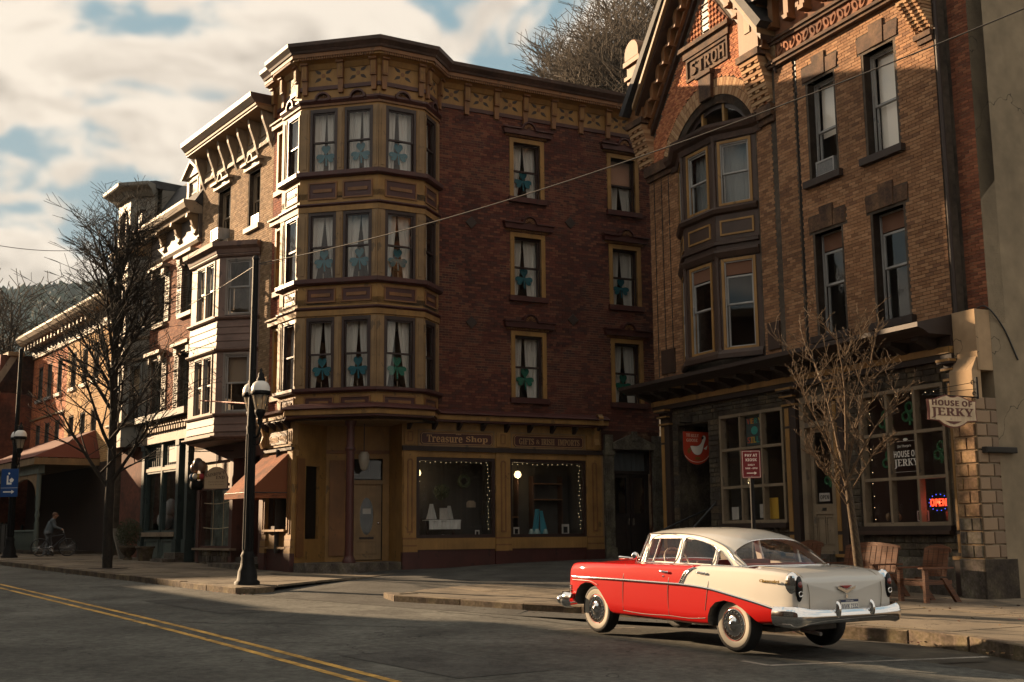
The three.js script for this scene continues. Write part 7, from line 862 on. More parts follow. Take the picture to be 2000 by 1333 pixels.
{ const F = FS.off(.7), y = 1.0; const S = thing('iron_bench', 'dark iron bench with woven back by the left shop window', 'bench', F.p(-6.9, .3, 0)); part(S, 'back_frame', [tube(F.p(-7.5, y + .32, 0), F.p(-6.0, y + .32, 0), .025), tube(F.p(-7.5, .35, .1), F.p(-7.5, y + .32, 0), .02), tube(F.p(-6.0, .35, .1), F.p(-6.0, y + .32, 0), .02)], IRON); part(S, 'woven_back', bx(F, -7.48, -6.02, y + .1, y + .29, -.01, .01), M([.22, .18, .12], .8, { map: re(T.rough, .1) })); part(S, 'seat', bx(F, -7.48, -6.02, .72, .76, .05, .5), IRON); for (const u of [-7.45, -6.05]) part(S, 'leg', bx(F, u - .02, u + .02, .2, .74, .42, .48), IRON); }
// ---------- planters, steps, sandwich board ----------
const stoneP = M([.27, .225, .165], .9, { map: T.stone, bumpMap: T.rough, bumpScale: .01 });
function shrub(n, cx, cy, cz, rx, ry, count, m) { const P = [], seedKeep = seed; for (let i = 0; i < count; i++) { let a, b, c; do { a = rr(-1, 1); b = rr(-1, 1); c = rr(-1, 1); } while (a * a + b * b + c * c > 1); const k = n === 'cone' ? (1 - (b + 1) / 2) * .95 + .08 : 1; const x = cx + a * rx * k, y = cy + b * ry, z = cz + c * rx * k, s = rr(.02, .05); const t = rr(0, 6.28), u = rr(-1, 1); P.push(x, y, z, x + s * Math.cos(t), y + s * u, z + s * Math.sin(t), x + s * Math.sin(t) * .6, y + s * 1.1, z + s * u * .7); } return geo(P); }
const leafM = M([.035, .055, .022], .85, { side: THREE.DoubleSide }), leafM2 = M([.05, .06, .028], .85, { side: THREE.DoubleSide });
function planter(px, py, kind, label, s = 1) { const b = gp(px, py, .14), { x, z } = b, y = b.y; const T0 = thing('planter', label, 'planter', b, 'stone planters by the green shop front'); part(T0, 'pot', lathe(kind === 'urn' ? [[.16, y], [.16, y + .05], [.1, y + .12], [.2, y + .2], [.32, y + .4], [.34, y + .5], [.3, y + .5]] : [[.22, y], [.3, y + .42], [.34, y + .44], [.34, y + .5], [.29, y + .5]], x, z, 16), stoneP); part(T0, 'soil', lathe([[0, y + .46], [.3, y + .46]], x, z, 12), mats.bark); if (kind === 'cone') part(T0, 'shrub', shrub('cone', x, y + 1.1, z, .4, .68, 2600, leafM), leafM); else if (kind === 'urn') part(T0, 'shrub', shrub('ball', x, y + .95, z, .46, .52, 2600, leafM), leafM2); }
planter(249, 1094, 'urn', 'stone urn planter with round dark bush'); planter(282, 1096, 'tub', 'empty tapered stone tub beside the urn'); planter(316, 1090, 'cone', 'stone tub with pointed evergreen by the shop step');
{ const b = gp(222, 1092, .14), F = new Frame(b.x, b.z, 20); solo('sandwich_board', 'leaning white edged sandwich board behind the tree', 'sign', b, [ext(F.at(0, 0, 20), [[-.35, b.y], [-.3, b.y], [.1, b.y + 1.1], [.05, b.y + 1.1]], -.3, .3), ext(F, [[.45, b.y], [.5, b.y], [.1, b.y + 1.1], [.05, b.y + 1.1]], -.3, .3)], M([.22, .20, .17], .7)); }
// garden fence, pillar and hedge in front of the porch
{ const F = FL.off(3.4); const gy = u => G(...FP(F, u)) + .14; const Fe = thing('iron_fence', 'low dark iron garden fence in front of the porch', 'fence', F.p(-22, gy(-22), 0)); part(Fe, 'fence_panel', bx(F, -24.2, -18.6, gy(-21) + .05, gy(-21) + 1.15, -.02, .02), M([.02, .018, .016], .7)); part(Fe, 'rail', bx(F, -24.2, -18.6, gy(-21) + 1.15, gy(-21) + 1.2, -.03, .03), IRON); for (let i = 0; i < 8; i++) part(Fe, 'picket', bx(F, -24.2 + i * .8, -24.14 + i * .8, gy(-21), gy(-21) + 1.25, -.04, .04), IRON); const Pl = thing('gate_pillar', 'square tan stone gate pillar beside the iron fence', 'pillar', F.p(-25, gy(-25), 0)); part(Pl, 'shaft', bx(F, -25.3, -24.75, gy(-25), gy(-25) + 1.25, -.27, .27), stoneP); part(Pl, 'cap', bx(F, -25.38, -24.67, gy(-25) + 1.25, gy(-25) + 1.38, -.35, .35), stoneP); const hp = F.p(-28, gy(-28) + .9, -.4); solo('garden_hedge', 'dark bushy hedge behind the cyclist', 'hedge', hp.clone().setY(gy(-28)), [shrub('ball', hp.x, hp.y, hp.z, 1.5, .95, 5000), shrub('ball', hp.x - 1.1, hp.y - .1, hp.z - 1.7, 1.3, .85, 4000)], leafM); }
for (const [px, py] of [[119 / 2.9625 + 0, 1073]]) { const b = gp(40, 1073, .14); solo('bollard', 'plain black bollard by the library sign', 'bollard', b, lathe([[.1, b.y], [.1, b.y + .05], [.07, b.y + .1], [.06, b.y + 1.0], [.08, b.y + 1.05], [0, b.y + 1.12]], b.x, b.z, 10), IRON); }

// ---------- bare trees ----------
function bareTree(name, label, base, o, group) {
  const T0 = thing(name, label, 'tree', base, group), thick = [], thin = [];
  const grow = (p, dir, len, r, lv) => {
    const n = lv === 0 ? 6 : 4; let q = p.clone(), d = dir.clone(); const kids = [];
    for (let i = 0; i < n; i++) {
      d.add(V(rr(-1, 1), rr(-.4, .8) * (o.up ?? .5), rr(-1, 1)).multiplyScalar(o.wob * (lv ? 1 : .35))).normalize();
      const e = q.clone().addScaledVector(d, len / n), r0 = r * (1 - (lv ? .62 : .42) * i / n), r1 = r * (1 - (lv ? .62 : .42) * (i + 1) / n);
      (lv < 2 ? thick : thin).push(tube(q, e, Math.max(r0, o.min), Math.max(r1, o.min), lv === 0 ? 9 : lv === 1 ? 6 : lv === 2 ? 4 : 3)); kids.push([e.clone(), d.clone(), r1, (i + 1) / n]); q = e;
    }
    if (lv >= o.levels) return;
    const c = o.kids[lv];
    for (let i = 0; i < c; i++) {
      const s = lv === 0 ? o.first + (1 - o.first) * (i + rnd() * .8) / c : .2 + .8 * (i + rnd()) / c, k = kids[Math.min(kids.length - 1, Math.floor(s * kids.length))];
      const az = i * 2.4 + rr(-.6, .6), sp = (lv === 0 ? o.spread * (1.15 - .6 * s) : rr(.45, 1.0)), side = V(Math.cos(az), 0, Math.sin(az)); const nd = k[1].clone().multiplyScalar(Math.cos(sp)).addScaledVector(side, Math.sin(sp)); nd.y = Math.max(nd.y, lv ? -.1 : .15); nd.normalize();
      const start = k[0].clone().addScaledVector(k[1], -rnd() * len / n * .8);
      grow(start, nd, len * (lv === 0 ? o.limb * (1.15 - .55 * s) : rr(.42, .68)), Math.min(k[2] * .75, r * (lv === 0 ? .42 : .55)), lv + 1);
    }
  };
  grow(base.clone().setY(base.y - .05), (o.lean || V(0, 1, 0)).clone().normalize(), o.h, o.r, 0);
  part(T0, 'trunk', thick, o.mat || mats.bark); if (thin.length) part(T0, 'crown', thin, o.twig || o.mat || mats.bark);
  return T0;
}
seed = 1234;
const tl = gp(209, 1111, .14); bareTree('street_tree', 'tall bare street tree on the left pavement in front of the mansard house', tl, { h: 9.6, r: .15, wob: .09, levels: 4, kids: [26, 8, 5, 3], first: .3, spread: .62, limb: .30, min: .0075, up: .7, lean: V(.01, 1, 0), mat: M([.055, .045, .035], .95, { map: re(T.stone, .5), bumpMap: T.rough, bumpScale: .02 }) });
solo('tree_grate', 'dark ring of soil at the foot of the left street tree', 'tree grate', tl, lathe([[0, tl.y + .015], [.55, tl.y + .012], [.6, tl.y]], tl.x, tl.z, 16), mats.bark);
seed = 77;
const tr = gp(1692, 1204, .14); bareTree('young_street_tree', 'young bare tree with golden lit stems between the car and the shop', tr, { h: 2.75, r: .085, wob: .1, levels: 0, kids: [0], first: .8, spread: .3, limb: 1, min: .005, lean: V(-.085, 1, -.02) });
{ // its crown: ascending stems
  const T1 = scene.children[scene.children.length - 1], b = bases.get(T1); const M2 = M([.26, .175, .095], .85, { map: re(T.stone, .4) }); T1.children[0].material = M([.20, .15, .095], .9, { map: re(T.stone, .4), bumpMap: T.rough, bumpScale: .015 });
  const stems = [], twigs = []; const go = (p, d, len, r, lv) => { let q = p.clone(); d = d.clone(); const n = 5; for (let i = 0; i < n; i++) { d.add(V(rr(-1, 1), rr(-.3, .7), rr(-1, 1)).multiplyScalar(.13)).normalize(); const e = q.clone().addScaledVector(d, len / n); (lv < 1 ? stems : twigs).push(tube(q, e, Math.max(.0045, r * (1 - .75 * i / n)), Math.max(.004, r * (1 - .75 * (i + 1) / n)), lv < 1 ? 6 : 4)); if (lv < 3 && (i > 0 || lv)) { const c = lv === 0 ? (rnd() < .5 ? 2 : 3) : lv === 1 ? (rnd() < .6 ? 2 : 1) : (rnd() < .6 ? 1 : 0); for (let k = 0; k < c; k++) { const az = rr(0, 6.28), sp = rr(.4, 1.0); const nd = d.clone().multiplyScalar(Math.cos(sp)).add(V(Math.cos(az), rr(-.2, .3), Math.sin(az)).multiplyScalar(Math.sin(sp))).normalize(); go(e, nd, len * rr(.16, .5), r * rr(.3, .5), lv + 1); } } q = e; } };
  const top = tr.clone().add(V(-.085 * 2.05, 2.05, -.03)); for (const [dx, dz, l, y, r] of [[-.36, .1, 1.7, 0, .03], [-.12, -.25, 2.1, .25, .032], [.12, .2, 2.2, .3, .034], [.38, -.1, 2.0, .2, .03], [.55, .15, 1.7, .1, .024], [-.62, -.1, 1.1, -.2, .018], [.7, .1, .95, -.1, .016], [-.75, .2, .8, -.35, .014]]) go(top.clone().add(V(-.085 * y, y, 0)), V(dx, 1, dz).normalize(), l, r, 0);
  part(T1, 'stems', stems, M2); part(T1, 'crown', twigs, M2);
}
// hillside woods behind the corner building
seed = 501;
const hillY = (x, z) => { const d = -z * .97 + x * .2; return clamp((d - 56) * .42, -2, 60); };
struct('hillside', (() => { const P = [], U = []; for (let i = 0; i < 40; i++) for (let j = 0; j < 24; j++) { const X = k => -50 + k * 3.6, Z = k => -54 - k * 4; for (const [a, b] of [[i, j], [i + 1, j], [i + 1, j + 1], [i, j], [i + 1, j + 1], [i, j + 1]]) { const x = X(a), z = Z(b), s = sst(-6, 14, x + (-z - 60) * .12); P.push(x, hillY(x, z) * s + .6 * fbm(x * .3 + 40, z * .3 + 90, 3) - .8, z); U.push(x, z); } } return geo(P, null, U); })(), M([.075, .06, .04], .95, { map: T.blotch, bumpMap: T.rough, bumpScale: .1 }));
const tall = [[1262, 40, 84, 16], [1216, 78, 80, 15], [1172, 122, 78, 13], [1292, 10, 90, 17], [1236, 120, 74, 12], [1120, 150, 86, 11], [1075, 140, 92, 10], [1150, 150, 72, 10], [1195, 140, 70, 11], [1265, 130, 70, 11]];
tall.forEach(([px, py, dist, h], i) => { const d = ray(px, py), k = dist / Math.hypot(d.x, d.z), t = CAM.clone().addScaledVector(d, k); bareTree('woodland_tree', i < 4 ? ['tallest bare woodland tree seen left of the gable', 'broad bare tree above the corner building cornice end', 'bare tree rising over the bracketed cornice', 'bare tree half hidden by the gable rake'][i] : ['', '', '', '', 'bare tree just behind the cornice where it meets the gable', 'slender bare tree left of the thicket over the cornice', 'thin bare tree standing alone over the long cornice', 'low bare tree in the thicket under the broad tree', 'dark low tree filling the thicket beside the gable scroll', 'dense low tree tucked behind the gable scroll'][i], V(t.x, t.y - h, t.z), { h: h * .96, r: .2, wob: .12, levels: 3, kids: [24, 9, 5], first: .25, spread: .95, limb: .45, min: .022, up: .6, mat: M([.075, .06, .045], .95) }, 'bare trees on the wooded hillside'); });
seed = 900; { const d = ray(8, 640), k = 70 / Math.hypot(d.x, d.z), t = CAM.clone().addScaledVector(d, k); bareTree('woodland_tree', 'bare tree at the far left edge behind the dormered house', V(t.x, t.y - 13, t.z), { h: 12.4, r: .2, wob: .12, levels: 3, kids: [22, 8, 5], first: .3, spread: .9, limb: .42, min: .022, up: .6, mat: M([.055, .045, .035], .95) }, 'bare trees on the wooded hillside'); }
// the mountain and its forest
seed = 42;
const ridge = az => { const a = az * 180 / Math.PI; return 800 * lerpL([[-80, .10], [-45, .15], [-30, .172], [-23.5, .186], [-18.8, .203], [-14, .217], [-5, .235], [10, .22], [35, .2]], a); };
function lerpL(t, x) { if (x <= t[0][0]) return t[0][1]; for (let i = 0; i < t.length - 1; i++) if (x <= t[i + 1][0]) return t[i][1] + (t[i + 1][1] - t[i][1]) * (x - t[i][0]) / (t[i + 1][0] - t[i][0]); return t[t.length - 1][1]; }
const mtY = (az, r) => { const t = clamp((r - 330) / 470), y = ridge(az) * Math.pow(sm(t) * .35 + t * .65, 1.05); return y + 9 * (fbm(az * 14 + 50, r * .012, 4, 0, 7) - .5) * t - 2; };
struct('mountain', (() => { const P = [], U = [], na = 90, nr = 22; for (let i = 0; i < na; i++) for (let j = 0; j < nr; j++) { const pt = (a, b) => { const az = (-80 + 115 * a / na) * Math.PI / 180, r = 330 + (b / nr) * 520, y = r > 800 ? mtY(az, 800) - (r - 800) * .6 : mtY(az, r); return [Math.sin(az) * r, y, -Math.cos(az) * r]; }; for (const [a, b] of [[i, j], [i + 1, j], [i + 1, j + 1], [i, j], [i + 1, j + 1], [i, j + 1]]) { const p = pt(a, b); P.push(...p); U.push(p[0] * .1, p[2] * .1); } } return geo(P, null, U); })(), M([.075, .095, .095], .95, { map: T.blotch }));
{ const g = new THREE.IcosahedronGeometry(1, 1), p = g.attributes.position; for (let i = 0; i < p.count; i++) { const k = .7 + .6 * hash(p.getX(i) * 50 | 0, p.getY(i) * 50 | 0, p.getZ(i) * 50 | 0); p.setXYZ(i, p.getX(i) * k, p.getY(i) * k * 1.25, p.getZ(i) * k); } g.computeVertexNormals(); const N0 = 9000, im = new THREE.InstancedMesh(g, M([.085, .11, .11], .95), N0), m = new THREE.Matrix4(), c = new THREE.Color(); for (let i = 0; i < N0; i++) { const az = rr(-32, -4) * Math.PI / 180, r = 800 - 470 * Math.pow(rnd(), 1.6), s = rr(2.2, 5.2); m.compose(V(Math.sin(az) * r, mtY(az, r) + s * .5, -Math.cos(az) * r), new THREE.Quaternion().setFromAxisAngle(V(0, 1, 0), rr(0, 6)), V(s, s * rr(.9, 1.5), s)); im.setMatrixAt(i, m); const k = rr(.7, 1.3); im.setColorAt(i, c.setRGB(k, k * rr(.95, 1.1), k)); } im.name = 'mountain_forest'; im.userData = { kind: 'stuff', label: 'hazy wooded mountainside beyond the end of the street', category: 'forest' }; im.castShadow = im.receiveShadow = true; scene.add(im); }
scene.fog = new THREE.FogExp2(col(.55, .66, .72), .00008);

// fallen leaves and grit along the kerbs
{ seed = 31; const g = new THREE.BufferGeometry(); g.setAttribute('position', new THREE.Float32BufferAttribute([-.03, 0, -.02, .03, .008, -.015, .01, .012, .03, -.03, 0, -.02, .01, .012, .03, -.035, .006, .015], 3)); g.computeVertexNormals(); const spots = []; for (const [pts, n, off] of [[kIsl, 150, -.12], [kFar, 110, -.12]]) for (let i = 0; i < n; i++) { const k = 1 + Math.floor(rnd() * (pts.length - 3)), a = pts[k], b = pts[k + 1], t = rnd(), l = Math.hypot(b[0] - a[0], b[1] - a[1]); const o = off + rr(-.22, .1); spots.push([a[0] + (b[0] - a[0]) * t + (b[1] - a[1]) / l * o, a[1] + (b[1] - a[1]) * t - (b[0] - a[0]) / l * o, .004]); } for (let i = 0; i < 160; i++) { const q = FS.p(rr(-8, 5), 0, rr(.4, 5)); spots.push([q.x, q.z, .146]); } for (let i = 0; i < 80; i++) { const q = FT.p(rr(1, 7), 0, rr(.1, 1.2)); spots.push([q.x, q.z, .15]); } const im = new THREE.InstancedMesh(g, M([1, 1, 1], .9, { side: THREE.DoubleSide }), spots.length), m = new THREE.Matrix4(), c = new THREE.Color(); spots.forEach(([x, z, l], i) => { const s = rr(.35, 1.0); m.compose(V(x, G(x, z) + l + .002, z), new THREE.Quaternion().setFromEuler(new THREE.Euler(rr(-.3, .3), rr(0, 6.28), rr(-.3, .3))), V(s, s, s)); im.setMatrixAt(i, m); im.setColorAt(i, c.setRGB(rr(.08, .22), rr(.05, .12), rr(.03, .06))); }); im.name = 'fallen_leaves'; im.userData = { kind: 'stuff', label: 'scattered dry leaves along the kerbs and pavement', category: 'leaves' }; im.castShadow = im.receiveShadow = true; scene.add(im); }

// ---------- shop window displays ----------
{
  const glow = M([.9, .75, .45], .5, { emissive: col(1, .72, .34), emissiveIntensity: 1.1 }), bulbM = M([.8, .7, .5], .5, { emissive: col(1, .75, .4), emissiveIntensity: .8 });
  const lights = (F, a, b, c, e, d, label, n = 46) => { const S = thing('string_lights', label, 'string lights', F.p(a, c, d), 'string lights round the shop windows'); const g = []; for (let i = 0; i < n; i++) { const t = i / n; let u, v; if (t < .3) { u = a; v = c + (e - c) * t / .3; } else if (t < .6) { u = a + (b - a) * (t - .3) / .3; v = e; } else { u = b - rr(0, .06); v = e - (e - c) * (t - .6) / .4; } g.push(sph(...F.p(u + rr(-.02, .02), v + rr(-.02, .02), d).toArray(), .0075, 1, 6)); } part(S, 'bulbs', g, bulbM, null, 'stuff'); part(S, 'flex', wire([F.p(a, c, d), F.p(a, e, d), F.p(b, e, d), F.p(b, c, d)], .004, 60), mats.black); };
  lights(FT, .66, 2.96, 1.55, 3.62, -.16, 'warm string lights framing the first display window by the porch'); lights(FT, 3.72, 6.16, 1.55, 3.62, -.16, 'warm string lights framing the display window by the alley door'); lights(FS, -2.85, -.55, 1.75, 4.45, -.2, 'warm string lights framing the jerky shop window', 34);
  for (const [u, lb] of [[.85, 'glowing globe pendant lamp in the first display window'], [4.25, 'glowing globe pendant lamp in the display window by alley']]) { const p = FT.p(u, 3.32, -.75), S = thing('pendant_lamp', lb, 'lamp', p, 'pendant lamps in the display windows'); part(S, 'globe', lathe([[.02, 3.22], [.09, 3.25], [.12, 3.32], [.08, 3.42], [.02, 3.44]], p.x, p.z, 10), glow); part(S, 'rod', tube(V(p.x, 3.43, p.z), V(p.x, 4.0, p.z), .008), IRON); const l = new THREE.PointLight(col(1, .72, .38), .22, 0, 2); l.position.set(0, -.16, 0); l.castShadow = true; S.add(l); }
  const cloth = M([.5, .5, .48], .95), P0 = (u, v, d) => FT.p(u, v, d);
  const lump = (u0, u1, v, d, h, n) => [...Array(n).keys()].map(i => { const q = P0(u0 + (u1 - u0) * (i + .5) / n, v, d + rr(-.08, .08)); return sph(q.x, q.y, q.z, (u1 - u0) / n * .8, h / ((u1 - u0) / n * .8) * rr(.7, 1.1), 8); });
  solo('snow_batting', 'white cotton batting along the floor of the first display', 'display', P0(1.7, 1.4, -.4), lump(.7, 2.7, 1.42, -.35, .07, 11), cloth);
  { const S = thing('display_table', 'small display table draped with a white cloth', 'table', P0(1.6, 1.4, -.7)); part(S, 'cloth', (() => { const q = P0(0, 0, -.7); return [drape(FT, () => 1.1, () => 2.15, 1.65, 1.92, -.45, .03, 22), bx(FT, 1.1, 2.15, 1.9, 1.93, -.95, -.43)]; })(), cloth); for (const u of [1.2, 2.05]) part(S, 'leg', bx(FT, u - .03, u + .03, 1.4, 1.9, -.8, -.74), mats.brown); }
  solo('display_card', 'white lettered card standing on draped table', 'card', P0(1.6, 1.93, -.5), [bx(FT, 1.48, 1.74, 1.94, 2.28, -.52, -.51), letters(FT, 'Irish', 1.52, 1.7, 2.12, .06, -.51, .002, 'serif_regular'), letters(FT, 'Linen', 1.52, 1.7, 2.0, .06, -.51, .002, 'serif_regular')], mats.white);
  solo('white_garment', 'white folded garment hung beside the lettered card', 'garment', P0(1.3, 1.95, -.7), [drape(FT, t => 1.2 - .12 * t, t => 1.32 + .12 * t, 1.95, 2.4, -.62, .02, 12)], M([.4, .4, .38], .95, { side: THREE.DoubleSide })); solo('white_garment', 'white shawl spread behind the lettered card', 'garment', P0(1.9, 1.95, -.75), [drape(FT, t => 1.8 - .1 * t, t => 1.9 + .1 * t, 1.95, 2.35, -.66, .02, 12)], M([.36, .36, .34], .95, { side: THREE.DoubleSide }));
  const wr = P0(1.62, 2.75, -.7); solo('lit_topiary', 'round green topiary ball with lights on the table', 'plant', wr.clone().setY(2.3), [shrub('ball', wr.x, wr.y, wr.z, .24, .24, 900)], leafM2); const wr2 = P0(2.42, 3.1, -.8); solo('hanging_wreath', 'green foliage wreath hung in the first display window', 'wreath', wr2, [clean(new THREE.TorusGeometry(.16, .06, 6, 18)).applyMatrix4(FT.m.clone().setPosition(wr2))], leafM2); solo('oval_plaque', 'pale plaque hanging at the side of the first display', 'plaque', P0(2.5, 2.35, -.5), ext(FT, [[2.36, 2.3], [2.66, 2.3], [2.66, 2.44], [2.6, 2.5], [2.42, 2.5], [2.36, 2.44]], -.5, -.49), mats.cream);
  for (const [u, w, h, lb] of [[3.85, .2, .26, 'white card by the left edge of the alley side display'], [5.55, .26, .34, 'framed dark picture with pale mount in the alley side display'], [2.55, .14, .18, 'small pale card on the first display floor']]) { const S = thing('framed_card', lb, 'card', P0(u, 1.42, -.3), 'cards standing in the display windows'); part(S, 'mount', bx(FT, u, u + w, 1.44, 1.44 + h, -.3, -.29), mats.white); part(S, 'print', bx(FT, u + w * .22, u + w * .78, 1.44 + h * .22, 1.44 + h * .78, -.29, -.287), mats.black); }
  solo('teal_scarf', 'teal and white knitted scarf draped in the alley side display', 'garment', P0(4.8, 1.5, -.5), [drape(FT, t => 4.72 - .16 * t, t => 4.86 - .04 * t, 1.42, 2.25, -.5, .02, 12), drape(FT, t => 4.86 + .02 * t, t => 4.98 + .2 * t, 1.42, 2.2, -.48, .02, 12)], M([.04, .2, .26], .95, { side: THREE.DoubleSide })); solo('small_jars', 'cluster of small pale jars under the teal scarf', 'jar', P0(4.6, 1.42, -.35), [[4.5, .09], [4.7, .11], [5.0, .08]].map(([u, r]) => { const q = P0(u, 1.42, -.35); return lathe([[0, 1.42], [r * .7, 1.42], [r, 1.5], [r * .6, 1.62], [r * .4, 1.64]], q.x, q.z, 10); }), M([.2, .3, .3], .5));
  { const S = thing('display_shelf', 'dark wooden shelving behind the alley side display', 'shelf', P0(5, 1.4, -1.2)); for (const v of [2.0, 2.55, 3.05]) part(S, 'shelf_board', bx(FT, v < 2.3 ? 3.7 : 4.95, v < 2.3 ? 4.4 : 6.0, v, v + .03, -1.3, -1.0), mats.orange); for (const u of [4.4, 4.95, 6.0]) part(S, 'upright', bx(FT, u - .02, u + .02, 1.4, 3.3, -1.3, -1.02), mats.brown); }
  // under the awning: pale merchandise
  const Lq2 = FL.off(.12); solo('window_display', 'grey and white merchandise in the window under the awning', 'display', Lq2.p(-.4, 1.7, -.5), [bx(Lq2, -.6, -.15, 1.75, 2.3, -.5, -.45), bx(Lq2, -.75, -.3, 1.72, 2.0, -.35, -.3)], M([.3, .32, .32], .6)); const g = [...Array(26).keys()].map(i => sph(...Lq2.p(-1.1 + rr(-.06, .06), 1.8 + i * .06, -.3).toArray(), .012, 1, 6)); const SL = thing('string_lights', 'cluster of amber string lights hanging under the awning', 'string lights', Lq2.p(-1.1, 1.8, -.3), 'string lights round the shop windows'); part(SL, 'bulbs', g, bulbM, null, 'stuff');
  // jerky shop interior
  const card = thing('counter_sign', 'small framed sign on the jerky shop sill', 'sign', FS.p(-1.5, 1.7, -.3)); part(card, 'frame', frameBars(FS, -1.65, -1.32, 1.7, 1.92, .02, -.3, -.28), mats.white); part(card, 'card', bx(FS, -1.63, -1.34, 1.72, 1.9, -.3, -.29), mats.black); solo('wooden_crate', 'small wooden crate under the neon sign', 'crate', FS.p(-.6, 1.7, -.3), [bx(FS, -.8, -.5, 1.7, 1.9, -.45, -.25)], mats.wood); solo('sill_figures', 'small ornaments on the jerky shop sill', 'ornament', FS.p(-2.5, 1.7, -.3), [[-2.55, .06], [-2.3, .09], [-2.2, .05]].map(([u, r]) => sph(...FS.p(u, 1.74 + r, -.3).toArray(), r, 1.5, 8)), M([.2, .12, .06], .7));
}
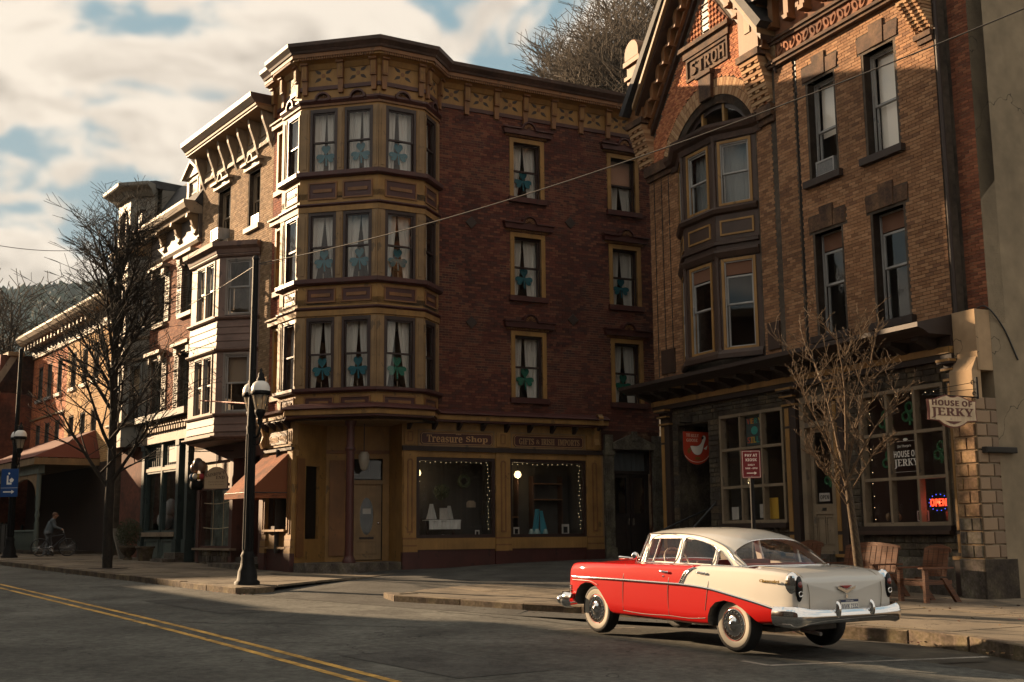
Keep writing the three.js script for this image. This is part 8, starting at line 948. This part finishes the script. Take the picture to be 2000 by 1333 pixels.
// ---------- cyclist with bicycle ----------
{
  const b = gp(92, 1087, .14), yw = -.35, fx = Math.cos(yw), fz = Math.sin(yw), rot = p => V(b.x + p[0] * fx - p[2] * fz, b.y + p[1], b.z + p[0] * fz + p[2] * fx);     // p: [forward, up, right]
  const J = { hip: [-.02, .90, 0], chest: [.10, 1.22, 0], neck: [.16, 1.42, 0], head: [.21, 1.56, 0], sl: [.12, 1.36, -.17], sr: [.12, 1.36, .17], el: [.22, 1.12, -.24], er: [.22, 1.12, .24], wl: [.44, 1.04, -.22], wr: [.44, 1.04, .22], hl: [-.02, .88, -.1], hr: [-.02, .88, .1], kl: [.08, .48, -.12], kr: [-.02, .47, .1], al: [.04, .08, -.14], ar: [-.14, .09, .1], tl: [.2, .04, -.15], tr: [.02, .04, .1] };
  const bones = [['hip', 'chest', .16, .17, 0], ['chest', 'neck', .15, .065, 0], ['neck', 'head', .058, .062, 2], ['sl', 'el', .07, .055, 0], ['sr', 'er', .07, .055, 0], ['el', 'wl', .055, .035, 0], ['er', 'wr', .055, .035, 0], ['hl', 'kl', .105, .07, 1], ['hr', 'kr', .105, .07, 1], ['kl', 'al', .068, .05, 1], ['kr', 'ar', .068, .05, 1], ['al', 'tl', .045, .035, 3], ['ar', 'tr', .045, .035, 3], ['head', 'head', .105, .105, 2], ['sl', 'sr', .085, .085, 0]];
  for (const s of [['wl', -.02], ['wr', .02]]) { const w = J[s[0]]; for (let f = 0; f < 5; f++) { const n = s[0] + f, o = (f - 2) * .018; J[n] = [w[0] + .05, w[1] - .01 - (f === 4 ? .02 : 0), w[2] + o]; J[n + 'b'] = [w[0] + .075, w[1] - .045, w[2] + o]; bones.push([s[0], n, .026, .012, 2], [n, n + 'b', .011, .009, 2]); } }
  const res = 72, S = 1.05, O = [.05, .85, 0], mc = new MarchingCubes(res, new THREE.MeshBasicMaterial(), true, false, 120000); mc.isolation = 0;
  const sd = (x, y, z) => { let r = 1e3, best = 1e3, tag = 0; for (const [a, c, r0, r1, t] of bones) { const A = J[a], B = J[c], dx = B[0] - A[0], dy = B[1] - A[1], dz = B[2] - A[2], l = dx * dx + dy * dy + dz * dz || 1e-9, k = clamp(((x - A[0]) * dx + (y - A[1]) * dy + (z - A[2]) * dz) / l), d = Math.hypot(x - A[0] - dx * k, y - A[1] - dy * k, z - A[2] - dz * k) - (r0 + (r1 - r0) * k); if (d < best) { best = d; tag = t; } const h = clamp(.5 + .5 * (r - d) / .035); r = r * (1 - h) + d * h - .035 * h * (1 - h); } return [r, tag]; };
  for (let k = 0; k < res; k++) for (let j = 0; j < res; j++) for (let i = 0; i < res; i++) mc.field[i + j * res + k * res * res] = -sd(O[0] + (i / (res / 2) - 1) * S, O[1] + (j / (res / 2) - 1) * S, O[2] + (k / (res / 2) - 1) * S)[0];
  mc.update(); const n = mc.count, P = [], N = [], C = [], cols = [[.09, .11, .125], [.11, .12, .13], [.36, .2, .13], [.05, .045, .04]], e = .004;
  for (let i = 0; i < n; i++) { const x = O[0] + mc.positionArray[i * 3] * S, y = O[1] + mc.positionArray[i * 3 + 1] * S, z = O[2] + mc.positionArray[i * 3 + 2] * S; const [d0, t] = sd(x, y, z); let nx = sd(x + e, y, z)[0] - d0, ny = sd(x, y + e, z)[0] - d0, nz = sd(x, y, z + e)[0] - d0; const l = Math.hypot(nx, ny, nz) || 1; nx /= l; ny /= l; nz /= l; const q = rot([x, y, z]); P.push(q.x, q.y, q.z); N.push(nx * fx - nz * fz, ny, nx * fz + nz * fx); C.push(...cols[t === 0 && y < .88 ? 1 : t]); }
  const per = thing('person', 'person in grey hooded top and jeans wheeling a bicycle along the pavement', 'person', b); const g = geo(P, N); g.setAttribute('color', new THREE.Float32BufferAttribute(C, 3)); part(per, 'body', g, M([1, 1, 1], .9, { vertexColors: true })); const hd = rot(J.head); part(per, 'hair', [clean(new THREE.SphereGeometry(.112, 14, 10, 0, 6.3, 0, 1.75)).scale(1, 1.05, 1).translate(hd.x - .012 * fx, hd.y + .012, hd.z - .012 * fz)], M([.10, .05, .03], .85)); const nose = rot([.325, 1.55, 0]); part(per, 'nose', sph(nose.x, nose.y, nose.z, .016, 1.3, 8), M([.36, .2, .13], .8)); for (const s of [-1, 1]) { const q = rot([.305, 1.575, s * .036]); part(per, 'eye', sph(q.x, q.y, q.z, .011, 1, 6), mats.black); const r = rot([.21, 1.555, s * .107]); part(per, 'ear', sph(r.x, r.y, r.z, .02, 1.5, 6), M([.36, .2, .13], .8)); }
  const R = (x, y, z = .26) => rot([x, y, z]), bk = thing('bicycle', 'dark bicycle held upright by the person', 'bicycle', R(.3, 0)); const rotM = new THREE.Matrix4().makeRotationY(-yw);
  for (const x of [-.28, .72]) { const c = R(x, .34), w = part(bk, 'wheel', clean(new THREE.TorusGeometry(.325, .022, 8, 32)).applyMatrix4(rotM).translate(c.x, c.y, c.z), mats.black); part(w, 'spokes', [...Array(14).keys()].map(i => { const t = i / 14 * 6.283; return tube(R(x, .34), R(x + Math.cos(t) * .31, .34 + Math.sin(t) * .31), .003, .003, 4); }), mats.chrome, null, 'stuff'); }
  const fm = M([.03, .03, .035], .4); part(bk, 'frame', [[[-.28, .34], [.12, .3]], [[.12, .3], [.02, .82]], [[.02, .74], [.55, .82]], [[.12, .3], [.57, .74]], [[-.28, .34], [.03, .74]], [[.55, .9], [.72, .34]]].map(([a, c]) => tube(R(...a), R(...c), .018, .018, 6)), fm); part(bk, 'saddle', clean(new THREE.SphereGeometry(1, 10, 8)).scale(.13, .035, .07).applyMatrix4(rotM).translate(R(.0, .86).x, R(.0, .86).y, R(0, .86).z), mats.black); part(bk, 'handlebar', [tube(R(.55, .9), R(.54, 1.0), .015), tube(R(.5, 1.0, -.04), R(.5, 1.0, .52), .014)], mats.chrome); part(bk, 'crank', [tube(R(.12, .3, .2), R(.12, .3, .32), .02), tube(R(.12, .3, .33), R(.2, .17, .34), .012), clean(new THREE.TorusGeometry(.08, .01, 6, 16)).applyMatrix4(rotM).translate(R(.12, .3, .29).x, R(.12, .3, .29).y, R(.12, .3, .29).z)], mats.chrome);
}

// ---------- render ----------
const renderer = new THREE.WebGLRenderer({ antialias: true });
renderer.toneMapping = THREE.LinearToneMapping; renderer.toneMappingExposure = EXPOSURE; renderer.shadowMap.enabled = true; renderer.outputColorSpace = THREE.SRGBColorSpace;
renderer.setSize(1024, 682);
renderer.render(scene, camera);
